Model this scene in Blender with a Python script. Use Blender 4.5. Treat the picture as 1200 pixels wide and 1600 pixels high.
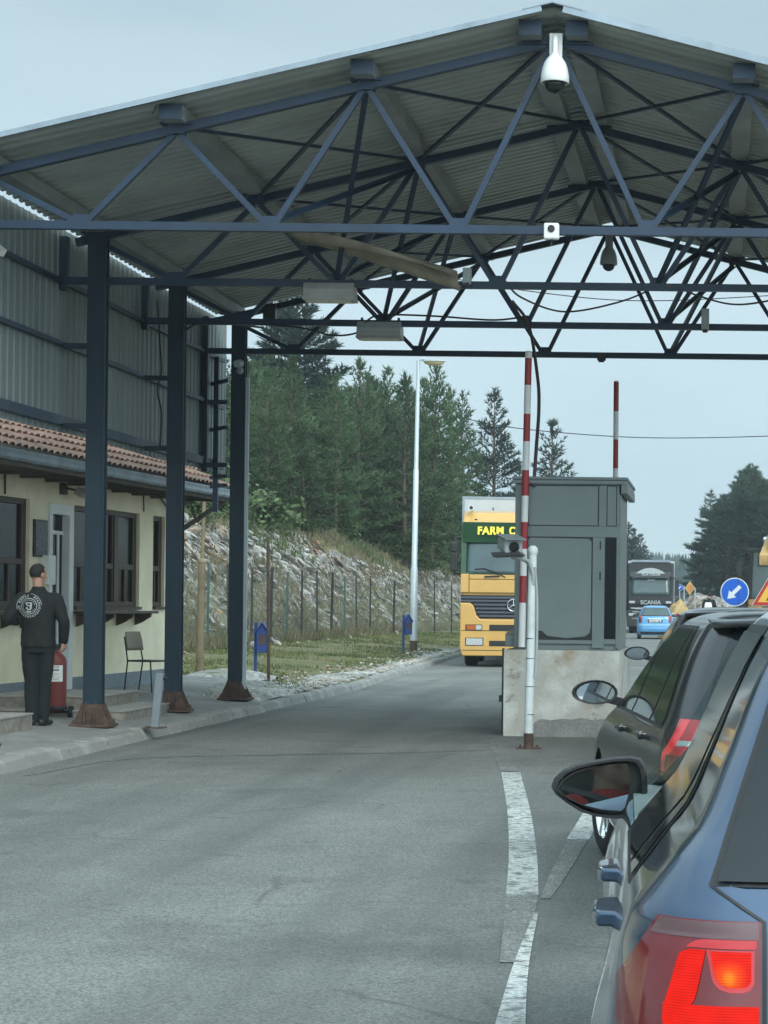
import bpy, bmesh, math, random
from mathutils import Vector, Matrix, noise
from mathutils.bvhtree import BVHTree
R = math.radians
PI = math.pi
random.seed(11)
for o in list(bpy.data.objects):
    bpy.data.objects.remove(o)
scene = bpy.context.scene
C = scene.collection
Z = Vector((0, 0, 1))

# ------------------------------------------------------------------ camera
H, FPX, PX, PY, ROLL = 1.58, 3200.0, 1120.0, 945.0, 0.0113
cam = bpy.data.objects.new('camera', bpy.data.cameras.new('camera'))
C.objects.link(cam)
cam.data.sensor_fit = 'HORIZONTAL'
cam.data.sensor_width = 36
cam.data.lens = FPX / 1200 * 36
cam.data.shift_x = (600 - PX) / 1200
cam.data.shift_y = (PY - 800) / 1200
cam.data.clip_start = 0.1
cam.data.clip_end = 9000
cam.matrix_world = Matrix.Translation((0, 0, H)) @ Matrix.Rotation(PI / 2, 4, 'X') @ Matrix.Rotation(ROLL, 4, 'Z')
scene.camera = cam


def at(px, py, Y):
    "point on the sight line of a pixel of the 1200x1600 photograph, at distance Y"
    x = px + ROLL * (py - PY)
    y = py - ROLL * (px - PX)
    return Vector(((x - PX) * Y / FPX, Y, H - (y - PY) * Y / FPX))


def gnd(px, py, z=0.0):
    "point of the level ground of height z seen at a pixel"
    y = py - ROLL * (px - PX)
    return at(px, py, (H - z) * FPX / (y - PY))


# ------------------------------------------------------------------ light
SUN_EL, SUN_AZ = R(40), R(148)      # azimuth clockwise from +Y: behind the camera, to the right
world = bpy.data.worlds.new('World')
scene.world = world
world.use_nodes = True
nt = world.node_tree
nt.nodes.clear()
n_out = nt.nodes.new('ShaderNodeOutputWorld')
n_bg = nt.nodes.new('ShaderNodeBackground')
n_sky = nt.nodes.new('ShaderNodeTexSky')
n_sky.sky_type = 'NISHITA'
n_sky.sun_disc = False
n_sky.sun_elevation = SUN_EL
n_sky.sun_rotation = SUN_AZ
n_sky.dust_density = 2.5
n_sky.altitude = 700
# overcast veil: a pale, slightly mottled cloud layer over the clear sky
n_tc = nt.nodes.new('ShaderNodeTexCoord')
n_map = nt.nodes.new('ShaderNodeMapping')
n_map.inputs['Scale'].default_value = (1.2, 1.2, 5.0)
n_no = nt.nodes.new('ShaderNodeTexNoise')
n_no.inputs['Scale'].default_value = 2.2
n_no.inputs['Detail'].default_value = 5
n_no.inputs['Roughness'].default_value = 0.45
n_rp = nt.nodes.new('ShaderNodeValToRGB')
n_rp.color_ramp.elements[0].position = 0.36
n_rp.color_ramp.elements[0].color = (4.0, 5.25, 5.8, 1)
n_rp.color_ramp.elements[1].position = 0.66
n_rp.color_ramp.elements[1].color = (5.15, 6.45, 6.9, 1)
n_mx = nt.nodes.new('ShaderNodeMix')
n_mx.data_type = 'RGBA'
n_mx.inputs['Factor'].default_value = 0.86
nt.links.new(n_tc.outputs['Generated'], n_map.inputs['Vector'])
nt.links.new(n_map.outputs['Vector'], n_no.inputs['Vector'])
nt.links.new(n_no.outputs['Fac'], n_rp.inputs['Fac'])
nt.links.new(n_sky.outputs['Color'], n_mx.inputs['A'])
nt.links.new(n_rp.outputs['Color'], n_mx.inputs['B'])
# an overcast sky is about three times as bright overhead as at the horizon
n_sep = nt.nodes.new('ShaderNodeSeparateXYZ')
n_mr = nt.nodes.new('ShaderNodeValToRGB')
el_ = n_mr.color_ramp.elements
el_[0].position, el_[0].color = 0.0, (0.37, 0.37, 0.37, 1)
el_[1].position, el_[1].color = 1.0, (0.78, 0.78, 0.78, 1)
for ps_, vl_ in ((0.12, 0.355), (0.30, 0.305), (0.55, 0.55)):
    q_ = el_.new(ps_); q_.color = (vl_, vl_, vl_, 1)
# and brighter again where the veiled sun stands, behind the camera
n_dot = nt.nodes.new('ShaderNodeVectorMath')
n_dot.operation = 'DOT_PRODUCT'
n_dot.inputs[1].default_value = (math.sin(SUN_AZ) * 0.90, math.cos(SUN_AZ) * 0.90, 0.43)
n_pw = nt.nodes.new('ShaderNodeMath'); n_pw.operation = 'POWER'; n_pw.use_clamp = False; n_pw.inputs[1].default_value = 2.0
n_mx0 = nt.nodes.new('ShaderNodeMath'); n_mx0.operation = 'MAXIMUM'; n_mx0.inputs[1].default_value = 0.0
n_ad = nt.nodes.new('ShaderNodeMath'); n_ad.operation = 'MULTIPLY_ADD'; n_ad.inputs[1].default_value = 2.6
n_four = nt.nodes.new('ShaderNodeMath'); n_four.operation = 'MULTIPLY'; n_four.inputs[1].default_value = 4.0
n_sc = nt.nodes.new('ShaderNodeVectorMath')
n_sc.operation = 'SCALE'
nt.links.new(n_tc.outputs['Generated'], n_sep.inputs[0])
nt.links.new(n_sep.outputs['Z'], n_mr.inputs['Fac'])
nt.links.new(n_mr.outputs['Color'], n_four.inputs[0])
nt.links.new(n_tc.outputs['Generated'], n_dot.inputs[0])
nt.links.new(n_dot.outputs['Value'], n_mx0.inputs[0])
nt.links.new(n_mx0.outputs[0], n_pw.inputs[0])
nt.links.new(n_pw.outputs[0], n_ad.inputs[0])
nt.links.new(n_four.outputs[0], n_ad.inputs[2])
nt.links.new(n_mx.outputs['Result'], n_sc.inputs[0])
nt.links.new(n_ad.outputs[0], n_sc.inputs['Scale'])
nt.links.new(n_sc.outputs['Vector'], n_bg.inputs['Color'])
n_bg.inputs['Strength'].default_value = 0.098
nt.links.new(n_bg.outputs['Background'], n_out.inputs['Surface'])

sun = bpy.data.objects.new('sun', bpy.data.lights.new('sun', 'SUN'))
C.objects.link(sun)
sun.data.energy = 1.5
sun.data.angle = R(28)
sun.data.color = (1.0, 0.96, 0.88)
sd = Vector((math.sin(SUN_AZ) * math.cos(SUN_EL), math.cos(SUN_AZ) * math.cos(SUN_EL), math.sin(SUN_EL)))
sun.rotation_euler = sd.to_track_quat('Z', 'Y').to_euler()
sun.location = (10, -10, 30)

scene.view_settings.view_transform = 'Standard'
scene.view_settings.look = 'None'
scene.view_settings.exposure = 0.0
scene.view_settings.gamma = 1.0
scene.view_settings.use_curve_mapping = False
scene.cycles.volume_bounces = 2


# ------------------------------------------------------------------ object helpers
def tag(o, label=None, cat=None, group=None, kind=None):
    if label: o['label'] = label
    if cat: o['category'] = cat
    if group: o['group'] = group
    if kind: o['kind'] = kind
    return o


def thing(name, label, cat, loc=(0, 0, 0), rz=0.0, group=None):
    o = bpy.data.objects.new(name, None)
    C.objects.link(o)
    o.empty_display_size = 0.2
    o.location = loc
    o.rotation_euler = (0, 0, rz)
    return tag(o, label, cat, group)


def copy_tree(o, parent=None):
    c = o.copy()
    C.objects.link(c)
    c.parent = parent
    for ch in list(o.children):
        copy_tree(ch, c)
    return c


def root_of(o):
    while o.parent is not None:
        o = o.parent
    return o


ICO = {}


def ico(sub):
    "unit icosphere, kept for reuse"
    if sub not in ICO:
        bm = bmesh.new()
        bmesh.ops.create_icosphere(bm, subdivisions=sub, radius=1.0)
        bm.verts.index_update()
        ICO[sub] = ([v.co.copy() for v in bm.verts], [[v.index for v in f.verts] for f in bm.faces])
        bm.free()
    return ICO[sub]


class MB:
    "collects shapes into one mesh"
    def __init__(s):
        s.bm = bmesh.new()
        s.mi = 0

    def f(s, vs):
        try:
            fc = s.bm.faces.new(vs)
            fc.material_index = s.mi
            return fc
        except ValueError:
            return None

    def poly(s, pts):
        return s.f([s.bm.verts.new(p) for p in pts])

    def box(s, lo, hi):
        x0, y0, z0 = lo
        x1, y1, z1 = hi
        v = [s.bm.verts.new(p) for p in ((x0, y0, z0), (x1, y0, z0), (x1, y1, z0), (x0, y1, z0), (x0, y0, z1), (x1, y0, z1), (x1, y1, z1), (x0, y1, z1))]
        for q in ((3, 2, 1, 0), (4, 5, 6, 7), (0, 1, 5, 4), (1, 2, 6, 5), (2, 3, 7, 6), (3, 0, 4, 7)):
            s.f([v[i] for i in q])
        return s

    def cbox(s, c, size, M=None):
        a = Vector(size) / 2
        v = []
        for sx, sy, sz in ((-1, -1, -1), (1, -1, -1), (1, 1, -1), (-1, 1, -1), (-1, -1, 1), (1, -1, 1), (1, 1, 1), (-1, 1, 1)):
            p = Vector((sx * a.x, sy * a.y, sz * a.z))
            if M is not None: p = M @ p
            v.append(s.bm.verts.new(Vector(c) + p))
        for q in ((3, 2, 1, 0), (4, 5, 6, 7), (0, 1, 5, 4), (1, 2, 6, 5), (2, 3, 7, 6), (3, 0, 4, 7)):
            s.f([v[i] for i in q])
        return s

    def bar(s, p, q, w, h=None, up=None):
        p, q = Vector(p), Vector(q)
        h = w if h is None else h
        d = (q - p).normalized()
        up = Vector(up) if up is not None else (Z if abs(d.z) < 0.9 else Vector((0, 1, 0)))
        a = d.cross(up).normalized()
        b = a.cross(d).normalized()
        v = []
        for e in (p, q):
            for sa, sb in ((-1, -1), (1, -1), (1, 1), (-1, 1)):
                v.append(s.bm.verts.new(e + a * sa * w / 2 + b * sb * h / 2))
        for k in ((3, 2, 1, 0), (4, 5, 6, 7), (0, 1, 5, 4), (1, 2, 6, 5), (2, 3, 7, 6), (3, 0, 4, 7)):
            s.f([v[i] for i in k])
        return s

    def angle(s, p, q, w, t=0.012, up=None):
        "L-section steel"
        p, q = Vector(p), Vector(q)
        d = (q - p).normalized()
        up = Vector(up) if up is not None else (Z if abs(d.z) < 0.9 else Vector((0, 1, 0)))
        a = d.cross(up).normalized()
        b = a.cross(d).normalized()
        prof = ((0, 0), (w, 0), (w, t), (t, t), (t, w), (0, w))
        rings = []
        for e in (p, q):
            rings.append([s.bm.verts.new(e + a * (u - w / 2) + b * (v - w / 2)) for u, v in prof])
        n = len(prof)
        for i in range(n):
            s.f([rings[0][i], rings[0][(i + 1) % n], rings[1][(i + 1) % n], rings[1][i]])
        s.f(rings[0][::-1]); s.f(rings[1])
        return s

    def tube(s, pts, r, n=8, cap=True, closed=False):
        pts = [Vector(p) for p in pts]
        rs = r if isinstance(r, (list, tuple)) else [r] * len(pts)
        rings = []
        ref = None
        m = len(pts)
        for i, p in enumerate(pts):
            if closed:
                d = (pts[(i + 1) % m] - pts[i - 1])
            else:
                d = pts[min(i + 1, m - 1)] - pts[max(i - 1, 0)]
            d = d.normalized() if d.length > 1e-9 else Z
            if ref is None:
                ref = d.orthogonal().normalized()
            a = (ref - d * ref.dot(d))
            a = a.normalized() if a.length > 1e-6 else d.orthogonal().normalized()
            ref = a
            b = d.cross(a)
            rings.append([s.bm.verts.new(p + (a * math.cos(2 * PI * k / n) + b * math.sin(2 * PI * k / n)) * rs[i]) for k in range(n)])
        for i in range(m if closed else m - 1):
            A, B = rings[i], rings[(i + 1) % m]
            for k in range(n):
                s.f([A[k], A[(k + 1) % n], B[(k + 1) % n], B[k]])
        if cap and not closed:
            s.f(rings[0][::-1]); s.f(rings[-1])
        return s

    def lathe(s, prof, c=(0, 0, 0), n=24, M=None, close=True):
        "profile of (radius, height) turned about the local z axis"
        c = Vector(c)
        rings = []
        for r, z in prof:
            ring = []
            for k in range(n):
                p = Vector((r * math.cos(2 * PI * k / n), r * math.sin(2 * PI * k / n), z))
                if M is not None: p = M @ p
                ring.append(s.bm.verts.new(c + p))
            rings.append(ring)
        for A, B in zip(rings, rings[1:]):
            for k in range(n):
                s.f([A[k], A[(k + 1) % n], B[(k + 1) % n], B[k]])
        if close:
            s.f(rings[0][::-1]); s.f(rings[-1])
        return s

    def prism(s, poly, o, u, v, depth):
        "polygon (a,b) in the frame o,u,v swept along depth (a vector)"
        o, u, v, depth = Vector(o), Vector(u), Vector(v), Vector(depth)
        A = [s.bm.verts.new(o + u * a + v * b) for a, b in poly]
        B = [s.bm.verts.new(o + u * a + v * b + depth) for a, b in poly]
        n = len(poly)
        s.f(A[::-1]); s.f(B)
        for i in range(n):
            s.f([A[i], A[(i + 1) % n], B[(i + 1) % n], B[i]])
        return s

    def grid(s, fn, us, vs, closed_u=False):
        G = [[s.bm.verts.new(fn(u, v)) for u in us] for v in vs]
        for j in range(len(vs) - 1):
            for i in range(len(us) - (0 if closed_u else 1)):
                k = (i + 1) % len(us)
                s.f([G[j][i], G[j][k], G[j + 1][k], G[j + 1][i]])
        return G

    def ball(s, c, r, sub=1, M=None, jit=0.0):
        V, F = ico(sub)
        c = Vector(c)
        rr = Vector(r) if not isinstance(r, (int, float)) else Vector((r, r, r))
        vs = []
        for q in V:
            p = Vector((q.x * rr.x, q.y * rr.y, q.z * rr.z))
            if jit: p *= 1 + random.uniform(-jit, jit)
            if M is not None: p = M @ p
            vs.append(s.bm.verts.new(c + p))
        for f in F: s.f([vs[k] for k in f])
        return s

    def build(s, name, mats, parent=None, smooth=None, bevel=0.0, world=True, fix=True, seg=2):
        me = bpy.data.meshes.new(name)
        if fix: bmesh.ops.recalc_face_normals(s.bm, faces=s.bm.faces)
        if parent is not None and world:
            off = root_of(parent).location
            for v in s.bm.verts: v.co -= off
        s.bm.to_mesh(me)
        s.bm.free()
        for m in (mats if isinstance(mats, (list, tuple)) else [mats]):
            me.materials.append(m)
        if smooth is not None:
            me.polygons.foreach_set('use_smooth', [True] * len(me.polygons))
            if smooth < 180: me.set_sharp_from_angle(angle=R(smooth))
        o = bpy.data.objects.new(name, me)
        C.objects.link(o)
        o.parent = parent
        if bevel:
            b = o.modifiers.new('bevel', 'BEVEL')
            b.width = bevel
            b.segments = seg
            b.limit_method = 'ANGLE'
            b.angle_limit = R(40)
        return o


def baked(o):
    "freeze an object's modifiers into its mesh"
    dg = bpy.context.evaluated_depsgraph_get()
    me = bpy.data.meshes.new_from_object(o.evaluated_get(dg))
    old = o.data
    o.modifiers.clear()
    o.data = me
    return o


def lettering(name, text, size, mat, parent=None, depth=0.004, bold=0.0, align='LEFT', spacing=1.0):
    "text turned into mesh; lies in local xy"
    cu = bpy.data.curves.new(name, 'FONT')
    cu.body = text
    cu.size = size
    cu.extrude = depth
    cu.offset = bold
    cu.align_x = align
    cu.align_y = 'CENTER'
    cu.space_character = spacing
    t = bpy.data.objects.new(name, cu)
    C.objects.link(t)
    dg = bpy.context.evaluated_depsgraph_get()
    me = bpy.data.meshes.new_from_object(t.evaluated_get(dg))
    bpy.data.objects.remove(t)
    o = bpy.data.objects.new(name, me)
    me.materials.clear()
    me.materials.append(mat)
    C.objects.link(o)
    o.parent = parent
    return o


# ------------------------------------------------------------------ materials
def nodes(m):
    m.use_nodes = True
    n = m.node_tree
    return n, n.nodes['Principled BSDF']


def mat(name, col, rough=0.6, metal=0.0, var=0.12, vs=3.0, bump=0.0, bs=60.0, coat=0.0, spec=0.5, emit=None, es=1.0, stretch=None, col2=None, c2lo=0.55, c2hi=0.7, c2s=2.0, rand=0.0, trans=0.0):
    m = bpy.data.materials.new(name)
    n, p = nodes(m)
    N, L = n.nodes, n.links
    tc = N.new('ShaderNodeTexCoord')
    vec = tc.outputs['Object']
    if stretch:
        mp = N.new('ShaderNodeMapping')
        mp.inputs['Scale'].default_value = stretch
        L.new(vec, mp.inputs['Vector'])
        vec = mp.outputs['Vector']
    no = N.new('ShaderNodeTexNoise')
    no.inputs['Scale'].default_value = vs
    no.inputs['Detail'].default_value = 6
    no.inputs['Roughness'].default_value = 0.6
    L.new(vec, no.inputs['Vector'])
    mr = N.new('ShaderNodeMapRange')
    mr.inputs['From Min'].default_value = 0.3
    mr.inputs['From Max'].default_value = 0.7
    mr.inputs['To Min'].default_value = 1 - var
    mr.inputs['To Max'].default_value = 1 + var
    L.new(no.outputs['Fac'], mr.inputs['Value'])
    mul = N.new('ShaderNodeMix')
    mul.data_type = 'RGBA'
    mul.blend_type = 'MULTIPLY'
    mul.inputs['Factor'].default_value = 1
    base = None
    if col2 is not None:
        n2 = N.new('ShaderNodeTexNoise')
        n2.inputs['Scale'].default_value = c2s
        n2.inputs['Detail'].default_value = 8
        n2.inputs['Roughness'].default_value = 0.65
        L.new(vec, n2.inputs['Vector'])
        m2 = N.new('ShaderNodeMapRange')
        m2.inputs['From Min'].default_value = c2lo
        m2.inputs['From Max'].default_value = c2hi
        L.new(n2.outputs['Fac'], m2.inputs['Value'])
        mx = N.new('ShaderNodeMix')
        mx.data_type = 'RGBA'
        mx.inputs['A'].default_value = (*col, 1)
        mx.inputs['B'].default_value = (*col2, 1)
        L.new(m2.outputs['Result'], mx.inputs['Factor'])
        base = mx.outputs['Result']
        L.new(base, mul.inputs['A'])
    else:
        mul.inputs['A'].default_value = (*col, 1)
    val = mr.outputs['Result']
    if rand:
        oi = N.new('ShaderNodeObjectInfo')
        m3 = N.new('ShaderNodeMapRange')
        m3.inputs['To Min'].default_value = 1 - rand
        m3.inputs['To Max'].default_value = 1 + rand
        L.new(oi.outputs['Random'], m3.inputs['Value'])
        mm = N.new('ShaderNodeMath')
        mm.operation = 'MULTIPLY'
        L.new(val, mm.inputs[0]); L.new(m3.outputs['Result'], mm.inputs[1])
        val = mm.outputs[0]
    cb = N.new('ShaderNodeCombineColor')
    for k in range(3): L.new(val, cb.inputs[k])
    L.new(cb.outputs[0], mul.inputs['B'])
    L.new(mul.outputs['Result'], p.inputs['Base Color'])
    p.inputs['Roughness'].default_value = rough
    p.inputs['Metallic'].default_value = metal
    p.inputs['Coat Weight'].default_value = coat
    p.inputs['Coat Roughness'].default_value = 0.04
    p.inputs['Specular IOR Level'].default_value = spec
    if trans:
        p.inputs['Transmission Weight'].default_value = trans
    if emit:
        p.inputs['Emission Color'].default_value = (*emit, 1)
        p.inputs['Emission Strength'].default_value = es
    if bump:
        nb = N.new('ShaderNodeTexNoise')
        nb.inputs['Scale'].default_value = bs
        nb.inputs['Detail'].default_value = 6
        L.new(vec, nb.inputs['Vector'])
        b = N.new('ShaderNodeBump')
        b.inputs['Strength'].default_value = bump
        b.inputs['Distance'].default_value = 0.02
        L.new(nb.outputs['Fac'], b.inputs['Height'])
        L.new(b.outputs['Normal'], p.inputs['Normal'])
    return m


def glassy(name, tint=(0.75, 0.85, 0.85), refl=1.0):
    "thin window glass: clear with a grazing reflection"
    m = bpy.data.materials.new(name)
    m.use_nodes = True
    n = m.node_tree
    N, L = n.nodes, n.links
    N.clear()
    o = N.new('ShaderNodeOutputMaterial')
    tr = N.new('ShaderNodeBsdfTransparent')
    tr.inputs['Color'].default_value = (*tint, 1)
    gl = N.new('ShaderNodeBsdfGlossy')
    gl.inputs['Roughness'].default_value = 0.07
    lw = N.new('ShaderNodeLayerWeight')
    lw.inputs['Blend'].default_value = 0.5
    pw = N.new('ShaderNodeMath'); pw.operation = 'POWER'; pw.inputs[1].default_value = 5.0
    fr = N.new('ShaderNodeMath'); fr.operation = 'MULTIPLY_ADD'; fr.inputs[1].default_value = 0.16; fr.inputs[2].default_value = 0.0
    L.new(lw.outputs['Facing'], pw.inputs[0]); L.new(pw.outputs[0], fr.inputs[0])
    mx = N.new('ShaderNodeMixShader')
    L.new(fr.outputs[0], mx.inputs[0]); L.new(tr.outputs[0], mx.inputs[1]); L.new(gl.outputs[0], mx.inputs[2])
    L.new(mx.outputs[0], o.inputs['Surface'])
    return m


def ground_mat(name, layers, rough=0.95, bump=0.6, bscale=35.0, speck=None, wear=None, cracks=0.0):
    "layers: list of (colour, scale, lo, hi): each laid over the one before by its own noise, in world space"
    m = bpy.data.materials.new(name)
    n, p = nodes(m)
    N, L = n.nodes, n.links
    geo = N.new('ShaderNodeNewGeometry')
    vec = geo.outputs['Position']
    cur = None
    for i, (col, sc, lo, hi) in enumerate(layers):
        if i == 0:
            rgb = N.new('ShaderNodeRGB')
            rgb.outputs[0].default_value = (*col, 1)
            cur = rgb.outputs[0]
            continue
        no = N.new('ShaderNodeTexNoise')
        no.inputs['Scale'].default_value = sc
        no.inputs['Detail'].default_value = 7
        no.inputs['Roughness'].default_value = 0.62
        off = N.new('ShaderNodeMapping')
        off.inputs['Location'].default_value = (i * 13.7, i * 5.1, i * 2.3)
        L.new(vec, off.inputs['Vector'])
        L.new(off.outputs['Vector'], no.inputs['Vector'])
        mr = N.new('ShaderNodeMapRange')
        mr.inputs['From Min'].default_value = lo
        mr.inputs['From Max'].default_value = hi
        L.new(no.outputs['Fac'], mr.inputs['Value'])
        mx = N.new('ShaderNodeMix')
        mx.data_type = 'RGBA'
        mx.inputs['B'].default_value = (*col, 1)
        L.new(mr.outputs['Result'], mx.inputs['Factor'])
        L.new(cur, mx.inputs['A'])
        cur = mx.outputs['Result']
    if speck:
        sc, amt = speck
        vo = N.new('ShaderNodeTexVoronoi')
        vo.inputs['Scale'].default_value = sc
        L.new(vec, vo.inputs['Vector'])
        sep = N.new('ShaderNodeSeparateColor')
        L.new(vo.outputs['Color'], sep.inputs[0])
        mr = N.new('ShaderNodeMapRange')
        mr.inputs['To Min'].default_value = 1 - amt
        mr.inputs['To Max'].default_value = 1 + amt
        L.new(sep.outputs[0], mr.inputs['Value'])
        cb = N.new('ShaderNodeCombineColor')
        for k in range(3): L.new(mr.outputs['Result'], cb.inputs[k])
        mu = N.new('ShaderNodeMix')
        mu.data_type = 'RGBA'
        mu.blend_type = 'MULTIPLY'
        mu.inputs['Factor'].default_value = 1
        L.new(cur, mu.inputs['A']); L.new(cb.outputs[0], mu.inputs['B'])
        cur = mu.outputs['Result']
    def darken(cur, fac, col):
        mx = N.new('ShaderNodeMix')
        mx.data_type = 'RGBA'
        mx.inputs['B'].default_value = (*col, 1)
        L.new(fac, mx.inputs['Factor'])
        L.new(cur, mx.inputs['A'])
        return mx.outputs['Result']
    if wear:
        mp = N.new('ShaderNodeMapping')
        mp.inputs['Scale'].default_value = (1.1, 0.05, 1)
        L.new(vec, mp.inputs['Vector'])
        no = N.new('ShaderNodeTexNoise')
        no.inputs['Scale'].default_value = 1.0
        no.inputs['Detail'].default_value = 5
        L.new(mp.outputs['Vector'], no.inputs['Vector'])
        mr = N.new('ShaderNodeMapRange')
        mr.inputs['From Min'].default_value = 0.48
        mr.inputs['From Max'].default_value = 0.68
        mr.inputs['To Max'].default_value = wear
        L.new(no.outputs['Fac'], mr.inputs['Value'])
        cur = darken(cur, mr.outputs['Result'], (0.085, 0.092, 0.088))
    if cracks:
        no = N.new('ShaderNodeTexNoise')
        no.inputs['Scale'].default_value = 1.5
        no.inputs['Detail'].default_value = 4
        L.new(vec, no.inputs['Vector'])
        ad = N.new('ShaderNodeMix')
        ad.data_type = 'VECTOR'
        ad.inputs['Factor'].default_value = 0.22
        L.new(vec, ad.inputs['A']); L.new(no.outputs['Color'], ad.inputs['B'])
        vo = N.new('ShaderNodeTexVoronoi')
        vo.feature = 'DISTANCE_TO_EDGE'
        vo.inputs['Scale'].default_value = 0.55
        L.new(ad.outputs['Result'], vo.inputs['Vector'])
        m1 = N.new('ShaderNodeMapRange')
        m1.inputs['From Min'].default_value = 0.0; m1.inputs['From Max'].default_value = 0.008
        m1.inputs['To Min'].default_value = 1.0; m1.inputs['To Max'].default_value = 0.0
        L.new(vo.outputs['Distance'], m1.inputs['Value'])
        n3 = N.new('ShaderNodeTexNoise')
        n3.inputs['Scale'].default_value = 0.5
        L.new(vec, n3.inputs['Vector'])
        m2 = N.new('ShaderNodeMapRange')
        m2.inputs['From Min'].default_value = 0.50; m2.inputs['From Max'].default_value = 0.60
        m2.inputs['To Max'].default_value = cracks
        L.new(n3.outputs['Fac'], m2.inputs['Value'])
        mm = N.new('ShaderNodeMath'); mm.operation = 'MULTIPLY'
        L.new(m1.outputs['Result'], mm.inputs[0]); L.new(m2.outputs['Result'], mm.inputs[1])
        cur = darken(cur, mm.outputs[0], (0.04, 0.04, 0.04))
    L.new(cur, p.inputs['Base Color'])
    p.inputs['Roughness'].default_value = rough
    p.inputs['Specular IOR Level'].default_value = 0.25
    nb = N.new('ShaderNodeTexNoise')
    nb.inputs['Scale'].default_value = bscale
    nb.inputs['Detail'].default_value = 8
    L.new(vec, nb.inputs['Vector'])
    b = N.new('ShaderNodeBump')
    b.inputs['Strength'].default_value = bump
    b.inputs['Distance'].default_value = 0.02
    L.new(nb.outputs['Fac'], b.inputs['Height'])
    L.new(b.outputs['Normal'], p.inputs['Normal'])
    return m


M = {}
M['blue'] = mat('blue_steel_paint', (0.014, 0.034, 0.066), 0.5, var=0.25, vs=2.5, bump=0.05, bs=30, col2=(0.10, 0.07, 0.055), c2lo=0.66, c2hi=0.78, c2s=3)
M['bluecol'] = mat('blue_column_paint', (0.009, 0.026, 0.042), 0.55, var=0.25, vs=2, bump=0.06, bs=30, stretch=(4, 4, 0.6))
M['rust'] = mat('rusty_steel', (0.085, 0.055, 0.042), 0.85, var=0.4, vs=9, bump=0.3, bs=50)
M['roof'] = mat('roof_sheet', (0.37, 0.41, 0.385), 0.5, metal=0.1, var=0.16, vs=1.2, bump=0.02, col2=(0.25, 0.215, 0.16), c2lo=0.62, c2hi=0.78, c2s=1.4)
M['purlin'] = mat('purlin_steel', (0.24, 0.265, 0.265), 0.6, var=0.2, vs=2)
M['clad'] = mat('wall_cladding', (0.185, 0.22, 0.22), 0.55, var=0.14, vs=1.0, stretch=(1, 1, 0.3))
M['plaster'] = mat('cream_plaster', (0.88, 0.80, 0.575), 0.9, var=0.14, vs=1.3, bump=0.15, bs=80, col2=(0.76, 0.68, 0.45), c2lo=0.58, c2hi=0.8, c2s=1.2)
M['plinth'] = mat('grey_plinth', (0.20, 0.235, 0.26), 0.9, var=0.2, vs=2)
M['brown'] = mat('brown_wood', (0.055, 0.034, 0.024), 0.5, var=0.25, vs=5, stretch=(1, 1, 0.2))
M['darkglass'] = mat('dark_window_glass', (0.012, 0.016, 0.018), 0.12, var=0.1, spec=0.12)
M['white'] = mat('white_paint', (0.72, 0.74, 0.73), 0.4, var=0.06)
M['whiteplastic'] = mat('white_plastic', (0.78, 0.80, 0.78), 0.35, var=0.04)
M['black'] = mat('black_plastic', (0.018, 0.019, 0.02), 0.45, var=0.15)
M['rubber'] = mat('tyre_rubber', (0.016, 0.016, 0.017), 0.85, var=0.2, vs=20)
M['tile'] = mat('clay_tile', (0.25, 0.15, 0.11), 0.85, var=0.4, vs=4, bump=0.2, bs=30, col2=(0.13, 0.10, 0.085), c2lo=0.5, c2hi=0.75, c2s=2.5)
M['zinc'] = mat('zinc_gutter', (0.30, 0.36, 0.41), 0.45, metal=0.4, var=0.2, vs=3)
M['wood'] = mat('soffit_boards', (0.13, 0.12, 0.10), 0.8, var=0.2)
M['galv'] = mat('galvanised_post', (0.50, 0.56, 0.58), 0.5, metal=0.25, var=0.15, vs=2, stretch=(3, 3, 0.6), col2=(0.34, 0.36, 0.36), c2lo=0.6, c2hi=0.75)
M['whitepost'] = mat('white_post_paint', (0.60, 0.66, 0.66), 0.5, var=0.15, vs=5, col2=(0.33, 0.24, 0.17), c2lo=0.66, c2hi=0.74, c2s=5)
M['red'] = mat('red_paint', (0.33, 0.03, 0.035), 0.5, var=0.15)
M['extred'] = mat('extinguisher_red', (0.17, 0.032, 0.027), 0.45, var=0.15)
M['boothgrey'] = mat('booth_grey_paint', (0.165, 0.205, 0.205), 0.45, var=0.08, vs=2)
M['boothpanel'] = mat('booth_panel_grey', (0.175, 0.215, 0.215), 0.5, var=0.07, vs=3)
M['concrete'] = ground_mat('stained_concrete', [((0.47, 0.465, 0.42), 1, 0, 1), ((0.62, 0.63, 0.58), 1.6, 0.45, 0.58), ((0.40, 0.335, 0.24), 2.2, 0.54, 0.70), ((0.22, 0.20, 0.17), 5, 0.6, 0.72)], bump=0.35, bscale=25)
M['kerb'] = ground_mat('kerb_concrete', [((0.24, 0.245, 0.23), 1, 0, 1), ((0.34, 0.34, 0.32), 2.0, 0.5, 0.66), ((0.17, 0.17, 0.155), 5.0, 0.58, 0.7)], bump=0.6, bscale=18)
M['pave'] = ground_mat('pavement_concrete', [((0.21, 0.215, 0.205), 1, 0, 1), ((0.28, 0.285, 0.27), 0.9, 0.48, 0.66), ((0.13, 0.13, 0.12), 2.4, 0.57, 0.72)], bump=0.4, bscale=30, speck=(60, 0.15))
M['asphalt'] = ground_mat('asphalt', [((0.165, 0.172, 0.160), 1, 0, 1), ((0.205, 0.213, 0.196), 0.35, 0.45, 0.62), ((0.115, 0.12, 0.115), 0.5, 0.56, 0.72), ((0.12, 0.127, 0.12), 2.2, 0.6, 0.75)], rough=0.85, bump=0.7, bscale=70, speck=(100, 0.40), wear=0.6, cracks=0.45)
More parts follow.
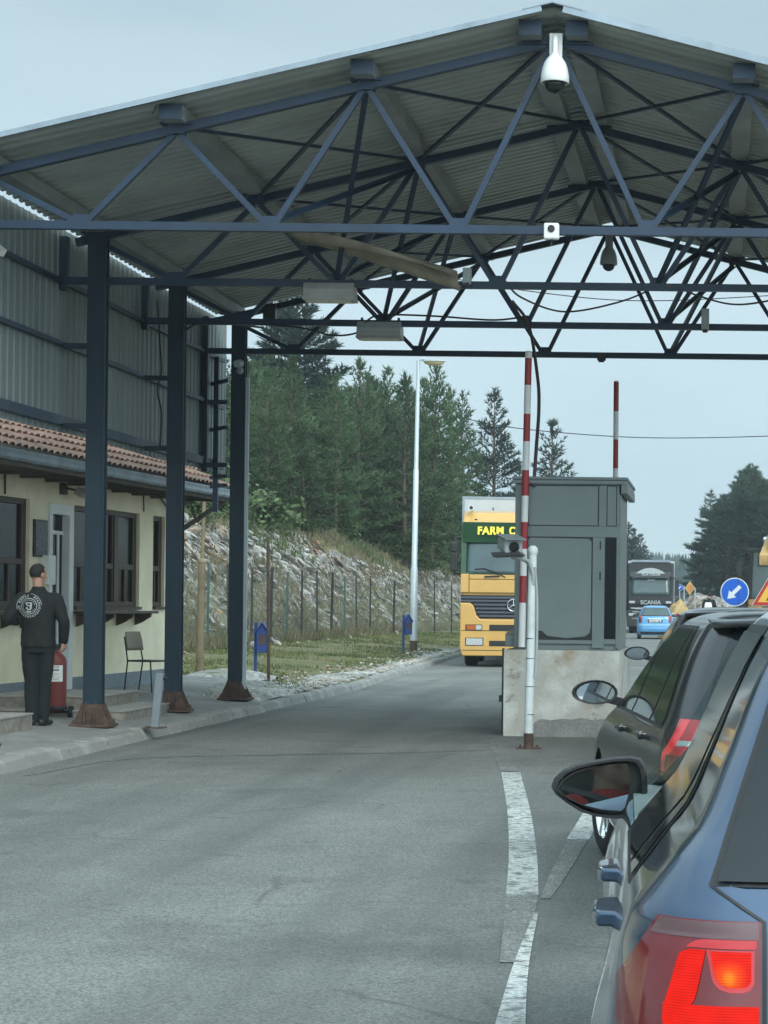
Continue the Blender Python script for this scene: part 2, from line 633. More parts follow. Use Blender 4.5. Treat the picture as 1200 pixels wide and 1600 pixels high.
M['gravel'] = ground_mat('pale_gravel', [((0.36, 0.36, 0.335), 1, 0, 1), ((0.24, 0.24, 0.21), 2, 0.48, 0.6), ((0.14, 0.155, 0.075), 0.9, 0.54, 0.64)], bump=1, bscale=15, speck=(22, 0.5))
M['earth'] = ground_mat('grassy_earth', [((0.11, 0.115, 0.05), 1, 0, 1), ((0.17, 0.15, 0.085), 0.5, 0.45, 0.6), ((0.055, 0.08, 0.03), 0.9, 0.55, 0.68), ((0.33, 0.32, 0.29), 1.4, 0.66, 0.74)], bump=1, bscale=8, speck=(7, 0.35))
M['rockface'] = ground_mat('rock_face', [((0.20, 0.19, 0.17), 1, 0, 1), ((0.40, 0.395, 0.375), 2.4, 0.47, 0.60), ((0.17, 0.11, 0.065), 0.6, 0.52, 0.66), ((0.07, 0.065, 0.05), 3.6, 0.52, 0.64)], bump=1, bscale=5, speck=(3.5, 0.4))
M['scree'] = ground_mat('grassy_scree', [((0.15, 0.15, 0.10), 1, 0, 1), ((0.23, 0.225, 0.20), 2.4, 0.5, 0.64), ((0.10, 0.115, 0.06), 1.2, 0.5, 0.66)], bump=1, bscale=6, speck=(6, 0.4))
M['soil'] = ground_mat('bare_soil', [((0.24, 0.19, 0.13), 1, 0, 1), ((0.34, 0.29, 0.22), 1.0, 0.5, 0.64), ((0.13, 0.11, 0.085), 2, 0.56, 0.7)], bump=1, bscale=6, speck=(4, 0.3))
M['forestfloor'] = ground_mat('forest_floor', [((0.05, 0.065, 0.035), 1, 0, 1), ((0.09, 0.085, 0.045), 0.3, 0.5, 0.65)], bump=1, bscale=3, speck=(2, 0.4))
M['line'] = ground_mat('worn_line_paint', [((0.46, 0.48, 0.455), 1, 0, 1), ((0.33, 0.345, 0.33), 0.8, 0.46, 0.60), ((0.17, 0.18, 0.17), 13.0, 0.51, 0.60)], rough=0.8, bump=0.6, bscale=55, speck=(80, 0.35))
M['faintline'] = ground_mat('faint_line_paint', [((0.165, 0.172, 0.160), 1, 0, 1), ((0.205, 0.213, 0.196), 0.35, 0.45, 0.62), ((0.30, 0.315, 0.30), 16.0, 0.57, 0.70), ((0.26, 0.27, 0.255), 2.5, 0.56, 0.72)], rough=0.85, bump=0.7, bscale=70, speck=(100, 0.45))
M['stone'] = mat('stone_chips', (0.37, 0.365, 0.335), 0.9, var=0.6, vs=0.9, bump=0.5, bs=8, col2=(0.21, 0.135, 0.08), c2lo=0.50, c2hi=0.64, c2s=0.45)
M['needle'] = mat('pine_needles', (0.055, 0.100, 0.043), 0.7, var=0.45, vs=0.8, rand=0.3, col2=(0.095, 0.135, 0.06), c2lo=0.45, c2hi=0.7, c2s=1.2, spec=0.25)
M['darkneedle'] = mat('dark_pine_needles', (0.030, 0.054, 0.040), 0.7, var=0.4, vs=0.8, rand=0.25, spec=0.25)
M['farneedle'] = mat('far_pine_needles', (0.046, 0.076, 0.052), 0.7, var=0.4, vs=0.3, rand=0.3, spec=0.2)
M['leaf'] = mat('shrub_leaves', (0.065, 0.10, 0.035), 0.65, var=0.45, vs=1.5, rand=0.35, spec=0.3)
M['bark'] = mat('pine_bark', (0.10, 0.075, 0.055), 0.9, var=0.35, vs=3, rand=0.2)
M['grassgreen'] = mat('green_grass', (0.085, 0.115, 0.035), 0.8, var=0.5, vs=0.7, col2=(0.20, 0.175, 0.085), c2lo=0.45, c2hi=0.65, c2s=0.5, spec=0.2)
M['grassdry'] = mat('dry_grass', (0.155, 0.145, 0.085), 0.85, var=0.45, vs=0.7, col2=(0.085, 0.105, 0.05), c2lo=0.55, c2hi=0.7, c2s=0.5, spec=0.2)
M['truckyellow'] = mat('truck_yellow', (0.60, 0.355, 0.10), 0.35, var=0.06, coat=0.4)
M['truckgreen'] = mat('truck_green', (0.02, 0.075, 0.035), 0.4, var=0.1)
M['textyellow'] = mat('yellow_letters', (0.80, 0.66, 0.05), 0.5, var=0.05)
M['trailer'] = mat('trailer_white', (0.50, 0.53, 0.54), 0.5, var=0.08, vs=1)
M['windscreen'] = mat('windscreen_glass', (0.05, 0.085, 0.085), 0.06, var=0.25, vs=1.5, spec=0.7)
M['lampclear'] = mat('clear_lens', (0.45, 0.46, 0.46), 0.12, var=0.25, vs=25, spec=0.7)
M['lampamber'] = mat('amber_lens', (0.45, 0.10, 0.02), 0.15, var=0.1)
M['chrome'] = mat('chrome', (0.75, 0.76, 0.77), 0.12, metal=1.0, var=0.03)
M['dimmirror'] = mat('grey_mirror_glass', (0.25, 0.285, 0.29), 0.0, metal=1.0, var=0.0)
M['mirror'] = mat('mirror_glass', (0.62, 0.66, 0.66), 0.0, metal=1.0, var=0.0)
M['golfpaint'] = mat('blue_grey_car_paint', (0.045, 0.085, 0.15), 0.24, metal=0.55, var=0.05, coat=1.0)
M['darkpaint'] = mat('black_car_paint', (0.010, 0.012, 0.014), 0.28, metal=0.2, var=0.05, coat=0.55)
M['bluepaint'] = mat('sky_blue_car_paint', (0.09, 0.30, 0.55), 0.3, metal=0.2, var=0.05, coat=0.8)
M['greypaint'] = mat('grey_car_paint', (0.10, 0.105, 0.11), 0.3, metal=0.4, var=0.05, coat=0.8)
M['carglass'] = mat('car_glass', (0.010, 0.014, 0.015), 0.06, var=0.1, spec=0.5)
M['clearglass'] = glassy('clear_side_glass')
M['lampred'] = mat('tail_lamp_dark_red', (0.16, 0.018, 0.022), 0.12, var=0.15, vs=8, spec=0.6, coat=0.6)
M['lampgrey'] = mat('tail_lamp_clear_band', (0.13, 0.075, 0.08), 0.12, var=0.15, spec=0.6, coat=0.6)
M['lampredlit'] = mat('tail_lamp_lit', (0.25, 0.004, 0.003), 0.3, emit=(1.0, 0.018, 0.010), es=0.80, var=0.2, vs=20, spec=0.15)
M['lampredhot'] = mat('tail_lamp_bulb', (0.3, 0.03, 0.01), 0.3, emit=(1.0, 0.075, 0.012), es=1.25, var=0.1, spec=0.15)
M['lampredmid'] = mat('tail_lamp_red', (0.42, 0.030, 0.035), 0.15, emit=(1.0, 0.03, 0.03), es=0.18, var=0.25, vs=14, coat=0.5)
def lamp_material(name, hot):
    "lit red lamp with a fine ribbed reflector; hot: a bulb glowing through it"
    m = bpy.data.materials.new(name)
    n, p = nodes(m)
    N, L = n.nodes, n.links
    p.inputs['Base Color'].default_value = (0.10, 0.004, 0.003, 1)
    p.inputs['Roughness'].default_value = 0.3
    p.inputs['Specular IOR Level'].default_value = 0.1
    tc = N.new('ShaderNodeTexCoord')
    wv = N.new('ShaderNodeTexWave')
    wv.bands_direction = 'Z'
    wv.inputs['Scale'].default_value = 62
    wv.inputs['Distortion'].default_value = 0.6
    L.new(tc.outputs['Object'], wv.inputs['Vector'])
    no = N.new('ShaderNodeTexNoise')
    no.inputs['Scale'].default_value = 26
    L.new(tc.outputs['Object'], no.inputs['Vector'])
    s1 = N.new('ShaderNodeMath'); s1.operation = 'MULTIPLY_ADD'; s1.inputs[1].default_value = 0.28; s1.inputs[2].default_value = 0.42
    L.new(wv.outputs['Fac'], s1.inputs[0])
    s2 = N.new('ShaderNodeMath'); s2.operation = 'MULTIPLY_ADD'; s2.inputs[1].default_value = 0.5
    L.new(no.outputs['Fac'], s2.inputs[0]); L.new(s1.outputs[0], s2.inputs[2])
    p.inputs['Emission Color'].default_value = (1.0, 0.020, 0.010, 1)
    L.new(s2.outputs[0], p.inputs['Emission Strength'])
    if hot:
        sp = N.new('ShaderNodeSeparateXYZ'); L.new(tc.outputs['Object'], sp.inputs[0])
        ab = N.new('ShaderNodeMath'); ab.operation = 'ABSOLUTE'; L.new(sp.outputs['X'], ab.inputs[0])
        cb = N.new('ShaderNodeCombineXYZ'); L.new(ab.outputs[0], cb.inputs['X']); L.new(sp.outputs['Z'], cb.inputs['Z'])
        ds = N.new('ShaderNodeVectorMath'); ds.operation = 'DISTANCE'; ds.inputs[1].default_value = (0.668, 0, 0.885)
        L.new(cb.outputs[0], ds.inputs[0])
        rp = N.new('ShaderNodeValToRGB')
        rp.color_ramp.elements[0].position = 0.005; rp.color_ramp.elements[0].color = (1.0, 0.30, 0.02, 1)
        rp.color_ramp.elements[1].position = 0.034; rp.color_ramp.elements[1].color = (1.0, 0.022, 0.010, 1)
        q = rp.color_ramp.elements.new(0.016); q.color = (1.0, 0.11, 0.012, 1)
        L.new(ds.outputs['Value'], rp.inputs['Fac'])
        L.new(rp.outputs['Color'], p.inputs['Emission Color'])
        mr = N.new('ShaderNodeMapRange'); mr.inputs['From Min'].default_value = 0; mr.inputs['From Max'].default_value = 0.04; mr.inputs['To Min'].default_value = 1.25; mr.inputs['To Max'].default_value = 1.0
        L.new(ds.outputs['Value'], mr.inputs['Value'])
        mu = N.new('ShaderNodeMath'); mu.operation = 'MULTIPLY'; L.new(s2.outputs[0], mu.inputs[0]); L.new(mr.outputs['Result'], mu.inputs[1])
        L.new(mu.outputs[0], p.inputs['Emission Strength'])
    return m


M['lamplit'] = lamp_material('ribbed_lit_lamp', False)
M['lamphot'] = lamp_material('ribbed_bulb_lamp', True)
M['lenscover'] = glassy('clear_lens_cover', (0.97, 0.93, 0.93))
M['lining'] = mat('cabin_lining', (0.30, 0.29, 0.28), 0.9, var=0.1)
M['signblue'] = mat('sign_blue', (0.008, 0.10, 0.50), 0.4, var=0.05)
M['signwhite'] = mat('sign_white', (0.62, 0.66, 0.67), 0.4, var=0.05)
M['signred'] = mat('sign_red', (0.42, 0.03, 0.025), 0.4, var=0.05)
M['signyellow'] = mat('sign_yellow', (0.72, 0.42, 0.06), 0.4, var=0.05)
M['digger'] = mat('digger_yellow', (0.42, 0.27, 0.10), 0.6, var=0.3, vs=3)
M['binblue'] = mat('bin_blue', (0.022, 0.055, 0.21), 0.6, var=0.25, vs=6)
M['polebrown'] = mat('tan_pole_paint', (0.21, 0.165, 0.10), 0.7, var=0.3, vs=4)
M['fencepost'] = mat('fence_post_steel', (0.035, 0.033, 0.03), 0.8, var=0.3, rand=0.3)
M['fencegreen'] = mat('green_fence_post', (0.05, 0.10, 0.085), 0.7, var=0.25)
M['wire'] = mat('fence_wire', (0.16, 0.17, 0.16), 0.6)
M['skin'] = mat('skin', (0.36, 0.20, 0.14), 0.6, var=0.08)
M['hair'] = mat('short_dark_hair', (0.014, 0.012, 0.011), 0.8, var=0.3, vs=30)
M['jacket'] = mat('black_jacket', (0.0065, 0.009, 0.010), 0.85, var=0.25, vs=10, bump=0.3, bs=14)
M['trousers'] = mat('black_trousers', (0.006, 0.010, 0.012), 0.9, var=0.25, vs=8, bump=0.3, bs=12)
M['redshirt'] = mat('red_shirt', (0.42, 0.03, 0.03), 0.8, var=0.15, vs=8)
M['emblem'] = mat('white_print', (0.40, 0.44, 0.44), 0.8, var=0.15, vs=30)
M['floodlight'] = mat('floodlight_housing', (0.33, 0.335, 0.31), 0.6, var=0.2, vs=4)
M['camgrey'] = mat('camera_grey', (0.36, 0.40, 0.41), 0.45, var=0.1)
M['sheet'] = mat('loose_lining_sheet', (0.24, 0.215, 0.16), 0.7, var=0.4, vs=3, bump=0.3, bs=8)
M['step'] = mat('stone_step_cladding', (0.235, 0.22, 0.19), 0.8, var=0.35, vs=9, bump=0.4, bs=18)
M['steptop'] = mat('stone_step_top', (0.30, 0.295, 0.27), 0.8, var=0.2, vs=5)
M['chairwood'] = mat('chair_plywood', (0.24, 0.20, 0.145), 0.55, var=0.15, vs=4)
M['cable'] = mat('black_cable', (0.02, 0.02, 0.024), 0.6)
M['conduit'] = mat('purple_grey_conduit', (0.085, 0.06, 0.07), 0.6)
M['plate'] = mat('number_plate', (0.62, 0.65, 0.64), 0.4, var=0.05)
M['orangeplastic'] = mat('orange_plastic', (0.55, 0.20, 0.04), 0.6)
M['farhill'] = mat('far_wooded_hill', (0.030, 0.048, 0.040), 0.9, var=0.4, vs=0.02)


# ------------------------------------------------------------------ terrain and road
def lerp_tab(tab, y):
    if y <= tab[0][0]: return tab[0][1]
    for (a, u), (b, v) in zip(tab, tab[1:]):
        if y <= b:
            t = (y - a) / (b - a)
            return u + (v - u) * t
    return tab[-1][1]


def sst(t):
    t = max(0.0, min(1.0, t))
    return t * t * (3 - 2 * t)


KX = [(-60, -6.35), (36, -6.4), (48, -6.9), (60, -7.5), (85, -7.6), (110, -7.8), (150, -7.4), (200, -8.0), (260, -9.4), (330, -11)]
FX = [(-60, -13.4), (80, -13.2), (95, -12.4), (115, -11.4), (150, -11.2), (200, -11.8), (260, -13), (330, -15)]
RX = [(-60, 4.4), (30, 4.2), (50, 2.4), (85, 1.2), (110, 0.2), (150, -1.0), (200, -2.2), (260, -3.5), (330, -5)]
kx = lambda y: lerp_tab(KX, y)
fx = lambda y: lerp_tab(FX, y)
rx = lambda y: lerp_tab(RX, y)


def nz(x, y, s, seed=0.0):
    return noise.noise(Vector((x * s + seed, y * s - seed, seed * 0.7)))


def terr(x, y):
    k, f, r = kx(y), fx(y), rx(y)
    near = sst((y - 30) / 9) * (1 - 0.85 * sst((y - 170) / 120))
    z = -0.04
    if x < k:
        z = 0.10 + 0.24 * sst((k - x) / max(0.5, k - f)) + 0.03 * nz(x, y, 0.8)
        if y < 28: z = min(z, 0.06)
        d = f - x
        if d > 0:
            h = 3.35 * sst(d / 3.9) + (0.30 * min(max(d - 3.2, 0), 6) + 0.05 * max(d - 9.2, 0))
            h *= 1 + 0.16 * nz(x, y, 0.12, 3.0)
            z += h * near
    elif x > r:
        e = x - r
        z = -0.04 + 0.5 * sst((e - 1.0) / 12) * sst((y - 30) / 20) + 0.10 * nz(x, y, 0.4) * sst(e / 3)
    if y > 300:
        z += (9 + 4 * nz(x, y, 0.004, 5)) * sst((y - 330) / 500)
    if y > 900:
        z += 10 * sst((y - 900) / 700) * (0.6 + nz(x, y, 0.003, 9))
    return z


def frange(a, b, s):
    n = max(1, int(round((b - a) / s)))
    return [a + (b - a) * i / n for i in range(n + 1)]


gx = frange(-600, -200, 100)[:-1] + frange(-200, -60, 20)[:-1] + frange(-60, -26, 3.4)[:-1] + frange(-26, -7.17, 0.75) + [-7.0, -6.9] + frange(-6.0, 12, 0.9)[:-1] + frange(12, 60, 5)[:-1] + frange(60, 200, 20)[:-1] + frange(200, 600, 100)
gy = frange(-200, -20, 30)[:-1] + frange(-20, 26, 2.0)[:-1] + frange(26, 130, 1.0)[:-1] + frange(130, 300, 4)[:-1] + frange(300, 1100, 35)
b = MB()
def gpt(u, y):
    w = max(0.0, min(1.0, (u + 26) / 14, (12 - u) / 15))
    x = u + (kx(y) + 7.0) * w
    return Vector((x, y, terr(x, y) - (0.35 if (fx(y) - 7 < x < fx(y) + 0.2 and 34 < y < 148) else 0)))
b.grid(gpt, gx, gy)
for fc in b.bm.faces:
    c = fc.calc_center_median()
    k, r = kx(c.y), rx(c.y)
    if c.y > 290: fc.material_index = 2
    elif c.x > r: fc.material_index = 1 if c.x < r + 16 else 2
    elif c.x < fx(c.y) - 6.5: fc.material_index = 2
ground = tag(b.build('ground', [M['earth'], M['soil'], M['forestfloor']], smooth=180), kind='structure')

b = MB()
b.grid(lambda t, y: Vector((kx(y) - 0.1 + (rx(y) - kx(y) + 0.1) * t, y, 0.0)), [0, 0.25, 0.5, 0.75, 1], frange(-40, 60, 4)[:-1] + frange(60, 300, 3))
road = tag(b.build('road', M['asphalt']), kind='structure')


def ribbon(mb, pts, w, z=0.004, taper=False):
    pts = [Vector((p[0], p[1], 0)) for p in pts]
    L_, R_ = [], []
    n = len(pts)
    for i, p in enumerate(pts):
        d = (pts[min(i + 1, n - 1)] - pts[max(i - 1, 0)]).normalized()
        s = Vector((-d.y, d.x, 0))
        ww = w[i] if isinstance(w, list) else w
        L_.append(mb.bm.verts.new((p.x + s.x * ww / 2, p.y + s.y * ww / 2, z)))
        R_.append(mb.bm.verts.new((p.x - s.x * ww / 2, p.y - s.y * ww / 2, z)))
    for i in range(n - 1):
        mb.f([R_[i], R_[i + 1], L_[i + 1], L_[i]])


def smooth_path(pts, n=8):
    out = []
    P = [Vector(p) for p in pts]
    P = [P[0] * 2 - P[1]] + P + [P[-1] * 2 - P[-2]]
    for i in range(1, len(P) - 2):
        for k in range(n):
            t = k / n
            a, b_, c, d = P[i - 1], P[i], P[i + 1], P[i + 2]
            out.append(0.5 * ((2 * b_) + (c - a) * t + (2 * a - 5 * b_ + 4 * c - d) * t * t + (3 * b_ - a - 3 * c + d) * t ** 3))
    out.append(P[-2])
    return out


def line(m_, pts, w, z=0.004):
    mb = MB()
    P = smooth_path(pts)
    ww = w if not isinstance(w, tuple) else [w[0] + (w[1] - w[0]) * i / (len(P) - 1) for i in range(len(P))]
    ribbon(mb, P, ww, z)
    tag(mb.build('lane_marking', M[m_]), kind='structure')
line('line', [gnd(798, 1207), gnd(811, 1270), gnd(817, 1340), gnd(816, 1400)], 0.175)
line('faintline', [gnd(816, 1400.5), gnd(810, 1440), gnd(803, 1480), gnd(797, 1505)], (0.17, 0.09), 0.0045)
line('line', [gnd(926, 1272), gnd(903, 1312)], 0.15)
line('faintline', [gnd(902.6, 1312.6), gnd(870, 1372), gnd(852, 1405)], (0.14, 0.05), 0.0045)
line('line', [gnd(838, 1428), gnd(814, 1510), gnd(796, 1610), gnd(783, 1700)], (0.02, 0.165), 0.006)
b = MB()
ribbon(b, smooth_path([gnd(774, 1157), gnd(784, 1180), gnd(797, 1206)]), 0.17)
ribbon(b, smooth_path([gnd(40, 1212), gnd(200, 1186), gnd(420, 1180), gnd(640, 1176), gnd(760, 1172)]), 0.05)
tag(b.build('faint_marking', M['faintline']), kind='structure')

# kerb stones along the left edge of the road
b = MB()
y = 6.0
while y < 78:
    ln = 0.98 if y < 60 else 1.4
    x0, x1 = kx(y), kx(y + ln)
    h = 0.122 + random.uniform(-0.014, 0.008) - 0.04 * sst((y - 42) / 20)
    dx = random.uniform(-0.02, 0.02)
    w = 0.16
    v = []
    for (x, yy, hh) in ((x0, y + 0.008, h + random.uniform(-.01, .01)), (x1, y + ln, h + random.uniform(-.01, .01))):
        for ox, oz in ((0.05, -0.1), (0.05, 0.0), (0.012, hh - 0.03), (-0.02, hh), (-w, hh + 0.002), (-w, -0.1)):
            v.append(b.bm.verts.new((x + ox + dx, yy, oz)))
    for i in range(5): b.f([v[i], v[i + 1], v[6 + i + 1], v[6 + i]])
    b.f(v[:6][::-1]); b.f(v[6:])
    y += ln + 0.012
kerb = tag(b.build('kerb', M['kerb'], bevel=0.012), kind='structure')

# pavement in front of the office, rising slightly to the wall
pz = lambda x: 0.108 + max(0.0, -6.55 - x) * 0.062
b = MB()
b.grid(lambda t, y: Vector(((kx(y) - 0.12) * (1 - t) + (-12.5) * t, y, pz((kx(y) - 0.12) * (1 - t) + (-12.5) * t) + 0.010 * nz(t * 6, y, 0.9))), frange(0, 1, 0.1), frange(2, 31, 0.7) )
b.grid(lambda t, y: Vector((-7.45 * (1 - t) + (-12.5) * t, y, pz(-7.45 * (1 - t) + (-12.5) * t) + 0.010 * nz(t * 6, y, 0.9))), frange(0, 1, 0.1), frange(31, 35.2, 0.7))
pavement = tag(b.build('pavement', M['pave'], smooth=180), kind='structure')

# pale gravel spilling over the verge beside the kerb
b = MB()
def gv(t, y):
    w = 1.15 * sst((y - 28.0) / 3) * (1 - 0.55 * sst((y - 33) / 14)) * (1 + 0.5 * nz(3, y, 0.5)) + 0.12
    x = kx(y) - 0.13 - t * w
    base = terr(x, y) if y > 31.2 else max(terr(x, y), pz(x) + 0.006)
    bump = 0.15 * math.exp(-((x + 7.2) ** 2) / 0.4 - ((y - 30.6) ** 2) / 2.0)
    lift = 0.035 * min(1.0, 5 * t) * min(1.0, 4 * (1 - t)) * sst((y - 29.2) / 1.0)
    return Vector((x, y, base - 0.03 + lift * (1.6 + 0.8 * nz(x, y, 1.7)) + bump * min(1, 4 * (1 - t))))
b.grid(gv, frange(0, 1, 0.07), frange(29.2, 66, 0.5))
b.build('gravel_strip', M['gravel'], smooth=180)['kind'] = 'structure'
b = MB()
b.grid(lambda u, v: Vector((-8.6 + 0.75 * u * (1 - abs(v) * .3), 36.4 + 1.6 * v, terr(-8.6 + 0.75 * u, 36.4 + 1.6 * v) + 0.05 + 0.13 * max(0, 1 - u * u - v * v))), frange(-1, 1, 0.25), frange(-1, 1, 0.25))
for v in b.bm.verts:
    u2 = ((v.co.x + 8.6) / 0.75) ** 2 + ((v.co.y - 36.4) / 1.6) ** 2
    if u2 > 1.0: v.co.z -= 0.15
b.build('gravel_mound', M['gravel'], smooth=180)['kind'] = 'structure'

# the rock cutting behind the fence
def bank(x, y):
    z = terr(x, y)
    d = fx(y) - x
    m = sst(d / 0.6) * (1 - sst((d - 4.0) / 1.6))
    v = noise.voronoi(Vector((x * 1.3 + z * 0.5, y * 0.7 + z * 1.1, z * 1.9)))[0][0]
    w = noise.voronoi(Vector((x * 3.3, y * 1.9 + z * 2.8, z * 4.2)))[0][0]
    return Vector((x + m * (0.34 * (v - 0.4) + 0.20 * (w - 0.3)), y, z + m * (0.17 * v + 0.14 * w)))
b = MB()
by = frange(33, 150, 0.26)
b.grid(lambda t, y: bank(fx(y) + 0.4 - t * 6.6, y), frange(0, 1, 0.026), by)
for fc in b.bm.faces:
    c = fc.calc_center_median()
    d = fx(c.y) - c.x
    if d < 1.5 + 0.9 * nz(c.x, c.y, 0.5): fc.material_index = 2
    if d > 4.1 + 1.6 * nz(c.x, c.y, 0.35) or (c.y > 84 and d > 2.6 + 1.2 * nz(c.x, c.y, 0.3)) : fc.material_index = 1
tag(b.build('rock_cutting', [M['rockface'], M['earth'], M['scree']]), kind='structure')

b = MB()
for i in range(8200):
    y = 35 + 70 * random.random() ** 0.9
    d = random.uniform(0.5, 4.3) if random.random() < 0.93 else random.uniform(-1.2, 0.6)
    if y > 84 and d > 2.6: continue
    if d < 2.0 and random.random() < 0.72: continue
    x = fx(y) - d
    p = bank(x, y)
    s = random.choice((0.05, 0.06, 0.07, 0.08, 0.1, 0.12, 0.18)) * random.uniform(0.7, 1.3)
    if d < 0.5: s *= 0.6
    Mr = Matrix.Rotation(random.gauss(-0.55, 0.25), 3, 'X') @ Matrix.Rotation(random.gauss(0.5, 0.3), 3, 'Y') @ Matrix.Rotation(random.uniform(0, 6.3), 3, 'Z')
    b.ball(p + Vector((0, 0, s * 0.2)), (s * random.uniform(0.8, 1.5), s * random.uniform(0.9, 1.9), s * random.uniform(0.28, 0.6)), 1, Mr, 0.28)
tag(b.build('rubble', M['stone'], fix=False), kind='stuff')


b = MB()
for i in range(1500):
    y = 29.5 + 34 * random.random() ** 1.3
    x = kx(y) - 0.2 - abs(random.gauss(0, 0.55))
    s = random.choice((0.012, 0.018, 0.025, 0.04)) * random.uniform(.7, 1.4)
    b.ball((x, y, max(terr(x, y), 0.11) + 0.02), (s, s * 1.2, s * .7), 1, Matrix.Rotation(random.uniform(0, 6), 3, 'Z'), 0.3)
tag(b.build('gravel', M['stone'], fix=False), kind='stuff')


# grass ---------------------------------------------------------------------
def grass(name, spots, mats, hmin, hmax, w, lean=0.35):
    mb = MB()
    for p in spots:
        for k in range(random.randint(3, 5)):
            a = random.uniform(0, 2 * PI)
            h = random.uniform(hmin, hmax)
            q = p + Vector((random.uniform(-.09, .09), random.uniform(-.09, .09), 0))
            s = Vector((math.cos(a), math.sin(a), 0))
            l = Vector((random.gauss(0, lean), random.gauss(0, lean), 0)) * h
            v = [mb.bm.verts.new(q - s * w / 2), mb.bm.verts.new(q + s * w / 2), mb.bm.verts.new(q + l * 0.45 + Z * h * 0.6 + s * w * .3), mb.bm.verts.new(q + l + Z * h)]
            mb.f([v[0], v[1], v[2]]); mb.f([v[0], v[2], v[3]])
    return tag(mb.build(name, mats, fix=False), kind='stuff')

sp = []
for i in range(9000):
    y = 33 + 62 * random.random() ** 1.1
    k, f = kx(y), fx(y)
    x = random.uniform(f, k - 0.5)
    if nz(x, y, 0.45, 2) + 0.25 * nz(x, y, 1.9, 1) < -0.10: continue
    if y < 36 and x < -8.9: continue
    sp.append(Vector((x, y, terr(x, y) - 0.01)))
grass('verge_grass', sp, M['grassgreen'], 0.03, 0.10, 0.026)
sp = []
for i in range(7500):
    y = 36 + 62 * random.random()
    x = fx(y) + random.uniform(-2.4, 0.9)
    if nz(x, y, 0.3, 4) < -0.25: continue
    q = bank(x, y) if x < fx(y) else Vector((x, y, terr(x, y)))
    sp.append(q)
grass('dry_grass', sp, M['grassdry'], 0.12, 0.42, 0.02, 0.28)
sp = []
for i in range(15000):
    y = 36 + 100 * random.random()
    d = random.uniform(3.3, 8.5) if y < 84 else random.uniform(2.2, 8)
    x = fx(y) - d
    if nz(x, y, 0.25, 8) < -0.3: continue
    sp.append(bank(x, y) if d < 6 else Vector((x, y, terr(x, y))))
grass('bank_grass', sp, [M['grassdry']], 0.12, 0.42, 0.035, 0.3)
sp = []
for i in range(8000):
    y = 70 + 75 * random.random()
    d = random.uniform(2.6, 9)
    x = fx(y) - d
    if nz(x, y, 0.15, 6) < -0.05: continue
    sp.append(bank(x, y) if d < 6 else Vector((x, y, terr(x, y))))
grass('green_bank_grass', sp, [M['leaf']], 0.15, 0.5, 0.05, 0.3)

# ------------------------------------------------------------------ canopy over the road
FY = [19.54, 22.95, 26.2, 29.3]
COLX, RIDX, PITCH = -7.0, -1.6, 0.245
NODX = [-7.0, -5.2, -3.4, -1.6, 0.2, 2.0, 3.8]
ZB = 5.13                     # bottom chord
ztop = lambda x: 6.98 - PITCH * abs(x - RIDX)
canopy = thing('border_canopy', 'blue steel truss canopy with corrugated pitched roof spanning the road', 'canopy', (COLX, FY[1], 0.0))

# roof sheets: trapezoid ribs running down the slope
def roof_side(sg):
    mb = MB()
    y0, y1, p = 19.15, 29.85, 0.19
    prof = []
    y = y0
    while y < y1:
        for dy, dz in ((0, 0), (0.075, 0), (0.098, 0.05), (0.167, 0.05)):
            prof.append((y + dy, dz))
        y += p
    xs = [0.0, 1.2, 2.4, 3.6, 4.8, 5.75]
    def fn(a, b_):
        yy, dz = b_
        x = RIDX + sg * a
        sag = -0.02 * math.sin(a * 2.2 + yy * 0.6) * 0.5
        return Vector((x, yy, ztop(x) + 0.15 + dz + sag))
    mb.grid(fn, xs, prof)
    # upper skin so that the sheet has a thickness
    mb.grid(lambda a, b_: fn(a, b_) + Vector((0, 0, 0.012)), xs, prof)
    return mb.build('roof', M['roof'], canopy)
roof_side(-1); roof_side(1)
b = MB()
b.prism([(-0.28, -0.068 + 0.205), (0, 0.205), (0.28, -0.068 + 0.205), (0.28, -0.068 + 0.215), (0, 0.218), (-0.28, -0.068 + 0.215)], (RIDX, 19.12, 6.98), (1, 0, 0), (0, 0, 1), (0, 10.8, 0))
b.build('ridge_cap', M['zinc'], canopy)
b = MB()
for sg in (-1, 1):
    b.bar((RIDX + sg * 0.1, 19.135, ztop(RIDX + 0.1) + 0.178), (RIDX + sg * 5.75, 19.135, ztop(RIDX + 5.75) + 0.178), 0.02, 0.05 if sg < 0 else 0.07)
b.build('verge_flashing', M['zinc'], canopy)

# purlins along the road
def cpurlin(x, w=0.2, h=0.14):
    mb = MB()
    z = ztop(x) + 0.075
    mb.box((x - w / 2, 19.3, z - h / 2), (x + w / 2, 29.75, z + h / 2))
    o = mb.build('purlin', M['purlin'], canopy)
    mb = MB()
    mb.box((x - w / 2 - 0.006, 19.285, z - h / 2 - 0.004), (x + w / 2 + 0.006, 19.298, z + h / 2 - 0.002))
    mb.build('end_plate', M['blue'], o)
    return o
for x in NODX:
    if x == RIDX:
        cpurlin(x - 0.22); cpurlin(x + 0.22)
    else:
        cpurlin(x)

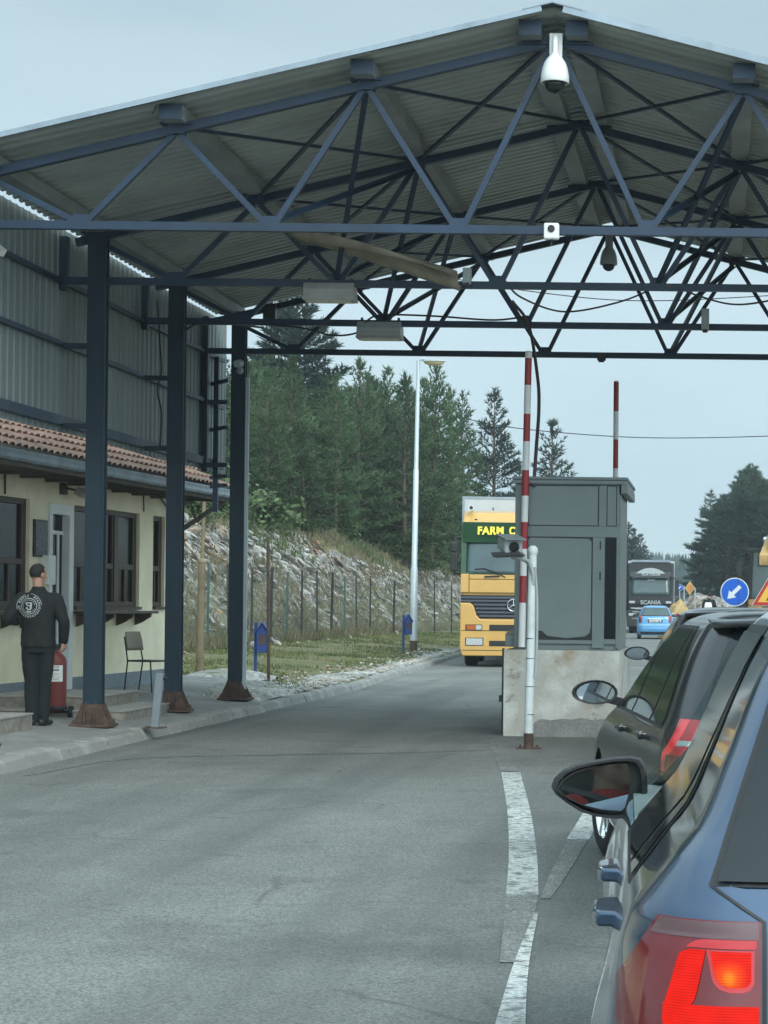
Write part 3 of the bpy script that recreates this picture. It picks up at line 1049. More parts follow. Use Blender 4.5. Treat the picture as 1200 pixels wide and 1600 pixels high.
for fi, Y in enumerate(FY):
    tr = thing('truss', None, None)
    tr.parent = canopy
    tr.location = (0, 0, 0)
    m_ = M['blue']
    for sg in (-1, 1):
        b = MB()
        xe = RIDX + sg * 5.62
        b.bar((RIDX - sg * 0.0, Y, ztop(RIDX) - 0.045), (xe, Y, ztop(xe) - 0.045), 0.085, 0.085)
        b.build('top_chord', m_, tr)
    b = MB()
    xl = -7.45
    b.bar((xl, Y, ZB), (4.1, Y, ZB), 0.08, 0.078)
    b.build('bottom_chord', m_, tr)
    for a, c in zip(NODX, NODX[1:]):
        mid = (a + c) / 2
        for t in (a, c):
            b = MB()
            sgn = 1 if t > mid else -1
            b.angle((mid + sgn * 0.05, Y, ZB + 0.04), (t - sgn * 0.03, Y, ztop(t) - 0.09), 0.055, 0.012, up=(0, 1, 0))
            b.build('diagonal', m_, tr)
    for a, c in zip(NODX, NODX[1:]):
        mid = (a + c) / 2
        b = MB()
        b.prism([(-0.10, 0.0), (0.10, 0.0), (0.07, 0.075), (-0.07, 0.075)], (mid, Y - 0.036, ZB + 0.03), (1, 0, 0), (0, 0, 1), (0, 0.01, 0))
        b.build('gusset', m_, tr)
    for x in NODX:        # seat plates under the purlins
        b = MB()
        if x == RIDX:
            for s in (0,):
                b.box((x - 0.36, Y - 0.06, ztop(x) - 0.085), (x + 0.36, Y + 0.06, ztop(x) - 0.06))
                b.box((x - 0.1, Y - 0.05, ztop(x) - 0.062), (x + 0.1, Y + 0.05, ztop(x) - 0.0))
        else:
            b.box((x - 0.15, Y - 0.06, ztop(x) - 0.004), (x + 0.15, Y + 0.06, ztop(x) + 0.02))
            b.box((x - 0.08, Y - 0.055, ztop(x) - 0.09), (x + 0.08, Y + 0.055, ztop(x) - 0.002))
        b.build('seat_plate', m_, tr)

# roof-plane and purlin-line bracing between the frames
for i in range(3):
    y0, y1 = FY[i], FY[i + 1]
    for a, c in ((-5.2, -3.4), (-3.4, -1.6), (-1.6, 0.2), (0.2, 2.0)):
        if (i == 1) and a in (-3.4,): continue
        for (xa, xc) in ((a, c), (c, a)):
            b = MB()
            b.bar((xa, y0, ztop(xa) - 0.02), (xc, y1, ztop(xc) - 0.02), 0.04, 0.03)
            b.build('roof_brace', M['blue'], canopy)
    for x in (-3.4, 0.2):
        for (u, v) in ((0, 1), (1, 0)):
            b = MB()
            p = Vector((x - 0.9 * (1 - u), y0, (ztop(x) - 0.1) if u else ZB + 0.05))
            q = Vector((x - 0.9 * (1 - v), y1, (ztop(x) - 0.1) if v else ZB + 0.05))
            if not u: p.x = x - 0.9
            if u: p.x = x
            if not v: q.x = x - 0.9
            if v: q.x = x
            b.angle(p, q, 0.05, 0.012)
            b.build('long_brace', M['blue'], canopy)

# columns: welded channel boxes on rusty gusseted feet
def column(x, Y, zb):
    mb = MB()
    w, t = 0.185, 0.012
    ztp = ztop(x) + 0.0
    mb.box((x - w / 2, Y - 0.10, zb), (x + w / 2, Y - 0.088, ztp))
    mb.box((x - w / 2, Y + 0.088, zb), (x + w / 2, Y + 0.10, ztp))
    mb.box((x - 0.07, Y - 0.088, zb), (x + 0.07, Y + 0.088, ztp))
    mb.box((x + w / 2 + 0.001, Y - 0.112, zb + 0.25), (x + w / 2 + 0.022, Y - 0.09, ztp))
    col = mb.build('column', M['bluecol'], canopy)
    mb = MB()
    mb.box((x - 0.22, Y - 0.2, zb - 0.01), (x + 0.22, Y + 0.2, zb + 0.018))
    for s in (-1, 1):
        mb.prism([(0, 0), (0.112, 0), (0, 0.25)], (x + s * (w / 2), Y - 0.104, zb + 0.018), (s, 0, 0), (0, 0, 1), (0, 0.012, 0))
        mb.prism([(0, 0), (0.112, 0), (0, 0.25)], (x + s * (w / 2), Y + 0.104, zb + 0.018), (s, 0, 0), (0, 0, 1), (0, -0.012, 0))
        mb.prism([(0, 0), (0.095, 0), (0, 0.25)], (x + s * 0.055 - 0.006, Y - 0.101, zb + 0.018), (0, -1, 0), (0, 0, 1), (0.012, 0, 0))
    mb.box((x - w / 2 - 0.003, Y - 0.103, zb + 0.018), (x + w / 2 + 0.003, Y + 0.103, zb + 0.24))
    for sx in (-0.18, 0.18):
        for sy in (-0.16, 0.16):
            mb.lathe([(0.016, 0), (0.016, 0.022), (0.009, 0.024), (0.009, 0.05)], (x + sx, Y + sy, zb + 0.018), 6)
    mb.build('base_plate', M['rust'], col)
    return col
for i, Y in enumerate(FY):
    zb = 0.15 if i < 3 else 0.16
    column(COLX + (-0.10, 0.03, 0.06, 0.13)[i], Y, zb)
for Y in FY: column(3.8, Y, 0.02)
# perforated trunking up the last column
b = MB()
b.box((COLX + 0.235, FY[3] - 0.09, 0.3), (COLX + 0.295, FY[3] - 0.06, 4.75))
b.build('cable_tray', M['galv'], canopy)

# corrugated side wall hung under the eave
CX = -7.42
b = MB()
prof = []
y = 14.0
while y < 30.6:
    for dy, dx in ((0, 0), (0.10, 0), (0.115, 0.016), (0.15, 0.016), (0.165, 0)):
        prof.append((y + dy, dx))
    y += 0.2
b.grid(lambda z, p: Vector((CX + p[1], p[0], z + 0.012 * math.sin(p[0] * 1.1))), [3.44, 4.5, 5.724], prof)
b.grid(lambda z, p: Vector((CX + p[1] - 0.012, p[0], z + 0.012 * math.sin(p[0] * 1.1))), [3.44, 4.5, 5.724], prof)
b.build('side_cladding', M['clad'], canopy)
for z, h in ((3.56, 0.11), (4.42, 0.055), (5.12, 0.055)):
    b = MB()
    b.box((CX + 0.03, 14.0, z - h / 2), (CX + 0.075, 30.45, z + h / 2))
    b.build('cladding_rail', M['blue'], canopy)
for Y in FY:
    b = MB()
    b.box((CX + 0.03, Y - 0.05, 5.02 if Y < 29 else 3.4), (CX + 0.11, Y + 0.05, 5.62))
    b.build('cladding_post', M['bluecol'], canopy)
    for z in (3.50, 4.40):
        b = MB()
        b.bar((CX + 0.08, Y, z), (COLX - 0.03, Y, z), 0.06, 0.06)
        b.build('strut', M['bluecol'], canopy)
# end frame beside the last column
b = MB()
for z in (4.72, 4.05, 3.35, 3.22):
    b.bar((-7.40, 29.9, z), (-7.08, 29.42, z), 0.05, 0.05)
b.bar((-7.3, 29.75, 2.85), (-7.3, 29.75, 5.1), 0.07, 0.07)
b.build('end_frame', M['blue'], canopy)

# loose lining sheet hanging from the truss
b = MB()
p0, p1, p2 = at(455, 362, 22.3), at(600, 392, 22.2), at(716, 438, 22.0)
def lin(u, v):
    c = p0 * ((1 - u) ** 2) + p1 * (2 * u * (1 - u)) + p2 * u * u
    w = 0.30 + 0.10 * math.sin(u * 5) + 0.1 * u
    fold = 0.06 * math.sin(v * 9 + u * 3)
    return c + Vector((0.03 * v, 0.45 * v * w * 2.2, -0.10 * v + 0.28 * w * v * math.cos(u * 3.4) + fold))
b.grid(lin, frange(0, 1, 0.06), frange(-0.5, 0.5, 0.1))
o = b.build('lining_sheet', M['sheet'], smooth=180)
o.modifiers.new('thick', 'SOLIDIFY').thickness = 0.012
tag(o, 'torn brownish lining sheet sagging under the canopy roof over the road', 'loose sheet')


# ------------------------------------------------------------------ the office building
BROT = -0.06
OX, OY = -9.0 + 0.06 * (16 - 29.5), 16.0
office = thing('office_building', 'long low cream plastered office with brown windows and clay tile eaves left of the road', 'building', (OX, OY, 0), BROT)
YE, ZW = 16.8, 3.32
LB = dict(world=False)
wins = [(9.15, 11.22), (12.80, 15.50), (16.12, 16.68)]
door = (11.90, 12.66)
ZS, ZH = 1.45, 2.88
b = MB()
op = sorted([(a, c, ZS, ZH) for a, c in wins] + [(door[0], door[1], 0.3, 2.80)])
y = -10.0
for a, c, zs, zh in op:
    b.box((-0.25, y, 0.45), (0, a, ZW))
    b.box((-0.25, a, zh), (0, c, ZW))
    if zs > 0.5: b.box((-0.25, a, 0.45), (0, c, zs))
    y = c
b.box((-0.25, y, 0.45), (0, YE, ZW))
b.box((-6, YE - 0.25, 0.45), (-0.25, YE, ZW))
b.box((-6, -10, 0.45), (-0.25, -9.75, ZW))
b.box((-6.25, -10, 0.0), (-6, YE, ZW))
b.build('wall', M['plaster'], office, **LB)
b = MB()
b.box((-0.25, -10, 0.0), (0.02, door[0], 0.46))
b.box((-0.25, door[1], 0.0), (0.02, YE + 0.02, 0.46))
b.box((-6, YE - 0.25, 0.0), (-0.25, YE + 0.02, 0.46))
b.build('plinth', M['plinth'], office, **LB)
b = MB()
b.box((-5.9, -9.7, 0.25), (-0.3, YE - 0.3, 0.3))
b.box((-2.2, -9.7, 0.3), (-2.1, YE - 0.3, ZW))
b.build('inner_room', M['wood'], office, **LB)
# windows
for a, c in wins:
    n = max(1, int(round((c - a) / 0.9)))
    b = MB()
    fw = 0.075
    x0, x1 = -0.13, -0.05
    b.box((x0, a, ZS), (x1, a + fw, ZH)); b.box((x0, c - fw, ZS), (x1, c, ZH))
    b.box((x0, a + fw, ZS), (x1, c - fw, ZS + fw)); b.box((x0, a + fw, ZH - fw), (x1, c - fw, ZH))
    for k in range(1, n):
        yy = a + (c - a) * k / n
        b.box((x0 + 0.002, yy - 0.08, ZS + fw), (x1 + 0.012, yy + 0.08, ZH - fw))
    for k in range(n):
        ya, yc = a + (c - a) * k / n + 0.08, a + (c - a) * (k + 1) / n - 0.08
        zm = ZS + 0.6
        b.box((x0 + 0.004, ya, zm - 0.04), (x1 - 0.004, yc, zm + 0.04))
        b.box((x0 + 0.006, ya, ZS + fw), (x1 - 0.006, ya + 0.05, ZH - fw))
        b.box((x0 + 0.006, yc - 0.05, ZS + fw), (x1 - 0.006, yc, ZH - fw))
        b.box((x0 + 0.003, (ya + yc) / 2 - 0.02, ZS + fw), (x1 - 0.012, (ya + yc) / 2 + 0.02, zm - 0.04))
    w = b.build('window', M['brown'], office, bevel=0.006, **LB)
    for k in range(n):
        b = MB()
        b.box((-0.10, a + (c - a) * k / n + 0.12, ZS + 0.08), (-0.092, a + (c - a) * (k + 1) / n - 0.12, ZH - 0.08))
        b.build('pane', M['darkglass'], w, **LB)
        b = MB()      # net curtain behind part of the glass
        ya, yc = a + (c - a) * k / n + 0.2, a + (c - a) * (k + 1) / n - 0.2
    b = MB()
    b.box((-0.048, a, ZS - 0.045), (0.05, c, ZS))
    b.build('sill', M['brown'], w, **LB)
# serving counters under the windows
for a, c in ((8.9, 11.05), (12.72, 15.42)):
    b = MB()
    b.box((0.022, a, ZS - 0.10), (0.34, c, ZS - 0.06))
    ct = b.build('counter', M['brown'], office, bevel=0.008, **LB)
    for k in range(4):
        yy = a + 0.12 + (c - a - 0.3) * k / 3
        b = MB()
        pts = [(0.024, 0), (0.28, 0), (0.27, -0.05)] + [(0.024 + 0.20 * math.cos(t) ** 2.2, -0.05 - 0.13 * math.sin(t)) for t in frange(0.35, PI / 2, 0.2)]
        b.prism(pts, (0, yy, ZS - 0.10), (1, 0, 0), (0, 0, 1), (0, 0.05, 0))
        b.build('bracket', M['brown'], ct, **LB)
# door
b = MB()
a, c = door
for y0, y1 in ((a - 0.05, a + 0.05), (c - 0.10, c + 0.06)):
    b.box((-0.14, y0, 0.3), (0.03, y1, 2.86))
b.box((-0.14, a + 0.05, 2.72), (0.03, c - 0.10, 2.86))
dr = b.build('door', M['white'], office, **LB)
b = MB()
b.box((-0.10, a + 0.05, 2.45), (-0.06, c - 0.10, 2.50)); b.box((-0.10, a + 0.05, 0.3), (-0.06, c - 0.10, 0.9))
b.box((-0.1, c - 0.30, 0.9), (-0.06, c - 0.24, 2.45)); b.box((-0.1, a + 0.05, 0.9), (-0.06, a + 0.1, 2.45))
b.build('leaf', M['white'], dr, **LB)
b = MB()
b.box((-0.085, a + 0.1, 0.9), (-0.078, c - 0.30, 2.45)); b.box((-0.085, c - 0.24, 0.9), (-0.078, c - 0.10, 2.45)); b.box((-0.085, a + 0.05, 2.5), (-0.078, c - 0.1, 2.72))
b.build('pane', M['darkglass'], dr, **LB)
b = MB()
b.tube([(-0.06, c - 0.27, 1.45), (0.02, c - 0.27, 1.45), (0.03, c - 0.38, 1.45)], 0.012, 6)
b.build('handle', M['chrome'], dr, smooth=40, **LB)
# eaves: boarded soffit, rafters, gutter, tiles
XE, ZE = 0.95, 3.28
b = MB()
b.box((0.001, -10, ZE - 0.08), (XE - 0.02, YE + 0.2, ZE - 0.055))
for yy in frange(-9.5, YE, 0.85):
    b.box((0.003, yy, ZE - 0.14), (XE - 0.05, yy + 0.06, ZE - 0.082))
b.box((XE - 0.02, -10, ZE - 0.14), (XE, YE + 0.25, ZE + 0.02))
b.build('soffit', M['wood'], office, **LB)
b = MB()
prof = [(0.0, 0.06), (0.0, -0.045), (0.025, -0.065), (0.10, -0.065), (0.125, -0.04), (0.125, 0.055), (0.135, 0.06), (0.135, 0.045), (0.117, -0.03), (0.10, -0.052), (0.03, -0.052), (0.008, -0.04), (0.008, 0.06)]
b.prism(prof, (XE + 0.005, -10, ZE - 0.02), (1, 0, 0), (0, 0, 1), (0, 10 + YE + 0.28, 0))
for yy in frange(-9.6, YE + 0.1, 0.62):
    b.prism([(q[0] * 1.04, q[1] * 1.1 - 0.003) for q in prof], (XE + 0.002, yy, ZE - 0.02), (1, 0, 0), (0, 0, 1), (0, 0.025, 0))
b.build('gutter', M['zinc'], office, **LB)
b = MB()
slope = R(24)
def tiles(u, v):
    # u: metres up the slope, v: metres along the eave
    row = u / 0.36
    k = row - math.floor(row)
    bar = abs(math.sin(PI * v / 0.20))
    h = 0.045 * bar ** 0.8 + 0.035 * (1 - k) + 0.012 * nz(math.floor(row), math.floor(v / 0.2), 0.9, 3)
    return Vector((XE + 0.07 - u * math.cos(slope) + h * math.sin(slope), v, ZE + 0.045 + u * math.sin(slope) + h * math.cos(slope)))
us = []
for i in range(12):
    us += [i * 0.36 + 0.001, i * 0.36 + 0.18, i * 0.36 + 0.359]
b.grid(tiles, us, frange(-2.0, YE + 0.28, 0.04))
b.build('roof', M['tile'], office, smooth=50, **LB)
b = MB()
b.prism([(XE, ZE + 0.02), (XE - 4.0, ZE + 0.02 + 4.0 * math.tan(slope)), (XE - 4.0, ZE - 0.1)], (0, YE + 0.05, 0), (1, 0, 0), (0, 0, 1), (0, 0.05, 0))
b.build('gable_board', M['wood'], office, **LB)
b = MB()
b.bar((0.02, YE + 0.03, 2.55), (XE - 0.02, YE + 0.1, ZE - 0.1), 0.06, 0.07)
b.build('eave_brace', M['wood'], office, **LB)
# wiring on the facade
b = MB()
b.tube([(0.02, 10.3, 3.22), (0.02, 13.0, 3.20), (0.02, 15.6, 3.17), (0.02, 15.62, 2.92)], 0.012, 5)
b.tube([(0.02, 10.35, 3.2), (0.02, 10.36, 2.9)], 0.012, 5)
b.tube([(0.02, 16.3, 3.2), (0.05, 16.7, 3.0), (0.04, 16.75, 2.8)], 0.014, 5)
b.build('wiring', M['cable'], office, **LB)

bm_ = Matrix.Translation((OX, OY, 0)) @ Matrix.Rotation(BROT, 4, 'Z')
def offp(x, y, z): return bm_ @ Vector((x, y, z))

# floodlight over the door, plaque and box beside it
p = offp(0, 12.35, 3.06)
t = thing('wall_floodlight', 'small dark floodlight on a bracket above the white office door', 'floodlight', p, BROT)
b = MB(); b.box((0.0, -0.11, -0.06), (0.07, 0.02, 0.10)); b.bar((0.07, -0.05, 0.03), (0.2, 0.06, 0.0), 0.03); b.build('bracket', M['brown'], t, **LB)
b = MB(); b.cbox((0.24, 0.10, -0.03), (0.14, 0.2, 0.11), Matrix.Rotation(0.5, 3, 'Y')); b.build('lamp_head', M['floodlight'], t, bevel=0.012, **LB)
p = offp(0, 11.55, 2.37)
t = thing('wall_plaque', 'small dark framed notice board between the left window and the door', 'notice board', p, BROT)
b = MB(); b.box((0.002, -0.23, -0.25), (0.03, 0.23, 0.25)); b.build('frame', M['black'], t, bevel=0.005, **LB)
b = MB(); b.box((0.031, -0.2, -0.22), (0.035, 0.2, 0.22)); b.build('panel', M['darkglass'], t, **LB)
b = MB()
for zz, w in ((0.0, 0.13), (-0.05, 0.16), (-0.085, 0.16), (-0.12, 0.14), (-0.16, 0.10)):
    b.box((0.0355, -w, zz - 0.006), (0.0372, w, zz + 0.006))
b.lathe([(0.03, 0), (0.03, 0.0012)], (0.0355, 0, 0.12), 14, Matrix.Rotation(PI / 2, 3, 'Y'))
b.build('print', M['plinth'], t, **LB)
p = offp(0, 11.72, 1.95)
t = thing('meter_box', 'pale meter box on the wall left of the office door', 'box', p, BROT)
b = MB(); b.box((0.002, -0.12, -0.2), (0.12, 0.12, 0.2)); b.build('case', M['whiteplastic'], t, bevel=0.01, **LB)
b = MB(); b.box((0.121, -0.10, -0.17), (0.127, 0.10, 0.17)); b.build('door', M['white'], t, **LB)

# stone steps ----------------------------------------------------------------
def steps(name, label, slabs):
    c = Vector(((slabs[0][0] + slabs[0][1]) / 2, (slabs[0][2] + slabs[0][3]) / 2, slabs[0][4]))
    t = thing(name, label, 'steps', c)
    for (x0, x1, y0, y1, z0, z1) in slabs:
        b = MB(); b.box((x0, y0, z0), (x1, y1, z1 - 0.022)); s = b.build('tread', M['step'], t)
        b = MB(); b.box((x0 - 0.01, y0 - 0.012, z1 - 0.022), (x1 + 0.012, y1 + 0.01, z1)); b.build('nosing', M['steptop'], s, bevel=0.004)
c0, c1, c2 = gnd(194, 1125, 0.145), gnd(242, 1113, 0.145), gnd(151, 1107, 0.255)
steps('stone_steps', 'two low stone clad steps between the columns below the chair', [(-8.75, c0.x, c0.y, c1.y + 0.5, 0.05, 0.255), (-8.75, c2.x, c2.y, c1.y + 0.5, 0.255, 0.40)])
c0 = gnd(50, 1139, 0.16)
steps('stone_steps', 'single stone faced step at the left edge in front of the man', [(c0.x - 1.5, c0.x, c0.y - 2.4, c0.y, 0.05, 0.335)])

# chair ------------------------------------------------------------------------
p = gnd(229, 1082, 0.22)
t = thing('chair', 'old chair with pale plywood backrest and black legs against the cream wall', 'chair', (p.x, p.y, 0.225), -0.35)
b = MB(); b.box((-0.21, -0.2, 0.44), (0.21, 0.2, 0.465)); b.build('seat', M['black'], t, bevel=0.012, **LB)
b = MB()
b.grid(lambda u, v: Vector((-0.235 - 0.05 * v + 0.03 * u * u, u * 0.19 * (1 - 0.25 * max(0, v - .6)), 0.60 + 0.27 * v)), frange(-1, 1, 0.2), frange(0, 1, 0.2))
o = b.build('backrest', M['chairwood'], t, smooth=180, **LB); o.modifiers.new('s', 'SOLIDIFY').thickness = 0.014
for sx, sy in ((-1, -1), (-1, 1), (1, -1), (1, 1)):
    b = MB()
    if sx < 0: b.tube([(-0.26, sy * 0.17, 0), (-0.20, sy * 0.18, 0.45), (-0.265, sy * 0.17, 0.80)], 0.011, 7)
    else: b.tube([(0.22, sy * 0.18, 0), (0.19, sy * 0.18, 0.44)], 0.011, 7)
    b.build('leg', M['black'], t, smooth=60, **LB)

# bollard ----------------------------------------------------------------------
p = gnd(242, 1137, 0.13)
t = thing('bollard', 'grey blue steel bollard leaning on the kerb beside the second column', 'bollard', (p.x, p.y, 0.125))
b = MB(); b.bar((0, 0, 0.01), (0.055, 0, 0.62), 0.085, 0.07); b.build('post', M['plinth'], t, bevel=0.006, **LB)
b = MB(); b.box((-0.11, -0.1, 0), (0.11, 0.1, 0.014)); b.build('foot', M['rust'], t, **LB)
b = MB(); b.lathe([(0.02, -0.03), (0.02, 0.03)], (0.10, 0, 0.56), 8, Matrix.Rotation(PI / 2, 3, 'Y')); b.build('lug', M['black'], t, **LB)

# fire extinguisher --------------------------------------------------------------
p = gnd(88, 1121, 0.17)
t = thing('fire_extinguisher', 'large red wheeled fire extinguisher under the hand of the man in black', 'extinguisher', (p.x, p.y, 0.165))
b = MB(); b.lathe([(0.05, 0.07), (0.105, 0.10), (0.112, 0.14), (0.112, 0.66), (0.10, 0.71), (0.06, 0.755), (0.03, 0.77), (0.03, 0.80)], (0, 0, 0), 24); b.build('cylinder', M['extred'], t, smooth=50, **LB)
b = MB(); b.lathe([(0.034, 0.80), (0.034, 0.85), (0.015, 0.86)], (0, 0, 0), 12); b.bar((-0.08, 0, 0.86), (0.06, 0, 0.85), 0.02); b.bar((0, 0, 0.83), (0.07, -0.03, 0.83), 0.025); b.build('valve', M['black'], t, **LB)
b = MB(); b.lathe([(0.1135, 0.43), (0.1135, 0.62)], (0, 0, 0), 40, close=False)
bad = [f for f in b.bm.faces if not (-0.98 < math.atan2(f.calc_center_median().x - 0.055, -f.calc_center_median().y) < 0.55)]
bmesh.ops.delete(b.bm, geom=bad, context='FACES')
lb = b.build('label', M['whiteplastic'], t, smooth=60, **LB)
b = MB()
for zz, h in ((0.595, 0.012), (0.555, 0.022), (0.515, 0.006), (0.49, 0.005), (0.47, 0.005), (0.45, 0.005)):
    for k in range(9 if h > 0.01 else 16):
        if random.random() < 0.2: continue
        n_ = 9 if h > 0.01 else 16
        a0 = -0.55 + 1.1 * k / n_; a1 = a0 + 0.75 * 1.1 / n_
        b.poly([Vector((0.1145 * math.sin(a0), -0.1145 * math.cos(a0), zz)), Vector((0.1145 * math.sin(a1), -0.1145 * math.cos(a1), zz)), Vector((0.1145 * math.sin(a1), -0.1145 * math.cos(a1), zz + h)), Vector((0.1145 * math.sin(a0), -0.1145 * math.cos(a0), zz + h))])
b.build('label_print', M['black'], lb, **LB)
b = MB(); b.lathe([(0.118, 0.10), (0.122, 0.105), (0.122, 0.135), (0.118, 0.14)], (0, 0, 0), 24); b.bar((-0.13, 0.06, 0.07), (0.13, 0.06, 0.07), 0.025)
b.build('carriage', M['black'], t, **LB)
for s in (-1, 1):
    b = MB(); b.lathe([(0.03, -0.02), (0.07, -0.02), (0.07, 0.02), (0.03, 0.02)], (s * 0.15, 0.06, 0.07), 18, Matrix.Rotation(PI / 2, 3, 'Y')); b.build('wheel', M['rubber'], t, **LB)
b = MB(); b.tube(smooth_path([(-0.02, 0.03, 0.83), (-0.25, 0.16, 0.72), (-0.40, 0.2, 0.5), (-0.41, 0.16, 0.3), (-0.36, 0.1, 0.16), (-0.30, 0.08, 0.13)]), 0.02, 8); b.build('hose', M['rubber'], t, smooth=60, **LB)


# ------------------------------------------------------------------ people
def remeshed(name, mb, mat_, parent, voxel=0.009, smooth=3, folds=0.0):
    "one continuous surface from overlapping volumes"
    o = mb.build(name, mat_, None, world=False)
    m = o.modifiers.new('re', 'REMESH'); m.mode = 'VOXEL'; m.voxel_size = voxel; m.use_smooth_shade = True
    s = o.modifiers.new('sm', 'SMOOTH'); s.factor = 0.5; s.iterations = smooth
    bpy.context.view_layer.update()
    baked(o)
    if folds:
        for v in o.data.vertices:
            p = v.co
            f = noise.noise(Vector((p.x * 9, p.y * 9, p.z * 5 + p.x * 6))) + 0.6 * noise.noise(Vector((p.x * 17 + 3, p.y * 17, p.z * 11 - p.x * 9)))
            v.co = p + v.normal * folds * f
    o.data.materials.clear(); o.data.materials.append(mat_)
    o.data.polygons.foreach_set('use_smooth', [True] * len(o.data.polygons))
    o.parent = parent
    return o


def rings(mb, rs, n=22):
    "closed loft through ellipses (cx, cy, z, rx, ry)"
    R__ = [[mb.bm.verts.new((x + rx_ * math.cos(2 * PI * k / n), y + ry_ * math.sin(2 * PI * k / n), z)) for k in range(n)] for x, y, z, rx_, ry_ in rs]
    for A, B in zip(R__, R__[1:]):
        for k in range(n): mb.f([A[k], A[(k + 1) % n], B[(k + 1) % n], B[k]])
    mb.f(R__[0][::-1]); mb.f(R__[-1])


def limb(mb, pts, rads):
    "tapering limb with round joints"
    P = [Vector(p) for p in pts]
    for (p, q), (r0, r1) in zip(zip(P, P[1:]), zip(rads, rads[1:])):
        mb.tube([p, (p + q) / 2, q], [r0, (r0 + r1) / 2 * 1.03, r1], 14)
    for p, r in zip(P, rads): mb.ball(p, r, 2)


def head_into(mb, c, Mr):
    "skull, jaw, nose, eyes, lips, ears"
    c = Vector(c)
    def e(p, r, M_=None): mb.ball(c + Mr @ Vector(p), r, 3, Mr if M_ is None else M_)
    e((0, 0, .02), (.076, .096, .098)); e((0, .018, -.045), (.060, .072, .070)); e((0, .045, -.085), (.036, .040, .030))
    e((0, .098, -.022), (.011, .017, .020)); e((0, .094, .005), (.008, .010, .026))
    for s in (-1, 1):
        e((s * .078, -.004, -.008), (.009, .020, .032)); e((s * .031, .080, .008), (.014, .009, .008)); e((s * .046, .062, -.03), (.020, .020, .018))
        e((s * .031, .084, .026), (.018, .008, .005))
    e((0, .086, -.058), (.023, .010, .006)); e((0, .083, -.070), (.019, .010, .007))


def hand_into(mb, wrist, d, side, curl, s=1.0):
    "palm, four unequal bent fingers and a thumb from the side of the palm"
    w = Vector(wrist); d = Vector(d).normalized(); side = Vector(side); side = (side - d * side.dot(d)).normalized()
    nr = d.cross(side).normalized()
    B = Matrix((side, nr, d)).transposed()
    mb.ball(w + d * .045 * s, (.040 * s, .016 * s, .052 * s), 3, B)
    for k, (off, ln) in enumerate(((-.030, .070), (-.010, .080), (.010, .076), (.029, .060))):
        p = w + d * .080 * s + side * off * s
        dd = d.copy(); pts = [w + d * .05 * s + side * off * .9 * s, p]
        for jn, f in enumerate((.45, .32, .23)):
            dd = Matrix.Rotation(curl * (.7 + .15 * jn), 3, side) @ dd
            pts.append(pts[-1] + dd * ln * f * s)
        limb(mb, pts, [.0085 * s, .0092 * s, .0088 * s, .0082 * s, .0072 * s])
    p0 = w + d * .028 * s - side * .030 * s
    p1 = p0 + (d * .7 - side * .7).normalized() * .034 * s
    p2 = p1 + (d * .95 - side * .2).normalized() * .028 * s
    limb(mb, [w + d * .02 * s, p0, p1, p2, p2 + d * .02 * s], [.014 * s, .0125 * s, .0115 * s, .010 * s, .0085 * s])


def hair_cap(c, Mr, parent):
    c = Vector(c)
    b = MB()
    g = bmesh.ops.create_uvsphere(b.bm, u_segments=32, v_segments=24, radius=1)
    kill = []
    for v in g['verts']:
        x, y, z = v.co
        if (y > .35 and z < .45) or z < -.50 or (y > -.05 and z < .0): kill.append(v)
        v.co = c + Mr @ Vector((x * .081 * (1 - .12 * max(0, -z)), y * .100 - .002 + .01 * max(0, -z), .02 + z * .102))
    bmesh.ops.delete(b.bm, geom=kill, context='VERTS')
    h = b.build('hair', M['hair'], parent, smooth=180, world=False)
    h.modifiers.new('s', 'SOLIDIFY').thickness = .005
    return h


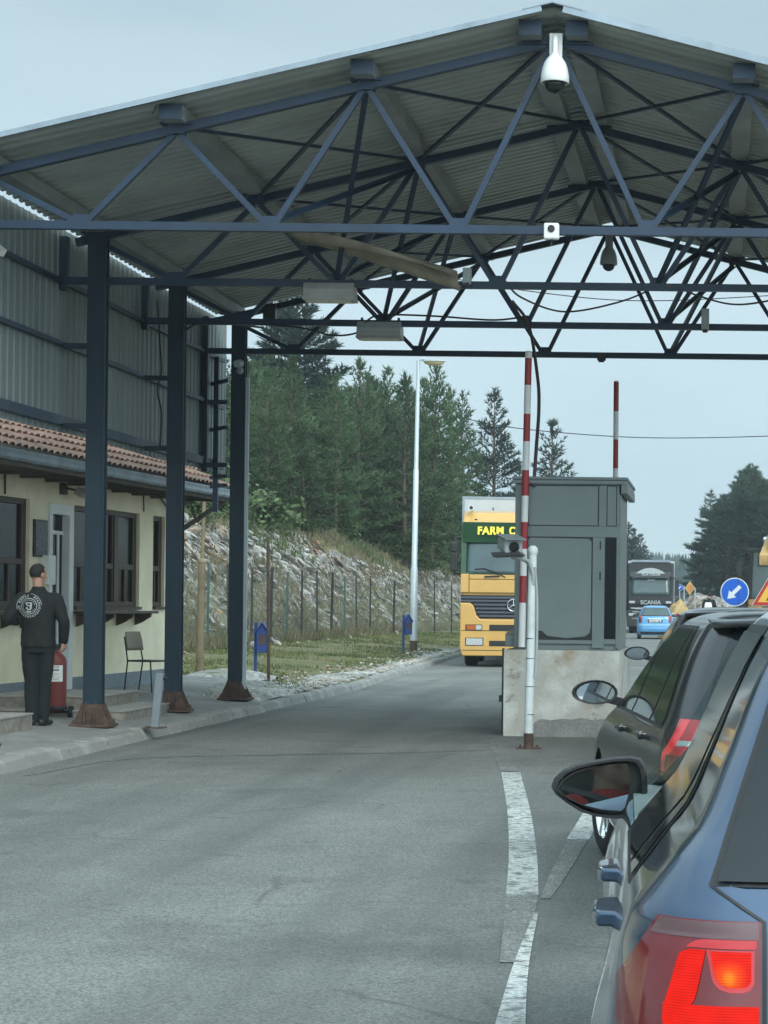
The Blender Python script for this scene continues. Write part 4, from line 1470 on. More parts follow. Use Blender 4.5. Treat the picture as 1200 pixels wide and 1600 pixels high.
def standing_person(label, loc, rz, jac, trou, head_turn, J, scale=1.0):
    t = thing('person', label, 'person', loc, rz)
    Mr = Matrix.Rotation(head_turn, 3, 'Z')
    hc = Vector(J['head'])
    b = MB()
    rings(b, [(0, 0, .84, .13, .10), (0, 0, .95, .15, .11), (0, 0, 1.10, .135, .10), (0, 0, 1.28, .165, .115), (0, 0, 1.40, .15, .10), (0, .0, 1.46, .08, .07), (0, .01, 1.50, .055, .055)])
    limb(b, [(0, .0, 1.46), (hc.x * .6, .012, 1.54), (hc.x, hc.y - .015, hc.z - .06)], [.060, .055, .054])
    head_into(b, hc, Mr)
    for s in ('L', 'R'):
        limb(b, [J['sh' + s], J['el' + s], J['wr' + s]], [.056, .042, .027])
        limb(b, [J['hip' + s], J['kn' + s], J['an' + s]], [.088, .056, .038])
        an = Vector(J['an' + s]); f = Vector(J.get('ft' + s, (0, 1, 0))).normalized()
        limb(b, [an, an - Z * .05 + f * .04, an - Z * .06 + f * .12], [.036, .032, .024])
        w = Vector(J['wr' + s]); dd = (w - Vector(J['el' + s])).normalized()
        hand_into(b, w, J.get('hd' + s, dd), J.get('hs' + s, (0, 1, 0)), J.get('curl' + s, .35))
    remeshed('body', b, M['skin'], t, .0065, 2)
    hair_cap(hc, Mr, t)
    b = MB()
    rings(b, [(0, 0, .86, .182, .138), (0, 0, .89, .190, .142), (0, 0, .97, .186, .138), (0, 0, 1.09, .180, .132), (0, 0, 1.22, .195, .138), (0, -.005, 1.34, .200, .136), (0, -.005, 1.41, .178, .115), (0, .0, 1.455, .125, .092), (0, .006, 1.50, .078, .076), (0, .010, 1.535, .068, .070)])
    for s in ('L', 'R'):
        e, w, sh_ = Vector(J['el' + s]), Vector(J['wr' + s]), Vector(J['sh' + s])
        limb(b, [Vector((sh_.x * .5, sh_.y, sh_.z + .012)), sh_, sh_.lerp(e, .5), e, e.lerp(w, .5), e.lerp(w, .93)], [.072, .080, .072, .064, .057, .050])
    jk = remeshed('jacket', b, jac, t, .010, 4, .009)
    b = MB()
    rings(b, [(0, 0, .80, .150, .115), (0, 0, .90, .165, .130), (0, 0, 1.0, .155, .125)])
    for s in ('L', 'R'):
        kn, an, hp = Vector(J['kn' + s]), Vector(J['an' + s]), Vector(J['hip' + s])
        limb(b, [hp, hp.lerp(kn, .5), kn, kn.lerp(an, .5), an + Z * -.02], [.098, .088, .072, .067, .066])
    remeshed('trousers', b, trou, t, .011, 4, .008)
    for s in ('L', 'R'):
        an = Vector(J['an' + s]); f = Vector(J.get('ft' + s, (0, 1, 0))).normalized()
        b = MB()
        limb(b, [an - f * .03 - Z * .045, an - Z * .040 + f * .02, an - Z * .050 + f * .10, an - Z * .056 + f * .17], [.042, .046, .038, .030])
        remeshed('shoe', b, M['black'], t, .009, 2)
    return t, jk


JB = dict(head=(-0.015, 0.03, 1.665), shL=(-.185, 0, 1.385), shR=(.190, 0.0, 1.385), elL=(-.32, -.06, 1.17), elR=(.285, -.05, 1.15), wrL=(-.27, .20, 1.14), wrR=(.275, .02, .93),
          hipL=(-.085, 0, .90), hipR=(.085, 0, .90), knL=(-.075, .015, .49), knR=(.075, .02, .49), anL=(-.055, -.02, .09), anR=(.06, -.01, .09),
          ftL=(-.15, 1, 0), ftR=(.35, 1, 0), curlR=0.75, curlL=0.3, hdR=(0.0, 0.25, -1), hsR=(0.3, 1, 0), hdL=(.3, 1, -.1), hsL=(1, -0.3, 0))
p = gnd(58, 1133, 0.17)
man, jk = standing_person('man in black with white round print on his back standing at the office', (p.x, p.y, 0.165), 0.12, M['jacket'], M['trousers'], -0.6, JB, 1.0)

# round print on the back of the jacket, laid onto the cloth
bmj = bmesh.new(); bmj.from_mesh(jk.data); bvh = BVHTree.FromBMesh(bmj)
EC = Vector((-0.075, 0, 1.315))
def onback(u, v):
    h = bvh.ray_cast(Vector((EC.x + u, -1, EC.z + v)), Vector((0, 1, 0)))
    y = h[0].y if h[0] is not None else -0.13
    return Vector((EC.x + u, y - 0.004, EC.z + v))
b = MB()
def arc(r0, r1, a0, a1, n=10):
    for k in range(n):
        t0, t1 = a0 + (a1 - a0) * k / n, a0 + (a1 - a0) * (k + 1) / n
        b.poly([onback(r0 * math.cos(t0), r0 * math.sin(t0)), onback(r1 * math.cos(t0), r1 * math.sin(t0)), onback(r1 * math.cos(t1), r1 * math.sin(t1)), onback(r0 * math.cos(t1), r0 * math.sin(t1))])
arc(0.083, 0.090, 0, 2 * PI, 36); arc(0.066, 0.070, 0.2, 2 * PI - .4, 28); arc(0.134, 0.138, 0.1, 1.5, 12); arc(0.134, 0.138, 2.0, 3.4, 12)
for k in range(26):
    a0 = 2 * PI * k / 26
    if k in (5, 6, 12): continue
    arc(0.100, 0.126, a0, a0 + 0.04, 1); arc(0.100, 0.126, a0 + 0.10, a0 + 0.135, 1)
    arc(0.120, 0.126, a0, a0 + 0.135, 1) if k % 2 else arc(0.110, 0.116, a0, a0 + 0.135, 1)
for (u0, v0, u1, v1) in ((-.03, .03, .03, .042), (-.035, .012, -.02, .038), (.02, .005, .036, .036), (-.022, .0, .022, .012), (.012, -.03, .034, .004), (-.034, -.03, -.01, -.012), (-.02, -.044, .024, -.03), (-.025, -.068, .025, -.054)):
    b.poly([onback(u0, v0), onback(u1, v0), onback(u1, v1), onback(u0, v1)])
b.build('back_print', M['emblem'], jk, world=False, fix=False)


# ------------------------------------------------------------------ things hung on the canopy
RY90 = Matrix.Rotation(PI / 2, 3, 'Y')
RX90 = Matrix.Rotation(PI / 2, 3, 'X')


def dome_camera(label, p, s=1.0, arm=0.16, shell=None):
    "p: underside centre of the bell"
    t = thing('dome_camera', label, 'camera', p, 0, 'dome cameras on the canopy')
    b = MB()
    b.lathe([(0.130 * s, 0.0), (0.136 * s, 0.012), (0.132 * s, 0.07), (0.122 * s, 0.13), (0.102 * s, 0.19), (0.072 * s, 0.235), (0.042 * s, 0.262), (0.036 * s, 0.28)], (0, 0, 0), 28)
    b.build('housing', shell or M['whiteplastic'], t, smooth=50, **LB)
    b = MB()
    b.lathe([(0.118 * s, -0.004)] + [(0.094 * s * math.cos(a), -0.012 - 0.085 * s * math.sin(a)) for a in frange(0, PI / 2 - .05, 0.15)], (0, 0, 0), 24)
    b.build('dome', M['carglass'], t, smooth=50, **LB)
    b = MB()
    b.tube([(0, 0, 0.25 * s), (0, 0, 0.25 * s + arm), (0, 0.02, 0.30 * s + arm), (0, 0.08, 0.33 * s + arm)], 0.028 * s, 10)
    b.box((-0.06 * s, 0.07, 0.25 * s), (0.06 * s, 0.09, 0.36 * s + arm))
    b.build('bracket', shell or M['whiteplastic'], t, smooth=50, **LB)
    return t
dome_camera('large white dome camera at the front peak of the canopy', at(867, 130, 19.30), 1.0, 0.13)
dome_camera('small pale dome camera hanging from the rear truss of the canopy', at(951, 414, 29.1), 0.92, 0.10, M['camgrey'])

t = thing('box_camera', 'small white square camera on the front bottom chord of the canopy', 'camera', at(862, 362, 19.44))
b = MB(); b.box((-0.073, -0.05, -0.078), (0.073, 0.03, 0.078)); b.build('case', M['whiteplastic'], t, bevel=0.018, **LB)
b = MB(); b.lathe([(0.034, 0), (0.034, 0.012), (0.026, 0.013)], (0, -0.0505, 0.02), 20, RX90); b.build('lens', M['black'], t, **LB)
b = MB(); b.lathe([(0.014, 0), (0.008, -0.035), (0.012, -0.05)], (0, -0.01, -0.078), 10); b.build('antenna', M['black'], t, **LB)

def fixture(label, p, w, h, dark):
    t = thing('flood_lamp', label, 'lamp', p, 0, 'long lamp housings under the trusses')
    b = MB()
    b.prism([(-0.10, h * .5), (0.10, h * .5), (0.14, h * .1), (0.14, -h * .5), (-0.14, -h * .5), (-0.14, h * .1)], (-w / 2, 0, 0), (0, 1, 0), (0, 0, 1), (w, 0, 0))
    b.build('housing', M['floodlight'] if not dark else M['camgrey'], t, bevel=0.008, **LB)
    b = MB()
    b.box((-w / 2 - 0.006, -0.15, -h * .5 - 0.004), (w / 2 + 0.006, 0.15, -h * .5 + 0.03))
    b.box((-w / 2 + 0.05, -0.143, -h * .2), (w / 2 - 0.05, -0.14, -h * .14))
    b.build('rim', M['floodlight'], t, **LB)
    b = MB()
    b.box((-w / 2 + 0.03, -0.12, -h * .5 - 0.012), (w / 2 - 0.03, 0.12, -h * .5 - 0.005)); b.build('lens', M['lampclear'], t, **LB)
    for s in (-1, 1):
        b = MB(); b.bar((s * w * .42, 0, h * .45), (s * w * .42, 0.02, h * .5 + 0.06), 0.03); b.build('hanger', M['black'], t, **LB)
fixture('pale long lamp housing hung under the second truss', at(516, 457, 22.95), 0.56, 0.19, False)
fixture('grey long lamp housing hung under the third truss', at(594, 517, 26.2), 0.56, 0.21, True)

def smallbox(name, label, p, lo, hi, m_, extra=None, cat='box'):
    t = thing(name, label, cat, p)
    b = MB(); b.box(lo, hi); b.build('case', m_, t, bevel=0.008, **LB)
    b = MB(); b.box((lo[0] + .02, lo[1] - .012, lo[2] - .03), (hi[0] - .02, lo[1], lo[2] + .012)); b.build('bracket', M['black'], t, **LB)
    return t
smallbox('control_box', 'small upright grey box on the second truss beside the loose sheet', at(730, 436, 22.85), (-0.045, -0.05, -0.06), (0.045, 0.05, 0.12), M['camgrey'])
smallbox('radio_box', 'slim upright grey antenna box on the third truss right of the dome camera', at(1102, 500, 26.1), (-0.05, -0.05, -0.14), (0.05, 0.05, 0.14), M['camgrey'])
smallbox('junction_box', 'black junction box on the rear truss near the last column', at(422, 489, 29.2), (-0.09, -0.06, -0.11), (0.09, 0.06, 0.13), M['black'])
smallbox('small_camera', 'small black camera under the middle of the rearmost bottom chord', at(940, 557, 29.25), (-0.06, -0.05, -0.06), (0.06, 0.05, 0.05), M['black'], cat='camera')
t = thing('bullet_camera', 'white bullet camera on the last column of the canopy', 'camera', at(374, 566, 29.15))
b = MB(); b.lathe([(0.05, 0), (0.06, 0.02), (0.06, 0.24), (0.045, 0.26)], (0, 0.1, 0), 14, Matrix.Rotation(R(100), 3, 'X')); b.build('case', M['camgrey'], t, smooth=50, **LB)
b = MB(); b.bar((0, 0.05, 0), (0.02, 0.08, -0.16), 0.05); b.ball((0.01, 0.0, -0.12), 0.055, 2); b.build('bracket', M['camgrey'], t, **LB)
t = thing('wall_camera', 'white camera cut by the left edge of the picture beneath the eave', 'camera', at(-4, 392, 20.6))
b = MB(); b.bar((-0.15, 0.05, 0.14), (0.07, -0.04, -0.03), 0.085, 0.085); b.build('case', M['whiteplastic'], t, bevel=0.012, **LB)
b = MB(); b.bar((-0.12, 0.05, 0.1), (-0.25, 0.1, 0.3), 0.03); b.build('bracket', M['camgrey'], t, **LB)
b = MB(); b.tube([at(238, 178, 19.3), at(252, 151, 19.3), at(255, 170, 19.3)], 0.006, 5)
tag(b.build('bent_wire', M['cable']), 'thin bent wire sticking up from the front edge of the canopy roof', 'wire')

# cables ------------------------------------------------------------------------
def cable(name, label, pts, r, m_=None, cat='cable'):
    b = MB(); b.tube(smooth_path(pts, 10), r, 6)
    return tag(b.build(name, m_ or M['cable'], smooth=60), label, cat)
cable('conduit', 'thick purplish conduit curving down from the canopy to the grey booth', [at(800, 470, 25.9), at(826, 508, 26), at(840, 590, 25.4), at(842, 640, 25.0), at(838, 700, 24.6), at(834, 760, 24.4)], 0.022, M['conduit'])
cable('slack_cable', 'black cable sagging between the trusses below the rear dome camera', [at(790, 440, 22.9), at(815, 465, 24), at(880, 487, 25), at(960, 474, 25), at(1016, 452, 25), at(1022, 436, 26)], 0.012)
cable('slack_cable', 'black cable sagging along the right end of the trusses', [at(1050, 445, 23), at(1085, 460, 24), at(1140, 475, 24.5), at(1190, 472, 25), at(1260, 455, 25)], 0.012)
cable('slack_cable', 'black cable looping along the third truss to the grey lamp housing', [at(400, 506, 26.1), at(470, 512, 26.1), at(520, 524, 26.1), at(560, 519, 26.1), at(575, 500, 26.1), at(600, 492, 26.1), at(680, 494, 26.1), at(770, 500, 26.1), at(826, 494, 26.1)], 0.012)
cable('slack_cable', 'pair of dark cables drooping between the second and third columns', [at(284, 520, 25.9), at(310, 505, 26.2), at(345, 502, 27), at(380, 508, 28), at(410, 512, 28.6)], 0.016)
cable('wall_cable', 'black cable running down the corrugated side wall to the eave', [at(246, 470, 26.8), at(250, 540, 26.6), at(252, 580, 26.6), at(246, 610, 26.6), at(252, 645, 26.6), at(250, 700, 26.6)], 0.012)
cable('overhead_wire', 'thin overhead wire crossing the sky behind the barrier poles', [at(700, 648, 150), at(800, 668, 150), at(960, 682, 150), at(1100, 684, 150), at(1300, 678, 150)], 0.035)
cable('overhead_wire', 'thin overhead wire crossing the sky just behind the trusses', [at(700, 434, 120), at(850, 458, 120), at(1000, 470, 120), at(1200, 462, 120), at(1330, 450, 120)], 0.03)

# ------------------------------------------------------------------ roadside things on the left
p = gnd(646, 1015, 0.2)
t = thing('street_lamp', 'tall pale grey street lamp with a single lamp head by the left kerb', 'street lamp', (p.x, p.y, 0.14))
sc = p.y / FPX
hh = (1015 - 560) * sc
b = MB(); b.tube([(0, 0, 0.0), (0, 0, 2.4), (0.0, 0, 2.42), (0.02, 0, 5.2), (0.02, 0, 5.22), (0.05, 0, hh)], [0.105, 0.098, 0.082, 0.076, 0.062, 0.052], 12); b.build('pole', M['galv'], t, smooth=50, **LB)
b = MB(); b.lathe([(0.115, 0), (0.112, 0.30), (0.105, 0.32)], (0, 0, 0), 12); b.build('base_sleeve', M['rust'], t, smooth=50, **LB)
b = MB(); b.tube([(0.05, 0, hh - 0.05), (0.08, 0, hh + 0.03), (0.25, 0, hh + 0.05)], 0.045, 8); b.build('arm', M['galv'], t, smooth=60, **LB)
b = MB(); b.lathe([(0.02, 0.07), (0.15, 0.055), (0.3, 0.02), (0.34, -0.02), (0.30, -0.03)], (0.5, 0, hh), 20)
for v in b.bm.verts: v.co.y *= 0.5
b.build('lamp_head', M['camgrey'], t, smooth=50, **LB)
b = MB(); b.lathe([(0.30, -0.031), (0.27, -0.09), (0.15, -0.13), (0.02, -0.145)], (0.5, 0, hh), 20)
for v in b.bm.verts: v.co.y *= 0.5
b.build('lens', mat('yellowed_lens', (0.42, 0.36, 0.20), 0.2, var=0.1), t, smooth=50, **LB)

def litter_bin(label, px, py, zg, rz):
    p = gnd(px, py, zg)
    t = thing('litter_bin', label, 'litter bin', (p.x, p.y, zg - 0.03), rz, 'blue house shaped litter bins')
    b = MB(); b.tube([(0, 0, 0), (0, 0, 0.62), (0.0, 0, 1.0)], 0.03, 8); b.build('post', M['binblue'], t, **LB)
    b = MB()
    w = 0.19
    b.prism([(0.0, 0), (w, 0), (w + 0.01, 0.36), (w * 0.5, 0.52), (-0.01, 0.36)], (0.025, -0.11, 0.45), (1, 0, 0), (0, 0, 1), (0, 0.22, 0))
    b.build('bin_body', M['binblue'], t, bevel=0.008, **LB)
    b = MB(); b.prism([(-0.03, 0.35), (w * 0.5, 0.54), (w + 0.03, 0.35), (w + 0.03, 0.372), (w * 0.5, 0.565), (-0.03, 0.372)], (0.025, -0.14, 0.45), (1, 0, 0), (0, 0, 1), (0, 0.28, 0)); b.build('lid', M['binblue'], t, **LB)
    b = MB(); b.box((0.06, -0.113, 0.60), (0.18, -0.1105, 0.78)); b.build('opening', M['rust'], t, **LB)
litter_bin('blue house shaped litter bin beside the rusty post', 399, 1056, 0.2, 0.15)
litter_bin('blue house shaped litter bin at the foot of the street lamp', 630, 1015, 0.24, 0.4)

p = gnd(311, 1061, 0.15)
t = thing('tan_pole', 'stepped tan pole with a thinner upper tube behind the second column', 'pole', (p.x, p.y, 0.12))
b = MB(); b.tube([(0, 0, 0), (0.03, 0, 2.1)], 0.066, 12); b.build('post', M['polebrown'], t, smooth=50, **LB)
b = MB(); b.ball((0.03, 0, 2.12), 0.075, 2); b.build('joint', M['polebrown'], t, smooth=180, **LB)
b = MB(); b.tube([(0.03, 0, 2.12), (0.06, 0, 3.4)], 0.034, 10); b.build('upper_tube', M['polebrown'], t, smooth=50, **LB)
p = gnd(419, 1062, 0.17)
t = thing('rusty_post', 'thin rusty steel post standing in the grass next to a blue litter bin', 'post', (p.x, p.y, 0.13))
b = MB(); b.tube([(0.01, 0, 0), (-0.03, 0, 2.55)], 0.030, 8); b.build('post', M['rust'], t, smooth=60, **LB)

# wire fence
fence = thing('wire_fence', 'tall rusty wire mesh fence along the foot of the rock cutting', 'fence', (-12.85, 50, 0.3))
FXP = lambda y: -12.85 + (0.0 if y < 75 else 0.19 * (y - 75))
py_, fp = 40.0, []
i = 0
while py_ < 95:
    x = FXP(py_) + random.uniform(-.03, .03)
    z = terr(x, py_)
    h = 2.12 + random.uniform(-0.06, 0.08)
    fp.append((x, py_, z, h))
    b = MB()
    b.bar((x, py_, z - 0.1), (x + random.uniform(-.05, .05), py_ + random.uniform(-.06, .06), z + h), 0.055 if i % 4 else 0.075)
    b.build('post', M['fencegreen'] if i % 4 == 1 else M['fencepost'], fence)
    py_ += 2.35 + random.uniform(-0.15, 0.15)
    i += 1
b = MB()
for f in frange(0.04, 0.98, 0.10):
    for (x0, y0, z0, h0), (x1, y1, z1, h1) in zip(fp, fp[1:]):
        m = Vector(((x0 + x1) / 2, (y0 + y1) / 2, (z0 + z1) / 2 + (h0 + h1) / 2 * f - 0.03))
        b.bar((x0, y0, z0 + h0 * f), m, 0.006); b.bar(m, (x1, y1, z1 + h1 * f), 0.006)
for (x0, y0, z0, h0), (x1, y1, z1, h1) in zip(fp, fp[1:]):
    for k in range(1, 14):
        u = k / 14
        b.bar((x0 + (x1 - x0) * u, y0 + (y1 - y0) * u, z0), (x0 + (x1 - x0) * u, y0 + (y1 - y0) * u, z0 + h0 * 0.96), 0.004)
b.build('wire_mesh', M['wire'], fence)

# ------------------------------------------------------------------ booth island
BY = gnd(790, 1150).y
s_ = BY / FPX
def bx(px): return (px - PX + ROLL * -60) * s_
def bz(py): return H - (py - PY - ROLL * (880 - PX)) * s_
t = thing('concrete_plinth', 'stained concrete block under the grey booth', 'concrete base', ((bx(790) + bx(970)) / 2, BY + 1.4, 0))
b = MB()
x0, x1, zt = bx(789), bx(970), bz(1016)
b.grid(lambda u, v: Vector((x0 + (x1 - x0) * u, BY + 0.01 * nz(u * 5, v * 5, 1.3), v * zt + 0.008 * nz(u * 9, v, 1, 4) * (v > .9))), frange(0, 1, 0.04), frange(0, 1, 0.05))
b.grid(lambda u, v: Vector((x0 + (x1 - x0) * u, BY + 2.9 * v, zt - 0.003)), frange(0, 1, 0.1), frange(0.0, 1, 0.1))
b.grid(lambda u, v: Vector((x0, BY + 2.9 * u, v * zt)), frange(0, 1, 0.1), frange(0, 1, 0.1))
b.grid(lambda u, v: Vector((x1, BY + 2.9 * u, v * zt)), frange(0, 1, 0.1), frange(0, 1, 0.1))
b.grid(lambda u, v: Vector((x0 + (x1 - x0) * u, BY + 2.9, v * zt)), frange(0, 1, 0.1), frange(0, 1, 0.1))
b.build('block', M['concrete'], t, smooth=40)
b = MB(); b.box((x0 - 0.025, BY + 0.03, 0.02), (x0 - 0.002, BY + 0.10, zt + 0.015)); b.box((x0 - 0.06, BY + 0.06, 0.40), (x0 - 0.026, BY + 0.12, 0.48))
b.build('corner_strip', M['black'], t)
t2 = thing('concrete_apron', 'low rough concrete apron along the foot of the booth block', 'concrete base', ((x0 + x1) / 2, BY - .2, 0))
b = MB()
b.grid(lambda u, v: Vector((x0 + 0.25 + (x1 + 0.1 - x0 - 0.25) * u, BY - 0.06 * (1 - v) - 0.07 * abs(nz(u * 4, 0, 1.0)) * (1 - v), (0.21 * v + (0.05 * nz(u * 6, 3, 1.0) * v)) * (0.35 + 0.65 * sst(u * 6)))), frange(0, 1, 0.05), frange(0, 1, 0.25))
b.build('apron', M['pave'], t2, smooth=60)

CY0, CY1 = BY + 0.22, BY + 2.3
sb = CY0 / FPX
def cx(px, py=880): return (px - PX + ROLL * (py - PY)) * sb
def cz(py, px=880): return H - (py - PY - ROLL * (px - PX)) * sb
booth = thing('booth', 'grey metal inspection booth with a blank panelled front on a concrete block', 'booth', (cx(885), CY0, zt))
xl, xr = cx(804), cx(967)
zroof = cz(750)
b = MB()
b.box((xl, CY0 + 0.02, zt), (xr, CY1, zroof)); b.build('cabin', M['boothgrey'], booth)
b = MB(); b.box((xl - 0.03, CY0 - 0.07, zroof), (xr + 0.10, CY1 + 0.1, zroof + 0.035)); b.box((xl - 0.02, CY0 - 0.05, zroof - 0.05), (xr + 0.085, CY1 + 0.08, zroof)); b.box((xr + 0.02, CY0 - 0.06, zroof - 0.16), (xr + 0.098, CY1, zroof - 0.05))
b.build('roof', M['boothgrey'], booth, bevel=0.006)
# framing standing proud of the panels
b = MB()
yf0, yf1 = CY0 - 0.012, CY0 + 0.019
def fr(a, c, d, e): b.box((cx(a), yf0, cz(e)), (cx(c), yf1, cz(d)))
fr(805, 967, 752, 758); fr(805, 967, 822, 839); fr(805, 824, 758, 822); fr(805, 824, 839, 1012); fr(935, 947, 758, 822); fr(926, 945, 839, 1012); fr(963, 967, 758, 822); fr(963, 967, 839, 1012); fr(824, 926, 1000, 1006); fr(945, 963, 998, 1006)
b.build('frame', M['boothgrey'], booth, bevel=0.004)
b = MB()
for (a, c, d, e) in ((824.5, 934.5, 758.5, 821.5), (947.5, 962.5, 758.5, 821.5), (824.5, 925.5, 839.5, 999.5)):
    b.box((cx(a), CY0 + 0.004, cz(e)), (cx(c), CY0 + 0.019, cz(d)))
b.build('gasket', M['black'], booth)
def rr(a, c, d, e, rad, y0, y1, mb):
    X0, X1, Z0, Z1 = cx(a), cx(c), cz(e), cz(d)
    P = []
    for (ox, oz, a0) in ((X1 - rad, Z1 - rad, 0), (X0 + rad, Z1 - rad, PI / 2), (X0 + rad, Z0 + rad, PI), (X1 - rad, Z0 + rad, 1.5 * PI)):
        for q in frange(0, PI / 2, PI / 10): P.append((ox + rad * math.cos(a0 + q), oz + rad * math.sin(a0 + q)))
    mb.prism(P, (0, y1, 0), (1, 0, 0), (0, 0, 1), (0, y0 - y1, 0))
b = MB()
rr(825.6, 933.2, 759.5, 820.4, 0.004, CY0 - 0.002, CY0 + 0.003, b); rr(948.4, 961.8, 759.5, 820.4, 0.004, CY0 - 0.002, CY0 + 0.003, b)
b.build('panel', M['boothpanel'], booth)
b = MB()
P = [(cx(825), cz(843)), (cx(829), cz(840.5)), (cx(919), cz(841.5)), (cx(924), cz(846)), (cx(924.2), cz(980)), (cx(922), cz(989)), (cx(915), cz(994)), (cx(886), cz(997)), (cx(868), cz(995)), (cx(856), cz(993.5)), (cx(848), cz(986)), (cx(836), cz(985)), (cx(826), cz(983))]
b.prism(P, (0, CY0 - 0.006, 0), (1, 0, 0), (0, 0, 1), (0, 0.009, 0)); b.build('panel', M['boothpanel'], booth)
b = MB()
b.box((cx(945.5), CY0 - 0.002, cz(997.5)), (cx(962.5), CY0 + 0.0185, cz(832))); b.build('window', M['darkglass'], booth)
for yy in (851, 899):
    b = MB(); b.tube([(cx(938), yf0 - 0.004, cz(yy - 6)), (cx(938), yf0 - 0.004, cz(yy + 7))], 0.008, 8); b.build('hinge', M['black'], booth)
b = MB(); b.box((xr, CY0 - 0.012, zt - 0.0), (xr + 0.02, CY0 + 0.10, zroof - 0.17)); b.build('corner_post', M['boothgrey'], booth)

# barrier poles ------------------------------------------------------------------
def barrier(label, p0, p1, bands, r=0.042, housing=True):
    t = thing('barrier_pole', label, 'barrier', p0, 0, 'raised barrier poles')
    d = p1 - p0
    for (a, c, colr) in bands:
        b = MB(); b.tube([d * a, d * c], r, 14); b.build('band', M['red'] if colr == 'r' else M['white'], t, smooth=50, **LB)
    b = MB(); b.lathe([(r * .9, 0), (r * .9, 0.012), (r * .5, 0.02)], d, 12); b.build('cap', M['white'], t, **LB)
    return t
p0, p1 = at(815, 1011, BY + 0.10), at(826, 551, BY + 0.14)
ys = [1011, 942, 900, 858, 816, 775, 735, 690, 647, 602, 560, 551]
bands = []
for k, (a, c) in enumerate(zip(ys, ys[1:])):
    bands.append(((1011 - a) / 460, (1011 - c) / 460, 'w' if k % 2 == 0 else 'r'))
t = barrier('tall red and white barrier pole raised in front of the grey booth', p0, p1, bands)
t = thing('barrier_motor', 'grey barrier motor housing with a yellowed lid at the corner of the concrete block', 'barrier motor', at(801, 1010, BY + 0.5))
b = MB(); b.box((-0.075, -0.16, 0.0), (0.13, 0.2, 0.15)); b.build('case', M['boothgrey'], t, bevel=0.012, **LB)
b = MB(); b.prism([(-0.08, 0.15), (-0.02, 0.205), (0.08, 0.215), (0.135, 0.15)], (0, -0.165, 0), (1, 0, 0), (0, 0, 1), (0, 0.37, 0)); b.build('lid', M['sheet'], t, **LB)
p0, p1 = at(959.5, 1010, 28.0), at(963, 597, 28.0)
ys = [1010, 912, 869, 820, 776, 732, 687, 643, 597]
bands = []
for k, (a, c) in enumerate(zip(ys, ys[1:])):
    bands.append(((1010 - a) / 413, (1010 - c) / 413, 'w' if k % 2 == 0 else 'r'))
barrier('second barrier pole raised behind the grey booth, its top against the sky', p0, p1, bands, 0.036)
t = thing('barrier_motor', 'barrier motor cabinet standing on the road behind the booth', 'barrier motor', (p0.x, p0.y, 0.0))
b = MB(); b.box((-0.17, -0.15, 0.02), (0.17, 0.2, p0.z - 0.002)); b.build('case', M['boothgrey'], t, bevel=0.015, **LB)
b = MB(); b.box((-0.2, -0.18, 0.0), (0.2, 0.23, 0.02)); b.build('foot', M['black'], t, **LB)

# white post with plate reader -----------------------------------------------------
p = gnd(826, 1170)
s2 = p.y / FPX
t = thing('camera_post', 'white steel post with a rusty foot and a strapped cable in front of the booth', 'post', (p.x, p.y, 0.0))
hp = (1170 - 857) * s2
b = MB(); b.tube([(0, 0, 0.012), (0.0, 0, 0.25), (0.012, 0, hp * .55), (0.02, 0, hp)], [0.05, 0.049, 0.047, 0.045], 16); b.lathe([(0.05, hp - 0.06), (0.055, hp - .04), (0.055, hp), (0.03, hp + 0.03)], (0.02, 0, 0), 14); b.build('pole', M['whitepost'], t, smooth=50, **LB)
b = MB(); b.lathe([(0.053, 0.012), (0.0525, 0.10), (0.051, 0.17)], (0, 0, 0), 16); b.box((-0.13, -0.09, 0.0), (0.13, 0.09, 0.012))
for sx in (-.09, .09): b.lathe([(0.014, 0), (0.014, 0.03)], (sx, 0, 0.012), 6)
b.build('base_plate', M['rust'], t, **LB)
b = MB(); b.tube(smooth_path([(0.05, -0.04, hp - 0.2), (0.075, -0.03, hp - 0.55), (0.078, -0.02, hp * .55), (0.072, -0.03, hp * .4), (0.062, -0.03, hp * .36)]), 0.014, 7); b.build('cable', M['camgrey'], t, **LB)
for z in (hp * 0.31, hp * 0.55, hp * 0.45, hp * 0.17):
    b = MB(); b.lathe([(0.051, z), (0.051, z + 0.007)], (0.006, 0, 0), 14); b.build('strap', M['black'], t, **LB)
q = p + Vector((-0.02, -0.08, hp - 0.10))
t = thing('plate_camera', 'grey plate reading camera on a curved bracket at the top of the white post', 'camera', q)
c = (at(797, 851, p.y - 0.25) - q)
Mq = Matrix.Rotation(0.35, 3, 'Z') @ Matrix.Rotation(0.16, 3, 'X')
b = MB(); b.cbox(c, (0.20, 0.34, 0.155), Mq); b.build('housing', M['camgrey'], t, bevel=0.03, seg=3, **LB)
b = MB(); b.cbox(c + Mq @ Vector((0, -0.03, 0.085)), (0.235, 0.42, 0.012), Mq); b.build('sunshield', M['boothgrey'], t, **LB)
b = MB(); b.lathe([(0.055, 0), (0.055, 0.012), (0.04, 0.014)], c + Mq @ Vector((0.0, -0.175, 0.0)), 18, Mq @ RX90); b.build('lens', M['carglass'], t, smooth=40, **LB)
b = MB(); b.prism([(-0.19, 0.02), (0.10, 0.05), (0.16, -0.01), (-0.16, -0.03)], c + Vector((0, -0.16, -0.11)), (1, 0, 0), (0, 0, 1), (0, 0.3, 0)); b.build('infrared_lamp', M['black'], t, bevel=0.006, **LB)
b = MB(); b.tube(smooth_path([c + Vector((0.02, 0, -0.13)), c + Vector((0.10, 0, -0.14)), Vector((0.0, 0, -0.05)), Vector((0.045, 0.04, -0.16)), Vector((0.05, 0.06, -0.3))]), 0.026, 10); b.build('bracket', M['camgrey'], t, smooth=60, **LB)


